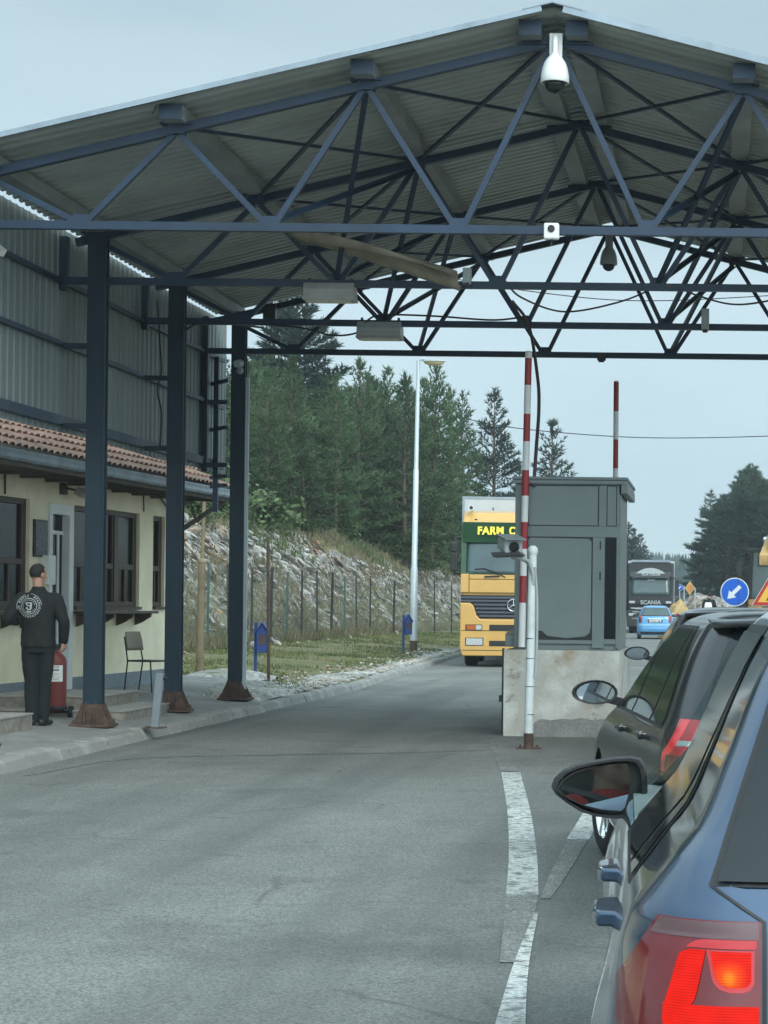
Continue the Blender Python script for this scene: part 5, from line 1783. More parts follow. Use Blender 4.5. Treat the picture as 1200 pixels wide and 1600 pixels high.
# ------------------------------------------------------------------ trees
def pine(seed, h, spread, clear, dens, tuft=0.2, up=1.0, curve=0.75, bw=0.045, wh=0.34):
    rnd = random.Random(seed)
    cr, tk = MB(), MB()
    bend = (rnd.uniform(-.03, .03), rnd.uniform(-.03, .03))
    def axis(z): return Vector((bend[0] * z + 0.03 * math.sin(z * 1.3 + seed), bend[1] * z + 0.03 * math.cos(z * 1.1 + seed), z))
    rt = 0.014 * h + 0.03
    n = 14
    tk.tube([axis(h * i / n) for i in range(n + 1)], [max(0.012, rt * (1 - 0.95 * i / n)) for i in range(n + 1)], 7)
    def blades(p, d, ln, k):
        for _ in range(k):
            r = Vector((rnd.gauss(0, 1), rnd.gauss(0, 1), rnd.gauss(0, 1)))
            e = (d * 1.1 + r * 0.55 + Z * 0.15).normalized()
            s = e.cross(Vector((rnd.gauss(0, 1), rnd.gauss(0, 1), rnd.gauss(0, 1))))
            if s.length < 1e-4: continue
            s.normalize()
            l = ln * rnd.uniform(.7, 1.25)
            a = [cr.bm.verts.new(p - s * bw * .5), cr.bm.verts.new(p + s * bw * .5), cr.bm.verts.new(p + e * l)]
            cr.f(a)
    z = clear * h
    while z < h * 0.985:
        t = (z - clear * h) / (h - clear * h)
        L = spread * ((1 - t) ** curve) * (0.55 + 0.45 * min(1, t * 5 + (0.3 if clear < .1 else 0.0))) + 0.12
        nb = rnd.randint(5, 7) if t < .85 else rnd.randint(4, 5)
        a0 = rnd.uniform(0, 6.3)
        for k in range(nb):
            if rnd.random() > 0.93: continue
            a = a0 + 2 * PI * k / nb + rnd.uniform(-.3, .3)
            l = L * rnd.uniform(.65, 1.15)
            el = R(-8 + 60 * t ** 1.3 * up + rnd.uniform(-10, 10))
            base = axis(z + rnd.uniform(-.08, .08))
            d = Vector((math.cos(a) * math.cos(el), math.sin(a) * math.cos(el), math.sin(el)))
            pts = []
            m = max(3, int(l / 0.20))
            for i in range(m + 1):
                u = i / m
                pts.append(base + d * l * u + Z * (l * 0.16 * u * u * up))
            if l > 0.5: tk.tube([pts[0], pts[len(pts) // 2], pts[-1]], [0.012 + 0.012 * l, 0.010 + 0.006 * l, 0.006], 4, cap=False)
            for i in range(1, m + 1):
                u = i / m
                if u < 0.22 and t < .8: continue
                dd = (pts[i] - pts[i - 1]).normalized()
                blades(pts[i], dd, tuft, int(dens * (1.0 if i < m else 1.6)))
                if l > 0.7 and u > .3 and i < m:
                    for s in (-1, 1):
                        sd_ = (dd.cross(Z) * s * 0.9 + dd * 0.7 + Z * 0.15).normalized()
                        sl = l * 0.30 * (1.15 - u) + 0.12
                        q = pts[i]
                        for w in range(1, int(sl / 0.17) + 2):
                            q = q + sd_ * 0.17
                            blades(q, sd_, tuft, int(dens * 0.8))
        z += wh * rnd.uniform(.8, 1.2) * (1.0 if t < .75 else 0.8)
    blades(axis(h), Z, tuft * 1.2, int(dens * 2))
    for i in range(5): blades(axis(h - 0.07 * i), Z, tuft * .8, int(dens))
    return cr, tk


class Kind:
    def __init__(s, ident, cm, tm=None, **kw):
        cr, tk = pine(**kw)
        s.h = kw['h']
        s.r = thing('pine_tree', 'x', 'tree')
        cr.build('crown', cm, s.r, world=False, fix=False)
        tk.build('trunk', tm or M['bark'], s.r, world=False, smooth=180)
        s.used = False


def plant(kind, x, y, h, label, group=None, z=None, wide=1.0):
    o = kind.r if not kind.used else copy_tree(kind.r)
    kind.used = True
    o.location = (x, y, (terr(x, y) if z is None else z) - 0.1)
    k = h / kind.h
    o.rotation_euler = (0, 0, random.uniform(0, 6.28))
    o.scale = (k * wide, k * wide, k)
    if 'group' in o: del o['group']
    tag(o, label, 'tree', group)
    return o


young = [Kind('young', M['needle'], seed=s, h=6.5, spread=1.75, clear=0.02, dens=7, tuft=0.24, up=1.05, curve=0.8, bw=0.05, wh=0.36) for s in (1, 2, 3, 4)]
grown = [Kind('grown', M['needle'], seed=s, h=9.5, spread=2.2, clear=0.10, dens=6, tuft=0.29, up=0.95, curve=0.7, bw=0.06, wh=0.42) for s in (5, 6, 7)]
dark = Kind('dark', M['darkneedle'], seed=21, h=12, spread=3.4, clear=0.12, dens=9, tuft=0.34, up=0.8, curve=0.55, bw=0.07, wh=0.55)
slim = [Kind('slim', M['darkneedle'], seed=s, h=10, spread=2.1, clear=0.05, dens=7, tuft=0.27, up=1.0, curve=0.8, bw=0.055, wh=0.42) for s in (31, 32)]
tall = [Kind('tall', M['farneedle'], seed=s, h=15, spread=2.6, clear=0.40, dens=6, tuft=0.42, up=0.9, curve=0.6, bw=0.09, wh=0.55) for s in (41, 42, 43)]
edge = Kind('edge', M['farneedle'], seed=51, h=13, spread=3.6, clear=0.02, dens=6, tuft=0.42, up=0.55, curve=0.8, bw=0.085, wh=0.55)

PROF = [(250, 600), (390, 560), (420, 560), (460, 585), (500, 592), (540, 600), (560, 583), (600, 596), (640, 590), (672, 592), (700, 626), (720, 640), (742, 668), (760, 690), (790, 740), (805, 790), (840, 830)]
def top_h(x, y, py):
    zt_ = H + (PY - py - ROLL * (x * FPX / y)) * y / FPX + 0.0
    return zt_ - terr(x, y)
for y0 in frange(54, 128, 3.0):
    for d0 in (6.4, 8.6, 11, 14, 17.5):
        y = y0 + random.uniform(-1.3, 1.3)
        d = d0 + random.uniform(-.9, .9)
        if y > 84: d -= 0.8
        x = fx(y) - d
        px = PX + x * FPX / y
        if not 250 < px < 815: continue
        prof = lerp_tab(PROF, px)
        if d0 < 8: h = random.uniform(3.2, 5.6)
        else:
            h = top_h(x, y, prof + abs(random.gauss(0, 22)) + (14 - min(d0, 14)) * 3)
        if h < 2.6: continue
        h = min(h, 13)
        k = random.choice(young) if h < 7.2 else random.choice(grown)
        plant(k, x, y, h, 'green pine within the dense stand above the rock cutting', 'pines above the rock cutting', wide=random.uniform(1.05, 1.35))
# spiky tops that stand out of the stand
for px, py, y in ((446, 575, 88), (558, 575, 96), (604, 587, 102), (630, 597, 98), (672, 580, 104), (700, 618, 112), (722, 622, 118), (524, 600, 90), (415, 590, 84), (585, 606, 100), (655, 604, 108)):
    x = (px - PX) * y / FPX
    plant(random.choice(young + grown), x, y, top_h(x, y, py), 'green pine within the dense stand above the rock cutting', 'pines above the rock cutting', wide=0.85)
for px, py, y, k, lab, w in ((452, 478, 112, dark, 'very tall dark pine with a wide open crown rising over the left stand', 1.25), (500, 590, 118, slim[1], 'dark pine just right of the very tall wide crowned pine', 1.2),
                     (770, 615, 122, slim[0], 'slim dark pine standing alone left of the first barrier pole', 1.0), (863, 664, 128, slim[1], 'dark pointed pine rising behind the roof of the grey booth', 1.15), (815, 735, 140, slim[0], 'lower dark pine tucked between the slim pine and the booth', 1.1)):
    x = (px - PX) * y / FPX
    plant(k, x, y, top_h(x, y, py), lab, None, wide=w)
# trees far down the left side of the road
for px, py, y in ((986, 830, 205), (994, 842, 215), (1003, 838, 235), (1009, 856, 250), (975, 820, 200), (960, 815, 196)):
    x = (px - PX) * y / FPX
    plant(random.choice(slim), x, y, top_h(x, y, py), 'dark far pine behind the black lorry, right of the booth', 'far pines behind the black lorry', wide=1.3)
# forest on the right side
plant(edge, (1106 - PX) * 158 / FPX, 158, top_h((1106 - PX) * 158 / FPX, 158, 768), 'pine at the forest edge on the right with long low branches over the road', None, wide=1.0)
PROF2 = [(1085, 830), (1100, 800), (1118, 790), (1135, 772), (1150, 762), (1160, 735), (1168, 727), (1185, 745), (1200, 748), (1260, 730), (1400, 720)]
for y0 in (150, 156, 163, 171, 180, 192):
    for px0 in range(1098, 1400, 11 if y0 < 175 else 16):
        px = px0 + random.uniform(-5, 5)
        y = y0 + random.uniform(-3, 3)
        x = (px - PX) * y / FPX
        if x < rx(y) + 1.6 or px < 1100 - (y0 - 150) * 0.2: continue
        if px > 1260 and random.random() < 0.6: continue
        plant(random.choice(tall), x, y, max(6, top_h(x, y, lerp_tab(PROF2, px) + abs(random.gauss(0, 14)))), 'tall bare stemmed pine within the forest right of the road', 'forest pines on the right', wide=random.uniform(.85, 1.15))
plant(tall[0], (1166 - PX) * 160 / FPX, 160, top_h((1166 - PX) * 160 / FPX, 160, 726), 'tallest pine of the right forest, above the blue arrow sign', None)


# shrubs ---------------------------------------------------------------------------
def shrub_kind(seed, n=900, leaf=0.07):
    rnd = random.Random(seed)
    b = MB(); tk = MB()
    for s in range(9):
        a = rnd.uniform(0, 6.3); e = rnd.uniform(.5, 1.4)
        d = Vector((math.cos(a) * math.cos(e), math.sin(a) * math.cos(e), math.sin(e)))
        l = rnd.uniform(.6, 1.1)
        tk.tube([Vector((0, 0, 0)), d * l * .5, d * l], [0.02, 0.013, 0.006], 4)
        for i in range(n // 9):
            u = rnd.uniform(.25, 1.05)
            p = d * l * u + Vector((rnd.gauss(0, .14), rnd.gauss(0, .14), rnd.gauss(0, .11)))
            q = Vector((rnd.gauss(0, 1), rnd.gauss(0, 1), rnd.gauss(0, 1))).normalized()
            r = q.orthogonal().normalized()
            lf = leaf * rnd.uniform(.7, 1.4)
            b.poly([p - q * lf, p + r * lf * .5, p + q * lf, p - r * lf * .5])
    t = thing('shrub', 'x', 'shrub')
    b.build('foliage', M['leaf'], t, world=False, fix=False)
    tk.build('stem', M['bark'], t, world=False)
    return t
shr = [shrub_kind(5), shrub_kind(6)]
used = [False, False]
def shrub(x, y, s, label, group=None):
    i = random.randint(0, 1)
    o = shr[i] if not used[i] else copy_tree(shr[i])
    used[i] = True
    d = fx(y) - x
    z = bank(x, y).z if 0 < d < 6 else terr(x, y)
    o.location = (x, y, z - 0.08); o.scale = (s * random.uniform(.9, 1.3), s * random.uniform(.9, 1.3), s)
    o.rotation_euler = (0, 0, random.uniform(0, 6))
    tag(o, label, 'shrub', group)
for i in range(46):
    y = random.uniform(46, 118)
    d = random.uniform(3.9, 6.6) if y < 84 else random.uniform(3.0, 6)
    shrub(fx(y) - d, y, random.uniform(.7, 1.7), 'leafy green shrub in the strip between the rocks and the pines', 'shrubs above the rock cutting')
for i in range(9):
    y = random.uniform(50, 66)
    shrub(fx(y) - random.uniform(3.6, 5.8), y, random.uniform(1.3, 2.3), 'tall bushy shrub seen between the second and last canopy columns', 'tall shrubs behind the columns')

# far wooded ridge: one mass of tiny trees
b = MB()
rnd = random.Random(77)
for i in range(2600):
    y = rnd.uniform(430, 1050)
    if rnd.random() < .7: x = y * rnd.uniform(-0.07, 0.0) if rnd.random() < .75 else rnd.uniform(-160, 160)
    else: x = rnd.uniform(-220, 220)
    if y < 520 and -0.045 * y < x < -0.010 * y and rnd.random() < .7: continue
    h = rnd.uniform(6, 12)
    if x / y > -0.012 and y < 520: h *= 1.2
    z = terr(x, y) - 0.5
    k = 6
    tiers = 4
    for q in range(tiers):
        zb_, zt_ = z + h * (0.12 + 0.21 * q), z + h * min(1.0, 0.45 + 0.19 * q)
        rr_ = h * 0.19 * (1 - q / (tiers + .6)) * rnd.uniform(.8, 1.25)
        top = b.bm.verts.new((x, y, zt_))
        a0 = rnd.uniform(0, 6)
        ring = [b.bm.verts.new((x + rr_ * rnd.uniform(.5, 1.3) * math.cos(a0 + 2 * PI * j / k), y + rr_ * math.sin(a0 + 2 * PI * j / k), zb_ + rnd.uniform(-.06, .06) * h)) for j in range(k)]
        for j in range(k): b.f([ring[j], ring[(j + 1) % k], top])
tag(b.build('forest', M['farhill'], fix=False), kind='stuff')


# ------------------------------------------------------------------ cars
def pchip(xs, ys):
    n = len(xs)
    h = [xs[i + 1] - xs[i] for i in range(n - 1)]
    dl = [(ys[i + 1] - ys[i]) / h[i] for i in range(n - 1)]
    d = [0.0] * n
    d[0], d[-1] = dl[0], dl[-1]
    for i in range(1, n - 1):
        if dl[i - 1] * dl[i] > 0:
            w1, w2 = 2 * h[i] + h[i - 1], h[i] + 2 * h[i - 1]
            d[i] = (w1 + w2) / (w1 / dl[i - 1] + w2 / dl[i])
    def f(x):
        x = max(xs[0], min(xs[-1], x))
        i = 0
        while i < n - 2 and x > xs[i + 1]: i += 1
        t = (x - xs[i]) / h[i]
        a, b_ = ys[i], ys[i + 1]
        return a * (2 * t ** 3 - 3 * t * t + 1) + h[i] * d[i] * (t ** 3 - 2 * t * t + t) + b_ * (-2 * t ** 3 + 3 * t * t) + h[i] * d[i + 1] * (t ** 3 - t * t)
    return f


class Shape:
    "a car body: at each height z an outline between rear r(z) and front f(z), half width W(z)"
    def __init__(s, tab, car=0.26, cbr=0.30, caf=0.45, cbf=0.55, bul=0.05, tight=0.0, flare=0.0, wheels=(.8, 3.43)):
        s.tight, s.flare, s.wheels = tight, flare, wheels
        zs = [t[0] for t in tab]
        s.zs = zs
        s.W = pchip(zs, [t[1] for t in tab]); s.r = pchip(zs, [t[2] for t in tab]); s.f = pchip(zs, [t[3] for t in tab])
        s.car, s.cbr, s.caf, s.cbf, s.bul = car, cbr, caf, cbf, bul
    def dims(s, z):
        W = s.W(z); ln = s.f(z) - s.r(z)
        k = max(0.0, min(1.0, (z - .96) / .14)); q = 1 - s.tight * k
        return W, s.r(z), s.f(z), min(s.car * q, W * .8), min(s.cbr * q, ln * .3), min(s.caf, W * .8), min(s.cbf, ln * .4)
    def rear(s, x, z):
        W, r, f, ca, cb, _, _ = s.dims(z)
        a = min(abs(x), W)
        l = r + s.bul * (min(a, W - ca) / W) ** 2
        if a > W - ca:
            l += cb * (1 - math.sqrt(max(0, 1 - ((a - W + ca) / ca) ** 2)))
        return l
    def front(s, x, z):
        W, r, f, _, _, ca, cb = s.dims(z)
        a = min(abs(x), W)
        l = f - 0.10 * (min(a, W - ca) / W) ** 2
        if a > W - ca:
            l -= cb * (1 - math.sqrt(max(0, 1 - ((a - W + ca) / ca) ** 2)))
        return l
    def bulge(s, l, z):
        return s.flare * sum(math.exp(-((l - w) / .42) ** 2) for w in s.wheels) * math.exp(-((z - .58) / .20) ** 2)
    def side(s, l, z):
        return s.side0(l, z) + s.bulge(l, z)
    def side0(s, l, z):
        W, r, f, ca, cb, caf, cbf = s.dims(z)
        r0 = r + s.bul * ((W - ca) / W) ** 2
        f0 = f - 0.10 * ((W - caf) / W) ** 2
        d = l - r0
        if d < cb: return W - ca + ca * math.sqrt(max(0, 1 - (1 - max(d, 0) / cb) ** 2))
        d = f0 - l
        if d < cbf: return W - caf + caf * math.sqrt(max(0, 1 - (1 - max(d, 0) / cbf) ** 2))
        return W
    def outline(s, z):
        W, r, f, ca, cb, caf, cbf = s.dims(z)
        P = []
        for k in range(6):
            x = (W - ca) * k / 6; P.append((x, s.rear(x, z)))
        for k in range(9):
            a = PI / 2 * k / 8
            x = W - ca + ca * math.sin(a); ll = s.rear(x, z) if k < 8 else r + s.bul * ((W - ca) / W) ** 2 + cb; P.append((x + s.bulge(ll, z) * (k / 8) ** 2, ll))
        la = P[-1][1]; lb_ = f - 0.10 * ((W - caf) / W) ** 2 - cbf
        for k in range(1, 26): P.append((W + s.bulge(la + (lb_ - la) * k / 26, z), la + (lb_ - la) * k / 26))
        for k in range(9):
            a = PI / 2 * (1 - k / 8)
            x = W - caf + caf * math.sin(a); P.append((x, s.front(x, z) if k else lb_))
        for k in range(1, 7):
            x = (W - caf) * (1 - k / 6); P.append((x, s.front(x, z)))
        return P
    def body(s, name, mat_, parent, arches, n=70, cutters=()):
        mb = MB()
        z0, z1 = s.zs[0], s.zs[-1]
        lev = sorted(set([z0 + (z1 - z0) * (1 - (1 - i / n) ** 1.25) for i in range(n + 1)] + s.zs))
        rings = []
        for z in lev:
            o = s.outline(z)
            full = [(-x, l) for x, l in o[1:-1]][::-1]
            ring = [mb.bm.verts.new((x, l, z)) for x, l in o] + [mb.bm.verts.new((x, l, z)) for x, l in full]
            rings.append(ring)
        m = len(rings[0])
        for A, B in zip(rings, rings[1:]):
            for k in range(m): mb.f([A[k], A[(k + 1) % m], B[(k + 1) % m], B[k]])
        mb.f(rings[0][::-1]); mb.f(rings[-1])
        o = mb.build(name, [mat_, M['black'], M['lining']], parent, smooth=180, world=False)
        cs = []
        for (l, zc, rad) in arches:
            c = MB(); c.mi = 1
            for sx in (-1, 1):
                c.lathe([(rad, -0.32), (rad, 0.32)], (sx * 0.80, l, zc), 40, RY90)
            cs.append(c.build('cutter', [M['black'], M['black']], None, world=False))
        for mk in cutters: cs.append(mk())
        for c in cs:
            md = o.modifiers.new('cut', 'BOOLEAN'); md.operation = 'DIFFERENCE'; md.object = c; md.solver = 'EXACT'
            if c.parent is None: c.matrix_world = o.matrix_world if parent is None else parent_matrix(parent)
        bpy.context.view_layer.update()
        baked(o)
        for c in cs: bpy.data.objects.remove(c)
        o.data.polygons.foreach_set('use_smooth', [True] * len(o.data.polygons))
        o.data.set_sharp_from_angle(angle=R(32))
        return o
    # patches lying just proud of the body
    def side_patch(s, name, mat_, parent, z0, z1, lr, lf, sx=-1, eps=0.004, nz_=14, nl=26, thick=False):
        mb = MB()
        fl = lambda q, z: q(z) if callable(q) else q
        mb.grid(lambda u, v: (lambda z: (lambda l: Vector((sx * (s.side(l, z) + eps), l, z + eps * .4)))(fl(lr, z) + (fl(lf, z) - fl(lr, z)) * u))(z0 + (z1 - z0) * v), frange(0, 1, 1 / nl), frange(0, 1, 1 / nz_))
        return mb.build(name, mat_, parent, smooth=180, world=False)
    def end_patch(s, name, mat_, parent, z0, z1, xa, xb, eps=0.004, rear=True, nz_=12, nx=20):
        mb = MB()
        fl = lambda q, z: q(z) if callable(q) else q
        g = s.rear if rear else s.front
        sg = -1 if rear else 1
        mb.grid(lambda u, v: (lambda z: (lambda x: Vector((x, g(x, z) + sg * eps, z + eps * .5)))(fl(xa, z) + (fl(xb, z) - fl(xa, z)) * u))(z0 + (z1 - z0) * v), frange(0, 1, 1 / nx), frange(0, 1, 1 / nz_))
        return mb.build(name, mat_, parent, smooth=180, world=False)


def parent_matrix(p):
    m = Matrix.Identity(4)
    while p is not None:
        m = Matrix.Translation(p.location) @ p.rotation_euler.to_matrix().to_4x4() @ m
        p = p.parent
    return m


def wheel(parent, x, l, r, rim=0.21, w=0.2, spokes=5, turn=0.0):
    sg = -1 if x < 0 else 1
    Mw = Matrix.Rotation(turn, 3, 'Z') @ RY90
    b = MB()
    prof = [(rim, -w / 2 + .01), (r - .05, -w / 2), (r - .012, -w / 2 + .02), (r, -w / 2 + .05), (r, w / 2 - .05), (r - .012, w / 2 - .02), (r - .05, w / 2), (rim, w / 2 - .01)]
    b.lathe(prof, (x, l, r), 36, Mw, close=False)
    wl = b.build('wheel', M['rubber'], parent, smooth=40, world=False)
    b = MB()
    b.lathe([(rim, -w / 2 + .012), (rim - .014, -w / 2 + .03), (rim - .02, 0), (rim - .014, w / 2 - .03), (rim, w / 2 - .012)], (x, l, r), 36, Mw, close=False)
    c = Vector((x, l, r))
    o = sg * (w / 2 - .035)
    b.lathe([(0.07, o - .02), (0.075, o + .01), (0.05, o + .022), (0.0001, o + .024)], c, 20, Mw)
    b.lathe([(rim - .02, -o * .3), (0.06, -o * .3)], c, 30, Mw, close=False)
    for k in range(spokes):
        a = 2 * PI * k / spokes + .3
        p0 = c + Mw @ Vector((0.05 * math.cos(a), 0.05 * math.sin(a), o)); p1 = c + Mw @ Vector(((rim - .01) * math.cos(a), (rim - .01) * math.sin(a), o + sg * .012))
        b.bar(p0, p1, 0.06, 0.022, up=Mw @ Vector((0, 0, 1)))
    b.build('rim', M['chrome'], wl, smooth=40, world=False)
    return wl


def small_mirror(parent, sh, l, z, sx, paint):
    x0 = sh.side(l, z)
    b = MB()
    c = Vector((sx * (x0 + 0.17), l + .02, z + .05))
    def ring(k, r, dy): return [b.bm.verts.new(c + Vector((sx * (-0.02 + r * (.125 * math.cos(a)) * (1.12 if math.cos(a) * 1 > 0 else 1)), dy, r * .075 * math.sin(a) * (1.0 if math.sin(a) > 0 else .9)))) for a in frange(0, 2 * PI * (19 / 20), 2 * PI / 20)]
    rs = [ring(0, .90, -.045), ring(1, 1.0, -.05), ring(2, 1.04, -.02), ring(3, .95, .03), ring(4, .7, .075), ring(5, .3, .095)]
    for A, B in zip(rs, rs[1:]):
        for k in range(len(A)): b.f([A[k], A[(k + 1) % len(A)], B[(k + 1) % len(A)], B[k]])
    b.f(rs[-1]); b.f(rs[0][::-1])
    b.bar((sx * (x0 - .02), l + .03, z - .01), c + Vector((-sx * .09, .01, -.035)), .07, .05)
    h = b.build('wing_mirror', M['black'] if paint is None else paint, parent, smooth=60, world=False)
    b = MB()
    vs = [b.bm.verts.new(c + Vector((sx * (-0.02 + .86 * .125 * math.cos(a) * (1.12 if math.cos(a) > 0 else 1)), -.052 - sx * 0.0, .86 * .075 * math.sin(a) * (1.0 if math.sin(a) > 0 else .9)))) for a in frange(0, 2 * PI * (19 / 20), 2 * PI / 20)]
    b.f(vs)
    b.build('mirror_glass', M['dimmirror'], h, world=False)
    return h


def stretch(tab, z0, k):
    return [(z if z < z0 else z0 + (z - z0) * k, *r) for z, *r in tab]


HATCH = [(.16, .80, .10, 4.14), (.26, .862, .03, 4.22), (.40, .886, .00, 4.28), (.55, .896, .004, 4.30), (.66, .897, .025, 4.26), (.74, .893, .045, 4.15), (.82, .886, .055, 3.95), (.90, .874, .068, 3.62), (.97, .852, .085, 3.32), (1.02, .824, .115, 3.13),
         (1.10, .786, .19, 2.96), (1.20, .737, .285, 2.75), (1.30, .682, .375, 2.53), (1.37, .634, .435, 2.35), (1.42, .588, .475, 2.20), (1.45, .525, .53, 2.05), (1.47, .42, .68, 1.87), (1.48, .25, 1.0, 1.7)]


def glass_set(sh, t, zb, zt, lr, lf, pillars, paint, skip_front=False):
    "side windows with seals and pillars, both sides"
    for sx in (-1, 1):
        sh.side_patch('window_seal', M['black'], t, zb - .018, zt + .02, lambda z: lr(z) - .03, lambda z: lf(z) + .03, sx, .002)
        cuts = [None] + pillars + [None]
        for k in range(len(cuts) - 1):
            a, c = cuts[k], cuts[k + 1]
            fa = (lambda z: lr(z)) if a is None else (lambda z, a=a: a + .035)
            fc = (lambda z: lf(z)) if c is None else (lambda z, c=c: max(lr(z) + .01, min(c - .035, lf(z) - .005)))
            front = c is None
            if front and skip_front: continue
            sh.side_patch('side_window', M['carglass'], t, zb, zt, fa, fc, sx, .005)


# ---- the near blue-grey car ---------------------------------------------------------
GX, GY, GYAW = 0.702, 3.75, 0.045
near = thing('parked_car', 'dark blue grey hatchback with lit red tail lamp cut by the right edge', 'car', (GX, GY, 0), GYAW, 'cars queuing in the right lane')
nm = parent_matrix(near); nmi = nm.inverted()
HATCHN = [t for t in HATCH if t[0] < 1.0] + [(1.02, .805, .115, 3.13), (1.06, .765, .15, 3.04), (1.10, .722, .19, 2.96), (1.20, .662, .285, 2.75), (1.30, .606, .375, 2.53), (1.37, .562, .435, 2.35), (1.42, .522, .475, 2.20), (1.45, .475, .53, 2.05), (1.47, .38, .68, 1.87), (1.48, .23, 1.0, 1.7)]
tabN = stretch(HATCHN, .97, 1.27)
S = Shape(tabN, car=.24, cbr=.25, tight=.5, flare=.045)
zbN, ztN = .985, 1.51
lrN = lambda z: .80 + .30 * (z - zbN) / (ztN - zbN)
lfN = lambda z: S.f(z) - .30
BP = 1.78
def cut_window():
    mb = MB(); mb.mi = 2
    rows = []
    for i in range(9):
        z = zbN + .01 + (ztN - zbN - .02) * i / 8
        rows.append((z, BP + .045, lfN(z) - .01))
    pts = [(l0, z) for z, l0, l1 in rows] + [(l1, z) for z, l0, l1 in rows[::-1]]
    mb.prism(pts, (-1.05, 0, 0), (0, 1, 0), (0, 0, 1), (2.10, 0, 0))
    o = mb.build('cutter', [M['black'], M['black'], M['lining']], None, world=False)
    return o
def cut_cabin():
    mb = MB(); mb.mi = 2
    mb.box((-.55, 1.25, .80), (.55, 2.70, 1.42))
    return mb.build('cutter', [M['black'], M['black'], M['lining']], None, world=False)
def cut_screen():
    mb = MB(); mb.mi = 2
    mb.prism([(-.56, 1.08), (.56, 1.08), (.40, 1.44), (-.40, 1.44)], (0, 2.3, 0), (1, 0, 0), (0, 0, 1), (0, 1.1, 0))
    return mb.build('cutter', [M['black'], M['black'], M['lining']], None, world=False)
body = S.body('body', M['golfpaint'], near, [(.80, .32, .355), (3.43, .32, .355)], cutters=(cut_cabin, cut_window, cut_screen))
glass_set(S, near, zbN, ztN, lrN, lfN, [1.02, BP], M['golfpaint'], skip_front=True)
# the driver's seal would cover the opened window: rebuild it as a ring by cutting the seal short
for o in [c for c in near.children if c.name.startswith('window_seal')]:
    if True:
        bm = bmesh.new(); bm.from_mesh(o.data)
        kill = [f for f in bm.faces if (lambda c: BP + .03 < c.y < lfN(c.z) + 0.0 and zbN - .0 < c.z < ztN + .01)(f.calc_center_median())]
        bmesh.ops.delete(bm, geom=kill, context='FACES'); bm.to_mesh(o.data); bm.free()
for sx in (-1, 1): S.side_patch('side_window', M['clearglass'], near, zbN, ztN, BP + .035, lfN, sx, .005)
S.end_patch('rear_window', M['black'], near, 1.045, 1.555, lambda z: -(.703 - .38 * (z - 1.05)), lambda z: .703 - .38 * (z - 1.05), .003)
S.end_patch('rear_window', M['carglass'], near, 1.052, 1.535, lambda z: -(.69 - .38 * (z - 1.05)), lambda z: .69 - .38 * (z - 1.05), .010)
S.end_patch('windscreen', M['clearglass'], near, 1.04, 1.555, lambda z: -(S.W(z) - .10), lambda z: S.W(z) - .10, .005, rear=False)
# seams
def seam_rear(z0, z1, xa, xb, eps=.003): return S.end_patch('panel_gap', M['black'], near, z0, z1, xa, xb, eps, nx=2 if xb - xa < .02 else 30)
for sx in (-1, 1):
    seam_rear(.70, .985, sx * .602 - .004, sx * .602 + .004)
    S.end_patch('panel_gap', M['black'], near, .985, 1.045, lambda z, sx=sx: sx * (.602 + (z - .985) * 1.6) - .005, lambda z, sx=sx: sx * (.602 + (z - .985) * 1.6) + .005, .003)
    S.side_patch('panel_gap', M['black'], near, .3, .97, BP - .004, BP + .004, sx, .0025, nl=2)
    S.side_patch('panel_gap', M['black'], near, .45, .97, 2.92, 2.928, sx, .0025, nl=2)
    S.side_patch('panel_gap', M['black'], near, .55, .97, .97, .978, sx, .0025, nl=2)
# tail lamps
def lamp_rear(name, mat_, parent, z0, z1, xa, xb, eps, sx):
    f = lambda q: (lambda z: sx * (q(z) if callable(q) else q))
    return S.end_patch(name, mat_, parent, z0, z1, f(xa), f(xb), eps, nz_=14, nx=26)
for sx in (-1, 1):
    out = lambda z: min(S.W(z) - .003, .80 + (.985 - z) * .62)
    lam = lamp_rear('tail_lamp', M['lampred'], near, .770, .985, .608, out, .005, sx)
    lamp_rear('clear_band', M['lampgrey'], lam, .952, .982, .612, lambda z: out(z) - .006, .0065, sx)
    rd = lambda z, zc, r: r * (1 - math.sqrt(max(0.0, 1 - (min(max(zc - z if z < zc else 0, 0), r) / r) ** 2)))       # round-off below zc
    ru = lambda z, zc, r: r * (1 - math.sqrt(max(0.0, 1 - (min(max(z - zc, 0), r) / r) ** 2)))                         # round-off above zc
    # dim surround, lit L, pale red top band and the block with the bulb
    lamp_rear('lit_bar', M['lamplit'], lam, .786, .831, .613, lambda z: .790 + (.83 - z) * .05 - rd(z, .80, .014), .008, sx)
    lamp_rear('lit_bar', M['lamplit'], lam, .831, .931, lambda z: .733 - (z - .83) * .21 + .006 * math.exp(-(z - .831) / .008), lambda z: .7875 - (z - .83) * .29 - ru(z, .915, .016), .008, sx)
    lamp_rear('red_band', M['lampredmid'], lam, .934, .950, lambda z: .617 + rd(z, .938, .004), lambda z: .748 - ru(z, .934, .016) * 1.6 - (z - .934) * .8, .008, sx)
    lamp_rear('bulb_block', M['lamphot'], lam, .864, .929, lambda z: .627 + rd(z, .882, .018), lambda z: .690 + .012 * (z - .864) / .06 - rd(z, .888, .024), .008, sx)
    lamp_rear('block_rim', M['lampredmid'], lam, .856, .932, lambda z: .621 + rd(z, .878, .021), lambda z: .697 + .012 * (z - .864) / .06 - rd(z, .884, .028), .0066, sx)
    lamp_rear('lens_cover', M['lenscover'], lam, .772, .983, .609, lambda z: out(z) - .002, .014, sx)
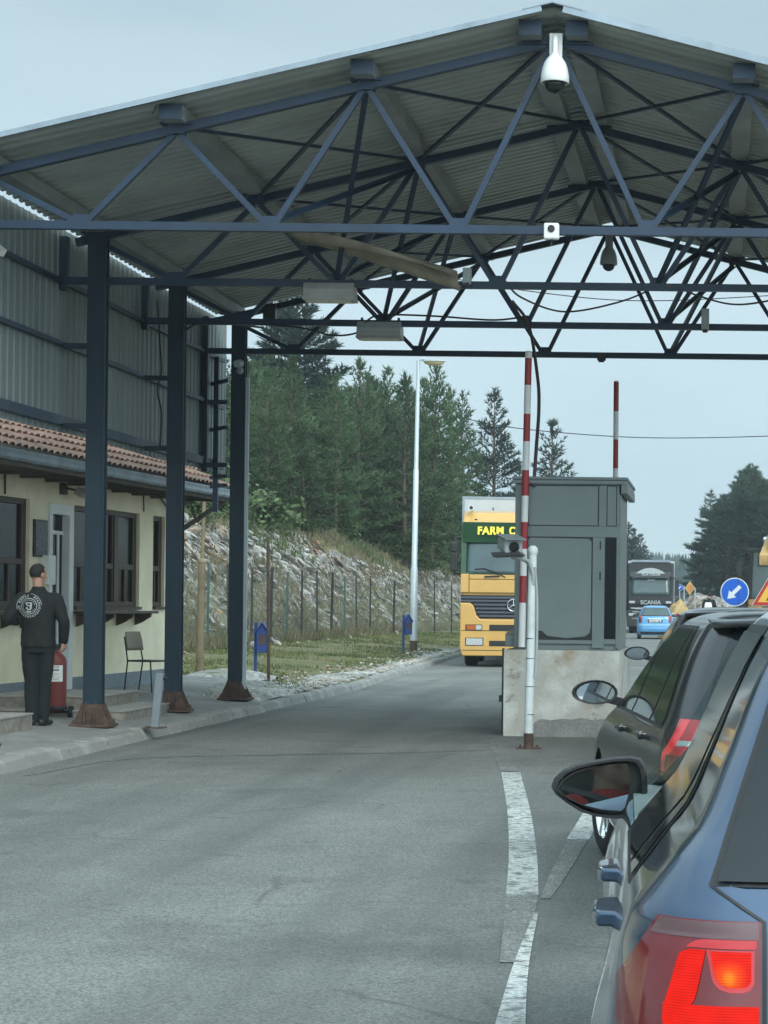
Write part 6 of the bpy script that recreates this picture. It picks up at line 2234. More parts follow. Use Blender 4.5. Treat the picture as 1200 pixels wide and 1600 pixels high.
# lower bumper step and number plate recess
S.end_patch('number_plate', M['plate'], near, .82, .92, -.26, .26, .012)
S.end_patch('bumper_trim', M['black'], near, .22, .34, -.70, .70, .006)
S.side_patch('rocker_trim', M['black'], near, .17, .26, 1.2, 3.05, -1, .004); S.side_patch('rocker_trim', M['black'], near, .17, .26, 1.2, 3.05, 1, .004)
# roof spoiler lip and rails
b = MB()
b.grid(lambda u, v: Vector((u * (.475 - .02 * v), S.rear(u * .44, 1.56) - .06 + .22 * v + .03 * u * u, 1.582 + .014 * v - .025 * u * u)), frange(-1, 1, .1), frange(0, 1, .25))
o = b.build('spoiler', M['golfpaint'], near, smooth=180, world=False); o.modifiers.new('s', 'SOLIDIFY').thickness = .03
# door handles (bright tops)
for sx in (-1, 1):
    for l0, z in ((1.08, .848), (1.98, .83)):
        x0 = S.side(l0 + .1, z)
        b = MB()
        b.prism([(l0 - .035, x0 - .02), (l0 - .02, x0 + .040), (l0 + .02, x0 + .052), (l0 + .17, x0 + .050), (l0 + .215, x0 + .030), (l0 + .225, x0 - .02)], (0, 0, z - .020), (0, 1, 0), (sx, 0, 0), (0, 0, .036))
        b.build('door_handle', M['golfpaint'], near, bevel=.008, world=False, seg=3, smooth=40)
for (x, l) in ((-.775, .80), (.775, .80), (-.775, 3.43), (.775, 3.43)): wheel(near, x, l, .32)
small_mirror(near, S, 2.68, 1.0, 1, M['golfpaint'])

# the driver's mirror, its glass turned so that the driver meets the lens
def toplane(px, py, P, n):
    q = at(px, py, 1.0) - Vector((0, 0, H))
    k = (P - Vector((0, 0, H))).dot(n) / q.dot(n)
    return Vector((0, 0, H)) + q * k
DH = Vector((-.33, 1.98, 1.24))                 # driver's head in the car's frame
MP = at(942, 1232, 6.28)
Dw = nm @ DH
MQ = at(966, 1183, 6.28)
nrm = ((Vector((0, 0, H)) - MQ).normalized() + (Dw - MQ).normalized()).normalized()
nface = (nrm + Vector((0, -1.1, .0))).normalized()
hp_ = [(862, 1232), (866, 1219), (879, 1206), (900, 1197), (930, 1190), (960, 1185.5), (985, 1184), (999, 1187), (1006, 1197), (1009, 1215), (1010, 1240), (1006, 1258), (999, 1271), (985, 1279), (960, 1280), (930, 1276.5), (905, 1268), (883, 1254), (868, 1242)]
gp_ = [(873, 1233), (880, 1220), (898, 1208), (925, 1199), (955, 1194), (977, 1193), (985, 1197), (985.5, 1215), (982, 1240), (976, 1262), (970, 1267), (940, 1264.5), (915, 1258.5), (893, 1249), (879, 1240)]
b = MB()
out = [toplane(x, y, MP, nface) for x, y in hp_]
cen = sum(out, Vector()) / len(out)
fw = Vector((-.02, 1, 0)).normalized()
def rg(k, d): return [b.bm.verts.new(nmi @ (cen + (p - cen) * k + fw * d)) for p in out]
gl_ = [toplane(x, y, MP + fw * .006, nface) for x, y in gp_]
g0 = [toplane(cen.x * FPX / cen.y + PX + (x - 935) * 1.02, y, MP, nface) for x, y in gp_]
R0, R1, R2, R3, R4, R5 = rg(.985, .0), rg(1.0, .012), rg(1.03, .05), rg(.95, .10), rg(.70, .15), rg(.3, .175)
for A, B_ in zip((R0, R1, R2, R3, R4), (R1, R2, R3, R4, R5)):
    for k in range(len(A)): b.f([A[k], A[(k + 1) % len(A)], B_[(k + 1) % len(A)], B_[k]])
b.f(R5)
inn = [b.bm.verts.new(nmi @ (cen + (p - cen) * .90 + fw * .0)) for p in out]
inn2 = [b.bm.verts.new(nmi @ (cen + (p - cen) * .87 + fw * .035)) for p in out]
for A, B_ in ((R0, inn), (inn, inn2)):
    for k in range(len(A)): b.f([A[k], A[(k + 1) % len(A)], B_[(k + 1) % len(A)], B_[k]])
b.f(inn2[::-1])
foot = nmi @ at(1016, 1272, 6.45); root_ = nmi @ at(990, 1262, 6.36)
b.tube([root_, (root_ + foot) / 2 + Vector((0, .01, -.012)), foot + Vector((.06, .04, .0))], [.045, .04, .05], 10)
mir = b.build('wing_mirror', M['black'], near, smooth=50, world=False)
b = MB()
# glass: its own plane through the housing mouth, rim kept inside the housing outline
gpts = [toplane(x, y, MP + fw * .012, nrm) for x, y in gp_]
dmin = min((p - MP).dot(nface) for p in gpts)
vs = [b.bm.verts.new(nmi @ p) for p in gpts]
b.f(vs)
gl = b.build('mirror_glass', M['mirror'], mir, world=False)
b = MB()
n_ = len(gp_)
cg = sum(gpts, Vector()) / n_
for k in range(n_):      # bezel carried by the tilted glass
    p, q = gpts[k], gpts[(k + 1) % n_]
    hq0, hq1 = min(out, key=lambda o_: (o_ - p).length), min(out, key=lambda o_: (o_ - q).length)
    a_, c_ = p + (p - cg) * .05, q + (q - cg) * .05
    b.poly([nmi @ p, nmi @ q, nmi @ c_, nmi @ a_]); b.poly([nmi @ a_, nmi @ c_, nmi @ (c_ + fw * .05), nmi @ (a_ + fw * .05)])
b.build('bezel', M['black'], mir, world=False, smooth=40)

# the driver, sitting inside the cabin
dv = thing('person', 'driver in a red shirt seen in the wing mirror of the near blue grey car', 'person', (GX, GY, 0), GYAW)
hx, hy, hz = DH
Mr = Matrix.Rotation(-0.25, 3, 'Z')
b = MB()
rings(b, [(hx, hy - .05, .84, .13, .10), (hx, hy - .05, .98, .15, .10), (hx, hy - .04, 1.075, .11, .08), (hx, hy - .03, 1.12, .06, .058)])
limb(b, [(hx, hy - .03, 1.06), (hx, hy - .01, hz - .07)], [.060, .054])
head_into(b, (hx, hy, hz), Mr)
for sx in (-1, 1):
    limb(b, [(hx + sx * .17, hy - .04, 1.02), (hx + sx * .20, hy + .18, .90), (hx + sx * .12, hy + .40, .96)], [.052, .042, .028])
    hand_into(b, (hx + sx * .12, hy + .40, .96), (-sx * .2, 1, .15), (0, .1, 1), .8)
remeshed('body', b, M['skin'], dv, .0065, 2)
hair_cap((hx, hy, hz), Mr, dv)
b = MB()
rings(b, [(hx, hy - .05, .84, .16, .125), (hx, hy - .05, 1.0, .175, .12), (hx, hy - .045, 1.07, .140, .095), (hx, hy - .035, 1.11, .090, .080), (hx, hy - .03, 1.13, .072, .072)])
for sx in (-1, 1): limb(b, [(hx + sx * .10, hy - .04, 1.055), (hx + sx * .17, hy - .04, 1.035), (hx + sx * .195, hy + .10, .95)], [.072, .076, .066])
remeshed('shirt', b, M['redshirt'], dv, .009, 3)
b = MB(); b.tube(smooth_path([(hx - .16, hy - .08, 1.13), (hx - .09, hy + .085, 1.06), (hx + .02, hy + .115, .98), (hx + .16, hy + .10, .86)]), .022, 6); b.build('seat_belt', M['black'], dv, world=False)

# ---- black car ahead ---------------------------------------------------------------------
tabD = [(z, w, r, f - .02) for z, w, r, f in stretch(HATCH, .97, 1.15)]
def make_queue_car(name, label, loc, yaw, paint):
    S2 = Shape(tabD, car=.30, cbr=.34, bul=.07)
    t = thing(name, label, 'car', loc, yaw, 'cars queuing in the right lane')
    S2.body('body', paint, t, [(.80, .32, .36), (3.40, .32, .36)])
    lr = lambda z: .62 + .42 * max(0.0, (z - .985) / .465) ** 1.3
    lf = lambda z: S2.f(z) - .26
    glass_set(S2, t, .985, 1.45, lr, lf, [1.10, 1.95], paint)
    S2.end_patch('rear_window', M['carglass'], t, 1.08, 1.48, lambda z: -(S2.W(z) - .115), lambda z: S2.W(z) - .115, .004)
    S2.end_patch('windscreen', M['carglass'], t, 1.04, 1.49, lambda z: -(S2.W(z) - .14), lambda z: S2.W(z) - .14, .004, rear=False)
    for sx in (-1, 1):
        o_ = lambda z: min(S2.W(z) - .004, .80 + (1.02 - z) * .5)
        f = lambda q: (lambda z: sx * (q(z) if callable(q) else q))
        l_ = S2.end_patch('tail_lamp', M['lampredmid'], t, .78, 1.03, f(lambda z: .56 + .22 * (1.03 - z)), f(o_), .006, nx=20)
        S2.end_patch('dark_rim', M['lampred'], l_, .785, .86, f(lambda z: .57 + .22 * (1.03 - z)), f(lambda z: o_(z) - .01), .0075, nx=20)
        S2.end_patch('bulb', M['lampredlit'], l_, .865, .895, f(.66), f(.73), .009)
        S2.end_patch('clear_band', M['lampclear'], l_, .905, .93, f(lambda z: .62), f(lambda z: o_(z) - .03), .009)
        S2.side_patch('panel_gap', M['greypaint'], t, .32, .97, 1.946, 1.954, sx, .0025, nl=2)
        S2.side_patch('panel_gap', M['greypaint'], t, .5, .97, .93, .938, sx, .0025, nl=2)
        for l0, z in ((1.10, .90), (2.05, .88)):
            x0 = S2.side(l0 + .1, z)
            b = MB(); b.bar((sx * (x0 + .028), l0 - .02, z), (sx * (x0 + .028), l0 + .18, z), .026, .034); b.bar((sx * (x0 - .01), l0, z), (sx * (x0 + .02), l0, z), .03, .03); b.bar((sx * (x0 - .01), l0 + .16, z), (sx * (x0 + .02), l0 + .16, z), .03, .03)
            b.build('door_handle', paint, t, bevel=.006, world=False)
        small_mirror(t, S2, 2.72, 1.0, sx, None)
    b = MB()
    b.grid(lambda u, v: Vector((u * (.60 - .02 * v), S2.rear(u * .57, 1.49) - .14 + .30 * v + .03 * u * u, 1.515 + .02 * v - .025 * u * u)), frange(-1, 1, .1), frange(0, 1, .25))
    o = b.build('spoiler', paint, t, smooth=180, world=False); o.modifiers.new('s', 'SOLIDIFY').thickness = .03
    S2.end_patch('number_plate', M['plate'], t, .80, .91, -.26, .26, .012)
    S2.end_patch('bumper_trim', M['black'], t, .22, .36, -.7, .7, .006)
    for (x, l) in ((-.775, .80), (.775, .80)): wheel(t, x, l, .32)
    for (x, l) in ((-.785, 3.40), (.785, 3.40)): wheel(t, x, l, .32, turn=0.12)
    return t
DYAW = .15
rw = gnd(958, 1337)           # foot of its front left wheel
Rz = Matrix.Rotation(DYAW, 3, 'Z')
loc = Vector((rw.x, rw.y, 0)) - Rz @ Vector((-.80, 3.40, 0))
dark_car = make_queue_car('parked_car', 'black hatchback waiting directly ahead of the blue grey car, red tail lamp showing', (loc.x, loc.y, 0), DYAW, M['darkpaint'])
third = copy_tree(dark_car)
third.location = (0.33, 19.2, 0); third.rotation_euler = (0, 0, .07)
tag(third, 'car almost hidden ahead of the black hatchback, only its left wing mirror showing', 'car')

# ---- small sky-blue car far ahead ----------------------------------------------------------
BYc = 92.0
bs = BYc / FPX
tabB = [(.18, .74, .10, 3.70), (.30, .80, .02, 3.80), (.45, .825, .00, 3.85), (.60, .83, .02, 3.83), (.70, .83, .03, 3.76), (.80, .825, .045, 3.6), (.90, .81, .06, 3.35), (.98, .785, .085, 3.15), (1.10, .74, .15, 2.95), (1.22, .69, .24, 2.75), (1.34, .63, .33, 2.50), (1.42, .58, .40, 2.25), (1.48, .50, .50, 1.95), (1.51, .38, .70, 1.75), (1.52, .2, .95, 1.55)]
S3 = Shape(tabB, car=.32, cbr=.30, bul=.06)
bc = thing('parked_car', 'small sky blue hatchback driving away beyond the booth', 'car', ((1024 - PX) * bs, BYc, 0.0), .03)
S3.body('body', M['bluepaint'], bc, [(.65, .29, .33), (3.1, .29, .33)])
glass_set(S3, bc, .97, 1.40, lambda z: .55 + .3 * (z - .97), lambda z: S3.f(z) - .25, [1.75], M['bluepaint'])
S3.end_patch('rear_window', M['black'], bc, 1.03, 1.42, lambda z: -(S3.W(z) - .07), lambda z: S3.W(z) - .07, .003)
S3.end_patch('rear_window', M['windscreen'], bc, 1.07, 1.40, lambda z: -(S3.W(z) - .10), lambda z: S3.W(z) - .10, .008)
S3.end_patch('windscreen', M['carglass'], bc, 1.03, 1.42, lambda z: -(S3.W(z) - .12), lambda z: S3.W(z) - .12, .005, rear=False)
for sx in (-1, 1):
    f = lambda q: (lambda z: sx * (q(z) if callable(q) else q))
    l_ = S3.end_patch('tail_lamp', M['lampred'], bc, .74, 1.06, f(lambda z: .60 - .02 * (z - .74)), f(lambda z: min(S3.W(z) - .01, .73)), .008)
    S3.end_patch('bulb', M['lampredhot'], l_, .98, 1.03, f(.60), f(.66), .012)
    small_mirror(bc, S3, 2.75, 1.0, sx, None)
S3.end_patch('bumper_strip', mat('pale_bumper_strip', (0.25, 0.5, 0.68), .35), bc, .60, .68, -.74, .74, .012)
S3.end_patch('bumper_trim', M['black'], bc, .22, .33, -.66, .66, .008)
np_ = S3.end_patch('number_plate', M['black'], bc, .735, .885, -.33, .33, .01)
S3.end_patch('plate_face', M['plate'], np_, .755, .865, -.27, .27, .014)
o = lettering('plate_text', 'P-4181-AB', .105, M['black'], np_, .002, .002, 'CENTER', 1.0)
o.location = (0, S3.rear(0, .80) - .018, .805); o.rotation_euler = (PI / 2, 0, 0)
S3.end_patch('tailgate_trim', M['chrome'], bc, .895, .925, -.33, .33, .014)
b = MB(); b.bar((0, .42, 1.40), (-.30, .22, 1.09), .02, .012); b.bar((-.02, .25, 1.08), (.32, .235, 1.085), .03, .02); b.build('wiper', M['black'], bc, world=False)
b = MB()
for sx in (-1, 1): b.tube([(sx * .5, l, 1.50) for l in frange(.6, 2.0, .2)], .012, 6)
b.build('roof_rail', M['black'], bc, world=False)
for (x, l) in ((-.72, .65), (.72, .65), (-.72, 3.1), (.72, 3.1)): wheel(bc, x, l, .29, rim=.18, w=.17)

# ------------------------------------------------------------------ yellow lorry
LY = gnd(735, 1042).y
ls = LY / FPX
lx0 = 803 + ROLL * -60
lorry = thing('yellow_lorry', 'yellow lorry with a green visor board and pale trailer coming down the left lane', 'lorry', ((lx0 - PX) * ls, LY, 0.0), 0.07)
gz = 1042 - ROLL * (735 - PX)
def X_(px): return (px - 803) * ls
def Z_(py): return (1042.4 - py) * ls
def slab(mb, px0, px1, py0, py1, y0, y1, mirror=True):
    mb.box((X_(px0), y0, Z_(py1)), (X_(px1), y1, Z_(py0)))
    if mirror: mb.box((-X_(px1), y0, Z_(py1)), (-X_(px0), y1, Z_(py0)))
Wd = -X_(720.5)
b = MB()
# cab shell: side profile swept across, front raked a little
prof = [(0.10, Z_(1000)), (0.06, Z_(925)), (0.10, Z_(897)), (0.28, Z_(846)), (0.34, Z_(818)), (0.62, Z_(800)), (1.0, Z_(796)), (2.3, Z_(796)), (2.3, Z_(1000))]
b.prism(prof, (-Wd + .02, 0, 0), (0, 1, 0), (0, 0, 1), (2 * Wd - .04, 0, 0))
b.build('cab', M['truckyellow'], lorry, bevel=0.06, world=False, seg=3)
b = MB()
b.grid(lambda u, v: Vector((u * (Wd - .12), .095 + .185 * v + .05 * u * u - .075, Z_(897) + (Z_(845) - Z_(897)) * v)), frange(-1, 1, .1), frange(0, 1, .1))
o = b.build('windscreen', M['windscreen'], lorry, smooth=180, world=False); o.modifiers.new('s', 'SOLIDIFY').thickness = .01
b = MB()
for s in (-1, 1):
    b.bar((s * (Wd - .06), .07, Z_(897)), (s * (Wd - .06), .30, Z_(816)), .13, .06, up=(0, 1, 0))
b.box((-Wd + .1, .06, Z_(899.5)), (Wd - .1, .095, Z_(894.5)))
b.build('pillar', M['truckgreen'], lorry, bevel=.01, world=False)
b = MB()
b.prism([(-.02, Z_(816)), (.16, Z_(816)), (.22, Z_(846)), (.10, Z_(848))], (-Wd + .05, .05, 0), (0, 1, 0), (0, 0, 1), (2 * Wd - .1, 0, 0))
brd = b.build('visor_board', M['truckgreen'], lorry, bevel=.01, world=False)
for txt, pxa, pxb in (('FARM', 746, 786.5), ('C', 795, 804.5)):
    o = lettering('board_text', txt, .26, M['textyellow'], brd, .006, .014, 'LEFT', 1.12)
    xs_ = [v.co.x for v in o.data.vertices]
    k_ = (X_(pxb) - X_(pxa)) / (max(xs_) - min(xs_))
    o.scale = (k_, 1.08, 1.0)
    o.location = (X_(pxa) - min(xs_) * k_, .035, Z_(829.5)); o.rotation_euler = (PI / 2 - R(14), 0, 0)
b = MB()
for px in (729, 876): pass
b.bm.free()
for s in (1, -1):
    b = MB(); xa, xc = sorted((s * X_(720.6), s * X_(733))); b.box((xa, -.002, Z_(926)), (xc, .10, Z_(897)))
    b.build('corner_panel', M['truckyellow'], lorry, bevel=.012, world=False)
b = MB(); b.box((X_(734), .0, Z_(926)), (-X_(734), .09, Z_(906))); b.box((X_(734), .01, Z_(905)), (-X_(734), .09, Z_(898)))
b.build('front_flap', M['truckyellow'], lorry, bevel=.01, world=False)
for s in (1, -1):
    b = MB(); b.tube([(s * X_(758), .0, Z_(901.5)), (s * X_(759), -.03, Z_(901)), (s * X_(779), -.03, Z_(900)), (s * X_(780), .0, Z_(900.5))], .02, 7); b.build('grab_handle', M['black'], lorry, world=False)
    b = MB(); b.tube([(s * X_(790), .0, Z_(902)), (s * X_(775), -.01, Z_(894)), (s * X_(757), .05, Z_(888.5)), (s * X_(742), .06, Z_(889.5))], .014, 6); b.build('wiper', M['black'], lorry, world=False)
# grille
P = [(720.6, 930), (803, 930)]
G = [(X_(720.8), Z_(930)), (0, Z_(930)), (-X_(720.8), Z_(930)), (-X_(720.8), Z_(941)), (-X_(735), Z_(941)), (-X_(741), Z_(945)), (-X_(746), Z_(960)), (-X_(751), Z_(966)), (X_(751), Z_(966)), (X_(746), Z_(960)), (X_(741), Z_(945)), (X_(735), Z_(941)), (X_(720.8), Z_(941))]
b = MB(); b.prism(G, (0, .04, 0), (1, 0, 0), (0, 0, 1), (0, .06, 0)); gr = b.build('grille', M['black'], lorry, world=False)
b = MB()
for py, xx in ((934, 721.5), (939, 721.5), (945, 742), (951, 744), (957, 746), (962.5, 750)):
    b.prism([(0, 0), (.05, .0), (.05, .055), (.01, .045)], (X_(xx), -.012, Z_(py + 1.3)), (0, 1, 0), (0, 0, 1), (-2 * X_(xx), 0, 0))
b.build('slat', mat('grille_slat', (.035, .042, .06), .35), gr, world=False)
b = MB()
b.tube([Vector((.145 * math.cos(a), -.03, Z_(945.5) + .145 * math.sin(a))) for a in frange(0, 2 * PI * 31 / 32, 2 * PI / 32)], .014, 8, closed=True)
for k in range(3):
    a = PI / 2 + 2 * PI * k / 3
    b.tube([(0, -.03, Z_(945.5)), (.145 * math.cos(a), -.03, Z_(945.5) + .145 * math.sin(a))], [.022, .008], 6)
b.build('emblem', M['chrome'], gr, smooth=60, world=False)
# bumper with lamps and slots
b = MB()
Bp = [(X_(720.4), Z_(942.5)), (X_(735.5), Z_(942.5)), (X_(741), Z_(947)), (X_(746), Z_(962)), (X_(751), Z_(967.5)), (-X_(751), Z_(967.5)), (-X_(746), Z_(962)), (-X_(741), Z_(947)), (-X_(735.5), Z_(942.5)), (-X_(720.4), Z_(942.5)), (-X_(720.4), Z_(1012)), (-X_(724), Z_(1025)), (X_(724), Z_(1025)), (X_(720.4), Z_(1012))]
b.prism(Bp, (0, -.07, 0), (1, 0, 0), (0, 0, 1), (0, .5, 0))
bp = b.build('bumper', M['truckyellow'], lorry, bevel=.03, world=False, seg=3)
b = MB(); b.box((-Wd + .06, -.076, Z_(1016.5)), (Wd - .06, -.0705, Z_(1015.6))); b.box((-Wd + .03, -.0765, Z_(985.8)), (Wd - .03, -.0705, Z_(985))); b.build('bumper_gap', M['black'], bp, world=False)
b = MB()
for s in (1, -1):
    for (a, c, d, e) in ((766, 802.9, 976, 985), (766, 802.9, 1001, 1009.5)):
        xa, xc = sorted((s * X_(a), s * X_(c))); b.box((xa, -.078, Z_(e)), (xc, -.071, Z_(d)))
b.build('slot', M['black'], bp, world=False)
for s in (1, -1):
    xa, xc = sorted((s * X_(729), s * X_(757)))
    b = MB(); b.box((xa, -.080, Z_(1009)), (xc, -.071, Z_(996.5))); hl = b.build('headlight', M['black'], bp, bevel=.004, world=False)
    b = MB(); b.box((xa + .02, -.088, Z_(1008)), (xc - .02, -.081, Z_(997.5))); b.build('lens', M['lampclear'], hl, bevel=.003, world=False)
    xa, xc = sorted((s * X_(729), s * X_(755)))
    b = MB(); b.box((xa, -.080, Z_(985)), (xc, -.071, Z_(976))); il = b.build('indicator', M['black'], bp, world=False)
    xm = s * X_(744)
    b = MB(); b.box((min(s * X_(731), xm), -.087, Z_(984)), (max(s * X_(731), xm), -.081, Z_(977))); b.build('amber_lens', M['lampamber'], il, world=False)
    b = MB(); b.box((min(s * X_(745), s * X_(754)), -.087, Z_(984)), (max(s * X_(745), s * X_(754)), -.081, Z_(977))); b.build('clear_lens', M['lampclear'], il, world=False)
    # door mirrors on arms
    b = MB()
    mx = s * X_(709.5)
    b.tube([(s * (X_(722)), .35, Z_(842)), (s * X_(712), .2, Z_(841)), (mx, .18, Z_(847)), (mx, .18, Z_(900))], .028, 8)
    b.tube([(s * X_(720), .35, Z_(898)), (mx, .18, Z_(896))], .02, 6)
    mm = b.build('mirror', M['black'], lorry, world=False)
    b = MB(); b.box((mx - .085, .10, Z_(863)), (mx + .085, .24, Z_(848))); b.box((mx - .085, .10, Z_(893)), (mx + .085, .24, Z_(864))); b.build('mirror_head', M['black'], mm, bevel=.025, world=False)
    b = MB(); b.tube([(s * X_(734.5), .9, Z_(796)), (s * X_(734.5), .85, Z_(792.5)), (s * X_(734.5), .35, Z_(793))], [.03, .035, .065], 12); b.build('horn', M['chrome'], lorry, smooth=60, world=False)
    b = MB(); b.lathe([(.045, 0), (.045, .01)], (s * X_(734.5), .338, Z_(793)), 12, RX90); b.build('horn_mouth', M['black'], lorry, world=False)
    b = MB(); b.box((min(s * X_(726), s * X_(720.2)), .4, Z_(846)), (max(s * X_(726), s * X_(720.2)), 2.25, Z_(818))); b.build('side_fairing', M['trailer'], lorry, world=False)
b = MB(); b.tube([(X_(752), .62, Z_(815)), (X_(790), .60, Z_(813.5))], .02, 6); b.tube([(X_(768), .7, Z_(796)), (X_(768), .7, Z_(791))], .015, 6); b.box((X_(740), .43, Z_(812.5)), (X_(744), .46, Z_(810)))
b.build('roof_bar', M['black'], lorry, world=False)
b = MB(); b.box((-Wd + .1, .45, Z_(1020)), (Wd - .1, 2.3, Z_(1000))); b.box((-.5, 2.3, .5), (.5, 14.5, .95)); b.build('chassis', M['black'], lorry, world=False)
for y in (1.3, 4.9, 11.0, 12.3, 13.6):
    for s in (-1, 1):
        b = MB(); b.lathe([(.3, -.15), (.45, -.16), (.5, -.12), (.5, .12), (.45, .16), (.3, .15)], (s * (Wd - .22), y, .5), 30, RY90); wl = b.build('wheel', M['rubber'], lorry, smooth=40, world=False)
        b = MB(); b.lathe([(.29, -.12), (.29, .12), (.12, s * .08), (.1, s * .14)], (s * (Wd - .22), y, .5), 20, RY90); b.build('rim', M['trailer'], wl, world=False)
trl = thing('box_trailer', None, None); trl.parent = lorry; trl.location = (0, 0, 0)
TT = H + (Z_(777) - H) * (LY + 2.55) / LY
TW = Wd * (LY + 2.55) / LY + .02
b = MB(); b.box((-TW, 2.55, 1.0), (TW, 14.8, TT)); b.build('box', M['trailer'], trl, bevel=.02, world=False)
b = MB()
for s in (-1, 1):
    b.box((s * TW - .03, 2.53, 1.0), (s * TW + .03, 2.60, TT - .05))
b.box((-TW - .03, 2.535, TT - .05), (TW + .03, 2.6, TT + .01))
b.build('edge_trim', M['zinc'], trl, world=False)

# ------------------------------------------------------------------ black lorry far away
KY = 110.0
ks = KY / FPX
kl = thing('black_lorry', 'black lorry with white lettering facing us behind the small blue car', 'lorry', ((1016 - PX) * ks, KY, 0.0), .02)
hw = 1.25
b = MB(); b.prism([(.0, .5), (.0, 1.6), (.12, 2.0), (.42, 3.1), (.75, 3.78), (2.3, 3.85), (2.3, .5)], (-hw, 0, 0), (0, 1, 0), (0, 0, 1), (2 * hw, 0, 0)); b.build('cab', mat('lorry_black', (0.004, 0.005, 0.006), 0.35, var=0.1, spec=0.3), kl, bevel=.08, world=False, seg=3)
b = MB(); b.grid(lambda u, v: Vector((u * (1.05 - .05 * v), .10 + .273 * v, 2.05 + 1.0 * v)), frange(-1, 1, .2), frange(0, 1, .2)); o = b.build('windscreen', M['windscreen'], kl, smooth=180, world=False); o.modifiers.new('s', 'SOLIDIFY').thickness = .01
b = MB(); b.prism([(.05, 3.05), (.30, 3.05), (.42, 3.30), (.22, 3.32)], (-1.1, -.02, 0), (0, 1, 0), (0, 0, 1), (2.2, 0, 0)); vs_ = b.build('sun_visor', M['black'], kl, world=False)
b = MB()
for (a0, a1, rr_, zc, th) in ((.62, PI - .62, 1.15, 2.35, .09),):
    P = [(rr_ * math.cos(a), zc + rr_ * .95 * math.sin(a)) for a in frange(a0, a1, .1)] + [((rr_ - th) * math.cos(a), zc + (rr_ - th) * .95 * math.sin(a)) for a in frange(a1, a0, .1)]
    n2 = len(P) // 2
    for i in range(n2 - 1):
        q = [P[i], P[i + 1], P[-2 - i], P[-1 - i]]
        b.poly([Vector((x, .30, z)) for x, z in q])
o = b.build('arc_print', M['emblem'], vs_, world=False, fix=False); o.location = (0, -.16, 0.08); o.modifiers.new('s', 'SOLIDIFY').thickness = .01
for txt, z, sz, y in (('SCANIA', 1.66, .30, -.02), ('PLATINUM', 3.16, .20, .0), ('TEAM', 2.86, .15, .28)):
    o = lettering('front_text', txt, sz, M['emblem'], kl, .005, .006, 'CENTER', 1.05)
    o.location = (.02, y - .02, z); o.rotation_euler = (PI / 2, 0, 0)
b = MB()
for z, w, h in ((1.30, 1.05, .035), (1.12, .95, .02), (.75, 1.0, .03)): b.prism([(-w, h), (-w * .7, 0), (w * .7, 0), (w, h), (w, h + .05), (-w, h + .05)], (0, -.03, z), (1, 0, 0), (0, 0, 1), (0, .03, 0))
b.build('chrome_strip', M['emblem'], kl, world=False)
for s in (-1, 1):
    b = MB(); b.box((s * .98 - .15, -.035, 1.62), (s * .98 + .15, 0, 1.74)); b.build('headlight', M['lampclear'], kl, world=False)
    b = MB(); b.box((s * .95 - .2, -.04, .95), (s * .95 + .2, 0, 1.08)); b.build('headlight', M['lampclear'], kl, world=False)
    b = MB(); b.tube([(s * 1.2, .3, 3.0), (s * 1.42, .15, 2.95), (s * 1.42, .15, 2.1)], .03, 6); b.box((s * 1.42 - .1, .08, 2.05), (s * 1.42 + .1, .22, 2.85)); b.build('mirror', M['black'], kl, world=False)
    for y in (1.4, 4.6, 10, 11.3):
        b = MB(); b.lathe([(.25, -.15), (.47, -.16), (.5, -.1), (.5, .1), (.47, .16), (.25, .15)], (s * 1.0, y, .5), 24, RY90); b.build('wheel', M['rubber'], kl, smooth=40, world=False)
b = MB(); b.box((-hw, -.03, .35), (hw, .3, 1.25)); b.build('bumper', M['black'], kl, bevel=.04, world=False)
b = MB(); b.box((-hw - .02, 2.6, 1.0), (hw + .02, 13.5, 3.95)); b.build('trailer_box', M['trailer'], kl, world=False)
b = MB(); b.box((-hw + .2, .9, 3.86), (hw - .2, 2.4, 3.97)); b.box((-hw + .1, .5, .5), (hw - .1, 13, 1.0)); b.build('roof_deflector', M['zinc'], kl, world=False)
# ------------------------------------------------------------------ roadworks
SY = 43.6
def round_sign(label, px, py, Y, dia, group=None):
    p = at(px, py, Y)
    t = thing('arrow_sign', label, 'road sign', (p.x, p.y, 0.0), 0.0, group)
    z = p.z; r = dia / 2
    b = MB(); b.tube([(0, .05, -.05), (0, .05, z + r * .8)], .03, 8); b.build('post', M['camgrey'], t, world=False)
    b = MB(); b.lathe([(r, 0), (r, .015)], (0, .016, z), 40, RX90); pl = b.build('plate', M['signwhite'], t, world=False)
    b = MB(); b.lathe([(r * .93, 0), (r * .93, .004)], (0, -.0005, z), 40, RX90); b.build('disc', M['signblue'], pl, world=False)
    A = [(-.52, -.50), (-.10, -.42), (-.24, -.28), (.40, .32), (.56, .16), (.20, .52)]
    s2 = math.sqrt(.5)
    # arrow pointing down-left
    shaft, head = .13, .34
    P = [(.62, -shaft), (-.12, -shaft), (-.12, -head), (-.62, 0), (-.12, head), (-.12, shaft), (.62, shaft)]
    P = [((x - y) * s2 * r * 1.02, (x + y) * s2 * r * 1.02) for x, y in P]
    b = MB()
    b.prism(P, (-.03 * dia, -.0052, z - .02 * dia), (1, 0, 0), (0, 0, 1), (0, -.003, 0)); b.build('arrow', M['signwhite'], pl, world=False)
    if dia > .5:
        b = MB(); b.box((.12 * dia, -.0052, z - r * .93), (.12 * dia + .008, -.0046, z + r * .93)); b.build('joint', M['black'], pl, world=False)
    return t
round_sign('large blue round sign with a white arrow pointing down left, behind the black hatchback', 1148, 925, SY, .61)
round_sign('tiny far blue round arrow sign beside the black lorry', 1062, 918, 120, .42)
p = at(1206, 927, 42.5)
t = thing('roadworks_sign', 'red bordered yellow triangular roadworks sign cut by the right edge', 'road sign', (p.x, p.y, 0))
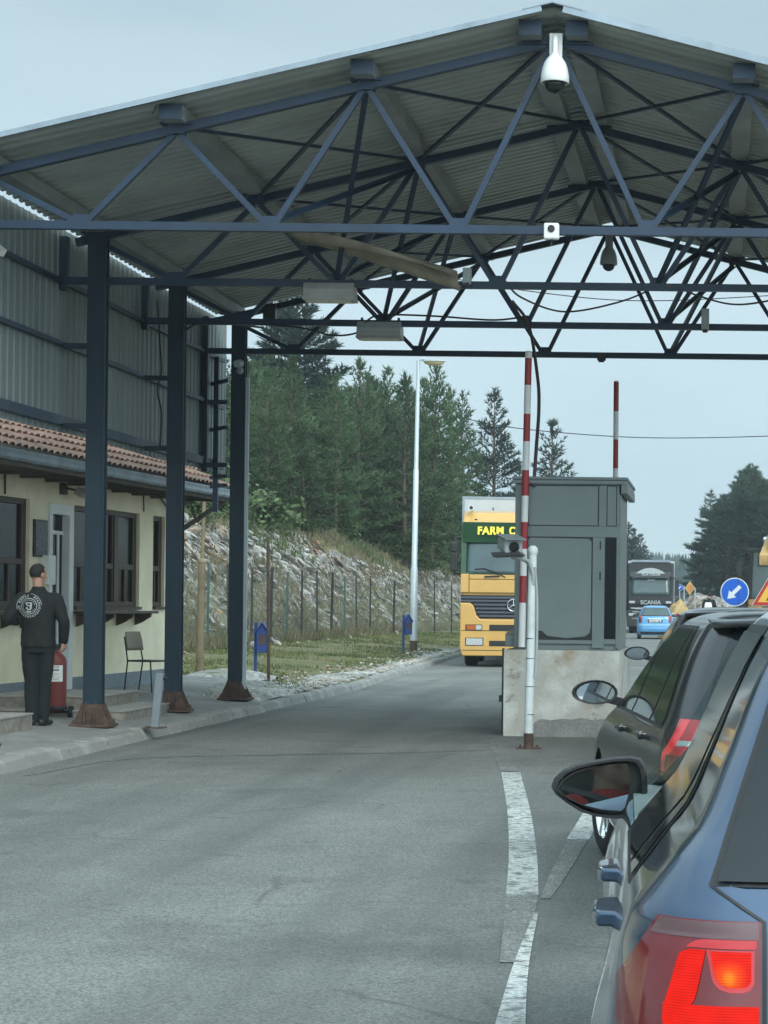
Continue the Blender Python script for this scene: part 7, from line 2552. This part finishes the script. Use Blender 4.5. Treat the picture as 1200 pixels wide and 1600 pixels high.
def tri(k): return [(-.52 * k, -.30 * k - .0), (.52 * k, -.30 * k), (0, .60 * k)]
sc_ = .80
z = p.z - .02
b = MB(); b.tube([(0, .05, 0), (0, .05, z + .4)], .03, 8); b.build('post', M['camgrey'], t, world=False)
b = MB(); b.prism(tri(sc_), (0, 0, z), (1, 0, 0), (0, 0, 1), (0, .015, 0)); pl = b.build('plate', M['signwhite'], t, bevel=.006, world=False)
b = MB(); b.prism(tri(sc_ * .96), (0, -.001, z), (1, 0, 0), (0, 0, 1), (0, -.003, 0)); b.build('border', M['signred'], pl, world=False)
b = MB(); b.prism(tri(sc_ * .70), (0, -.0045, z), (1, 0, 0), (0, 0, 1), (0, -.003, 0)); b.build('face', M['signyellow'], pl, world=False)
b = MB()
def blob(pts): b.prism([(x * sc_, q * sc_) for x, q in pts], (0, -.008, z), (1, 0, 0), (0, 0, 1), (0, -.003, 0))
b.lathe([(.035 * sc_, 0), (.035 * sc_, .003)], (-.02 * sc_, -.008, z + .17 * sc_), 12, RX90)
blob([(-.09, .10), (-.02, .13), (.04, .06), (-.02, -.06), (-.08, -.05)]); blob([(-.08, -.05), (-.02, -.06), (.0, -.17), (-.05, -.17), (-.05, -.10)]); blob([(-.08, -.04), (-.04, -.06), (-.11, -.17), (-.15, -.17)]); blob([(.0, .08), (.10, -.02), (.09, -.04), (-.01, .04)]); blob([(.05, .04), (.14, -.12), (.125, -.125), (.04, .03)]); blob([(.08, -.17), (.20, -.17), (.15, -.09)])
b.build('workman_symbol', M['black'], pl, world=False)
# small orange diamond sign
p = at(1078, 919, 118)
t = thing('diamond_sign', 'small orange yellow diamond sign among the far roadworks', 'road sign', (p.x, p.y, 0))
b = MB(); b.tube([(0, .04, 0), (0, .04, p.z)], .03, 6); b.build('post', M['camgrey'], t, world=False)
b = MB(); b.prism([(-.3, 0), (0, -.42), (.3, 0), (0, .42)], (0, 0, p.z), (1, 0, 0), (0, 0, 1), (0, .02, 0)); pl = b.build('plate', M['digger'], t, world=False)
b = MB(); b.prism([(-.16, 0), (0, -.24), (.16, 0), (0, .24)], (0, -.002, p.z), (1, 0, 0), (0, 0, 1), (0, -.003, 0)); b.build('symbol', M['orangeplastic'], pl, world=False)
for i, (px, top) in enumerate(((1069, 916), (1086, 918))):
    q = at(px, top, 116)
    b = MB(); b.tube([(q.x, q.y, 0), (q.x, q.y, q.z)], .035, 6); o = b.build('marker_post', M['camgrey']); tag(o, ('slim pale post just left of the orange diamond sign', 'slim pale post just right of the orange diamond sign')[i], 'post')
# striped barrier boards
for i, (px, py, Y) in enumerate(((1067, 944, 96), (1078, 942, 99), (1085, 944, 100), (1127, 938, 80))):
    q = at(px, py, Y)
    t = thing('barrier_board', 'low red and white striped barrier board at the far roadworks', 'barrier', (q.x, q.y, terr(q.x, q.y)), random.uniform(-.2, .2), 'striped boards at the roadworks')
    b = MB()
    for s in (-.4, .4): b.bar((s, .03, 0), (s, .03, 1.2), .05)
    b.build('stand', M['camgrey'], t, world=False)
    for k in range(6):
        b = MB(); b.box((-.5 + k / 6, 0, .95), (-.5 + (k + 1) / 6, .03, 1.2)); b.build('stripe', M['signred'] if k % 2 else M['signwhite'], t, world=False)
# heaps of spoil and rock
def heap(name, label, px, py, Y, w, d, hz_, mt):
    q = at(px, py, Y)
    zb = terr(q.x, q.y)
    top = q.z - zb
    b = MB()
    sd_ = random.uniform(0, 50)
    b.grid(lambda u, v: Vector((u * w, v * d, -0.1 + top * max(0, 1 - (u * u + v * v)) ** 1.3 * (1 + .22 * nz(u * 2.2, v * 2.2, 1.4, sd_)) + .06 * nz(u * 6, v * 6, 1, sd_) + .02 * nz(u * 15, v * 15, 1, sd_))), frange(-1, 1, .08), frange(-1, 1, .08))
    o = b.build(name, mt, None, smooth=60)
    o.location = (q.x, q.y, zb)
    return tag(o, label, 'heap')
heap('soil_heap', 'yellowish heap of soil beside the blue car at the far roadworks', 1061, 936, 97, 1.1, 1.6, 1, mat('yellow_soil', (.36, .25, .11), .95, var=.4, vs=3, bump=1, bs=4))
heap('rubble_heap', 'long grey brown heap of broken rock behind the worker', 1100, 928, 118, 2.8, 4, 1, M['rockface'])
heap('rubble_heap', 'low heap of stones right of the worker, left of the blue arrow sign', 1124, 931, 100, 1.5, 3, 1, M['rockface'])
b = MB()
for i in range(500):
    y = random.uniform(85, 125)
    x = rx(y) + random.uniform(-.5, 9)
    b.ball((x, y, terr(x, y) + random.uniform(0, .2)), random.uniform(.1, .35), 1, None, .3)
tag(b.build('rubble', M['stone'], fix=False), kind='stuff')
# worker far away
p = at(1108, 953, 86)
JW = dict(head=(0.0, 0.03, 1.665), shL=(-.185, 0, 1.40), shR=(.185, 0.0, 1.40), elL=(-.26, -.03, 1.15), elR=(.26, -.03, 1.15), wrL=(-.24, .10, .93), wrR=(.24, .10, .93),
          hipL=(-.09, 0, .90), hipR=(.09, 0, .90), knL=(-.12, .06, .49), knR=(.11, -.02, .49), anL=(-.13, .0, .09), anR=(.12, -.08, .09))
zt_ = at(1108, 925, 86).z - 1.80
wk, wj = standing_person('worker in dark clothes with a white patch on the back, far off at the roadworks', (p.x, p.y, max(zt_, terr(p.x, p.y))), .1, M['trousers'], M['trousers'], .2, JW)
b = MB(); b.grid(lambda u, v: Vector((-.06 + .17 * u * (1 - .3 * v * v), -.20 - .05 * (1 - u * u) * (1 - v * v), 1.12 + .24 * v)), frange(-1, 1, .25), frange(-1, 1, .25)); o = b.build('white_patch', M['white'], wj, smooth=180, world=False); o.modifiers.new('s', 'SOLIDIFY').thickness = .05
wz = max(zt_, terr(p.x, p.y))
heap('gravel_heap', 'small flat heap of gravel under the feet of the far worker', 1108, 945 - (wz - H) * FPX / 86 - .5, 86.0, 1.6, 2.2, 1, M['soil'])

# excavator at the right edge
EX = at(1186, 880, 60)
dg = thing('excavator', 'yellow excavator with a dark cab cut by the right edge of the picture', 'excavator', (EX.x + 0.95, 60, 0.0))
for s in (-1, 1):
    b = MB()
    P = []
    for a in frange(PI / 2, 1.5 * PI, PI / 8): P.append((-1.5 + .42 * math.cos(a), .42 + .42 * math.sin(a)))
    for a in frange(-PI / 2, PI / 2, PI / 8): P.append((1.5 + .42 * math.cos(a), .42 + .42 * math.sin(a)))
    b.prism(P, (s * 1.0 - .25, 0, 0), (0, 1, 0), (0, 0, 1), (.5, 0, 0)); tr_ = b.build('track', M['black'], dg, world=False)
    b = MB()
    for k in range(5): b.lathe([(.2, -.02), (.2, .54)], (s * 1.0 - .26, -1.3 + .65 * k, .42), 14, RY90)
    b.build('roller', M['rust'], tr_, world=False)
b = MB(); b.box((-1.25, -1.5, 1.0), (1.3, 1.9, 1.55)); b.box((-.2, -.2, .8), (.2, .2, 1.0)); b.box((.1, -.6, 1.55), (1.3, 1.9, 2.2)); b.build('house', M['digger'], dg, bevel=.05, world=False)
b = MB(); b.box((-1.25, -1.35, 1.56), (-.25, .35, 1.75)); b.build('cab_base', M['digger'], dg, bevel=.02, world=False)
b = MB()
for x in (-1.22, -.28):
    for y in (-1.32, -.4, .3): b.bar((x, y, 1.75), (x + (.05 if x < -.5 else -.05), y, 3.1), .08)
b.box((-1.28, -1.42, 3.1), (-.22, .42, 3.2)); b.bar((-1.5, -1.3, 2.6), (-1.22, -1.3, 2.7), .04); b.box((-1.62, -1.34, 2.45), (-1.46, -1.28, 2.8))
cb_ = b.build('cab', M['black'], dg, bevel=.012, world=False)
b = MB(); b.box((-1.2, -1.30, 1.78), (-.3, -1.28, 3.08)); b.box((-1.2, -1.26, 1.78), (-1.18, .28, 3.05)); b.box((-.32, -1.26, 1.78), (-.3, .28, 3.05)); b.build('cab_glass', M['windscreen'], cb_, world=False)
b = MB()
P = [(0, 0), (1.5, 1.55), (2.4, 1.7), (3.4, 1.1), (3.4, .8), (2.4, 1.3), (1.65, 1.2), (.4, -.1)]
b.prism(P, (-.15, .6, 1.9), (-0.25, -.9, 0), (0, 0, 1), (.35, 0.0, 0)); b.build('boom', M['digger'], dg, bevel=.02, world=False)
b = MB(); b.bar((-.55, -2.4, 2.9), (-.62, -1.95, 3.95), .26, .35); b.bar((-.52, -2.5, 3.0), (-.45, -3.1, 1.5), .26, .3); b.build('arm', M['digger'], dg, bevel=.03, world=False)
b = MB(); b.prism([(0, 0), (.7, .1), (.85, -.5), (.35, -.8), (-.1, -.5)], (-.90, -3.4, 1.5), (0, 1, 0), (0, 0, 1), (.9, 0, 0)); b.build('bucket', M['rust'], dg, bevel=.02, world=False)
b = MB(); b.tube([(-.6, -.4, 2.0), (-.8, -1.5, 3.5)], .07, 8); b.build('ram', M['chrome'], dg, world=False)

# ------------------------------------------------------------------ air
HAZE = True
if HAZE:
    b = MB(); b.box((-620, -230, -6), (620, 1130, 60))
    hz = b.build('haze', [])
    hm = bpy.data.materials.new('haze_air')
    hm.use_nodes = True
    hm.node_tree.nodes.clear()
    ho = hm.node_tree.nodes.new('ShaderNodeOutputMaterial')
    pv = hm.node_tree.nodes.new('ShaderNodeVolumePrincipled')
    pv.inputs['Color'].default_value = (0.80, 0.90, 0.97, 1)
    pv.inputs['Density'].default_value = 0.0005
    pv.inputs['Anisotropy'].default_value = 0.3
    hm.node_tree.links.new(pv.outputs[0], ho.inputs['Volume'])
    hz.data.materials.append(hm)
    tag(hz, kind='stuff')

# drop unused tree kinds
for k in young + grown + slim + tall + [dark, edge]:
    if not k.used:
        for c in list(k.r.children): bpy.data.objects.remove(c)
        bpy.data.objects.remove(k.r)
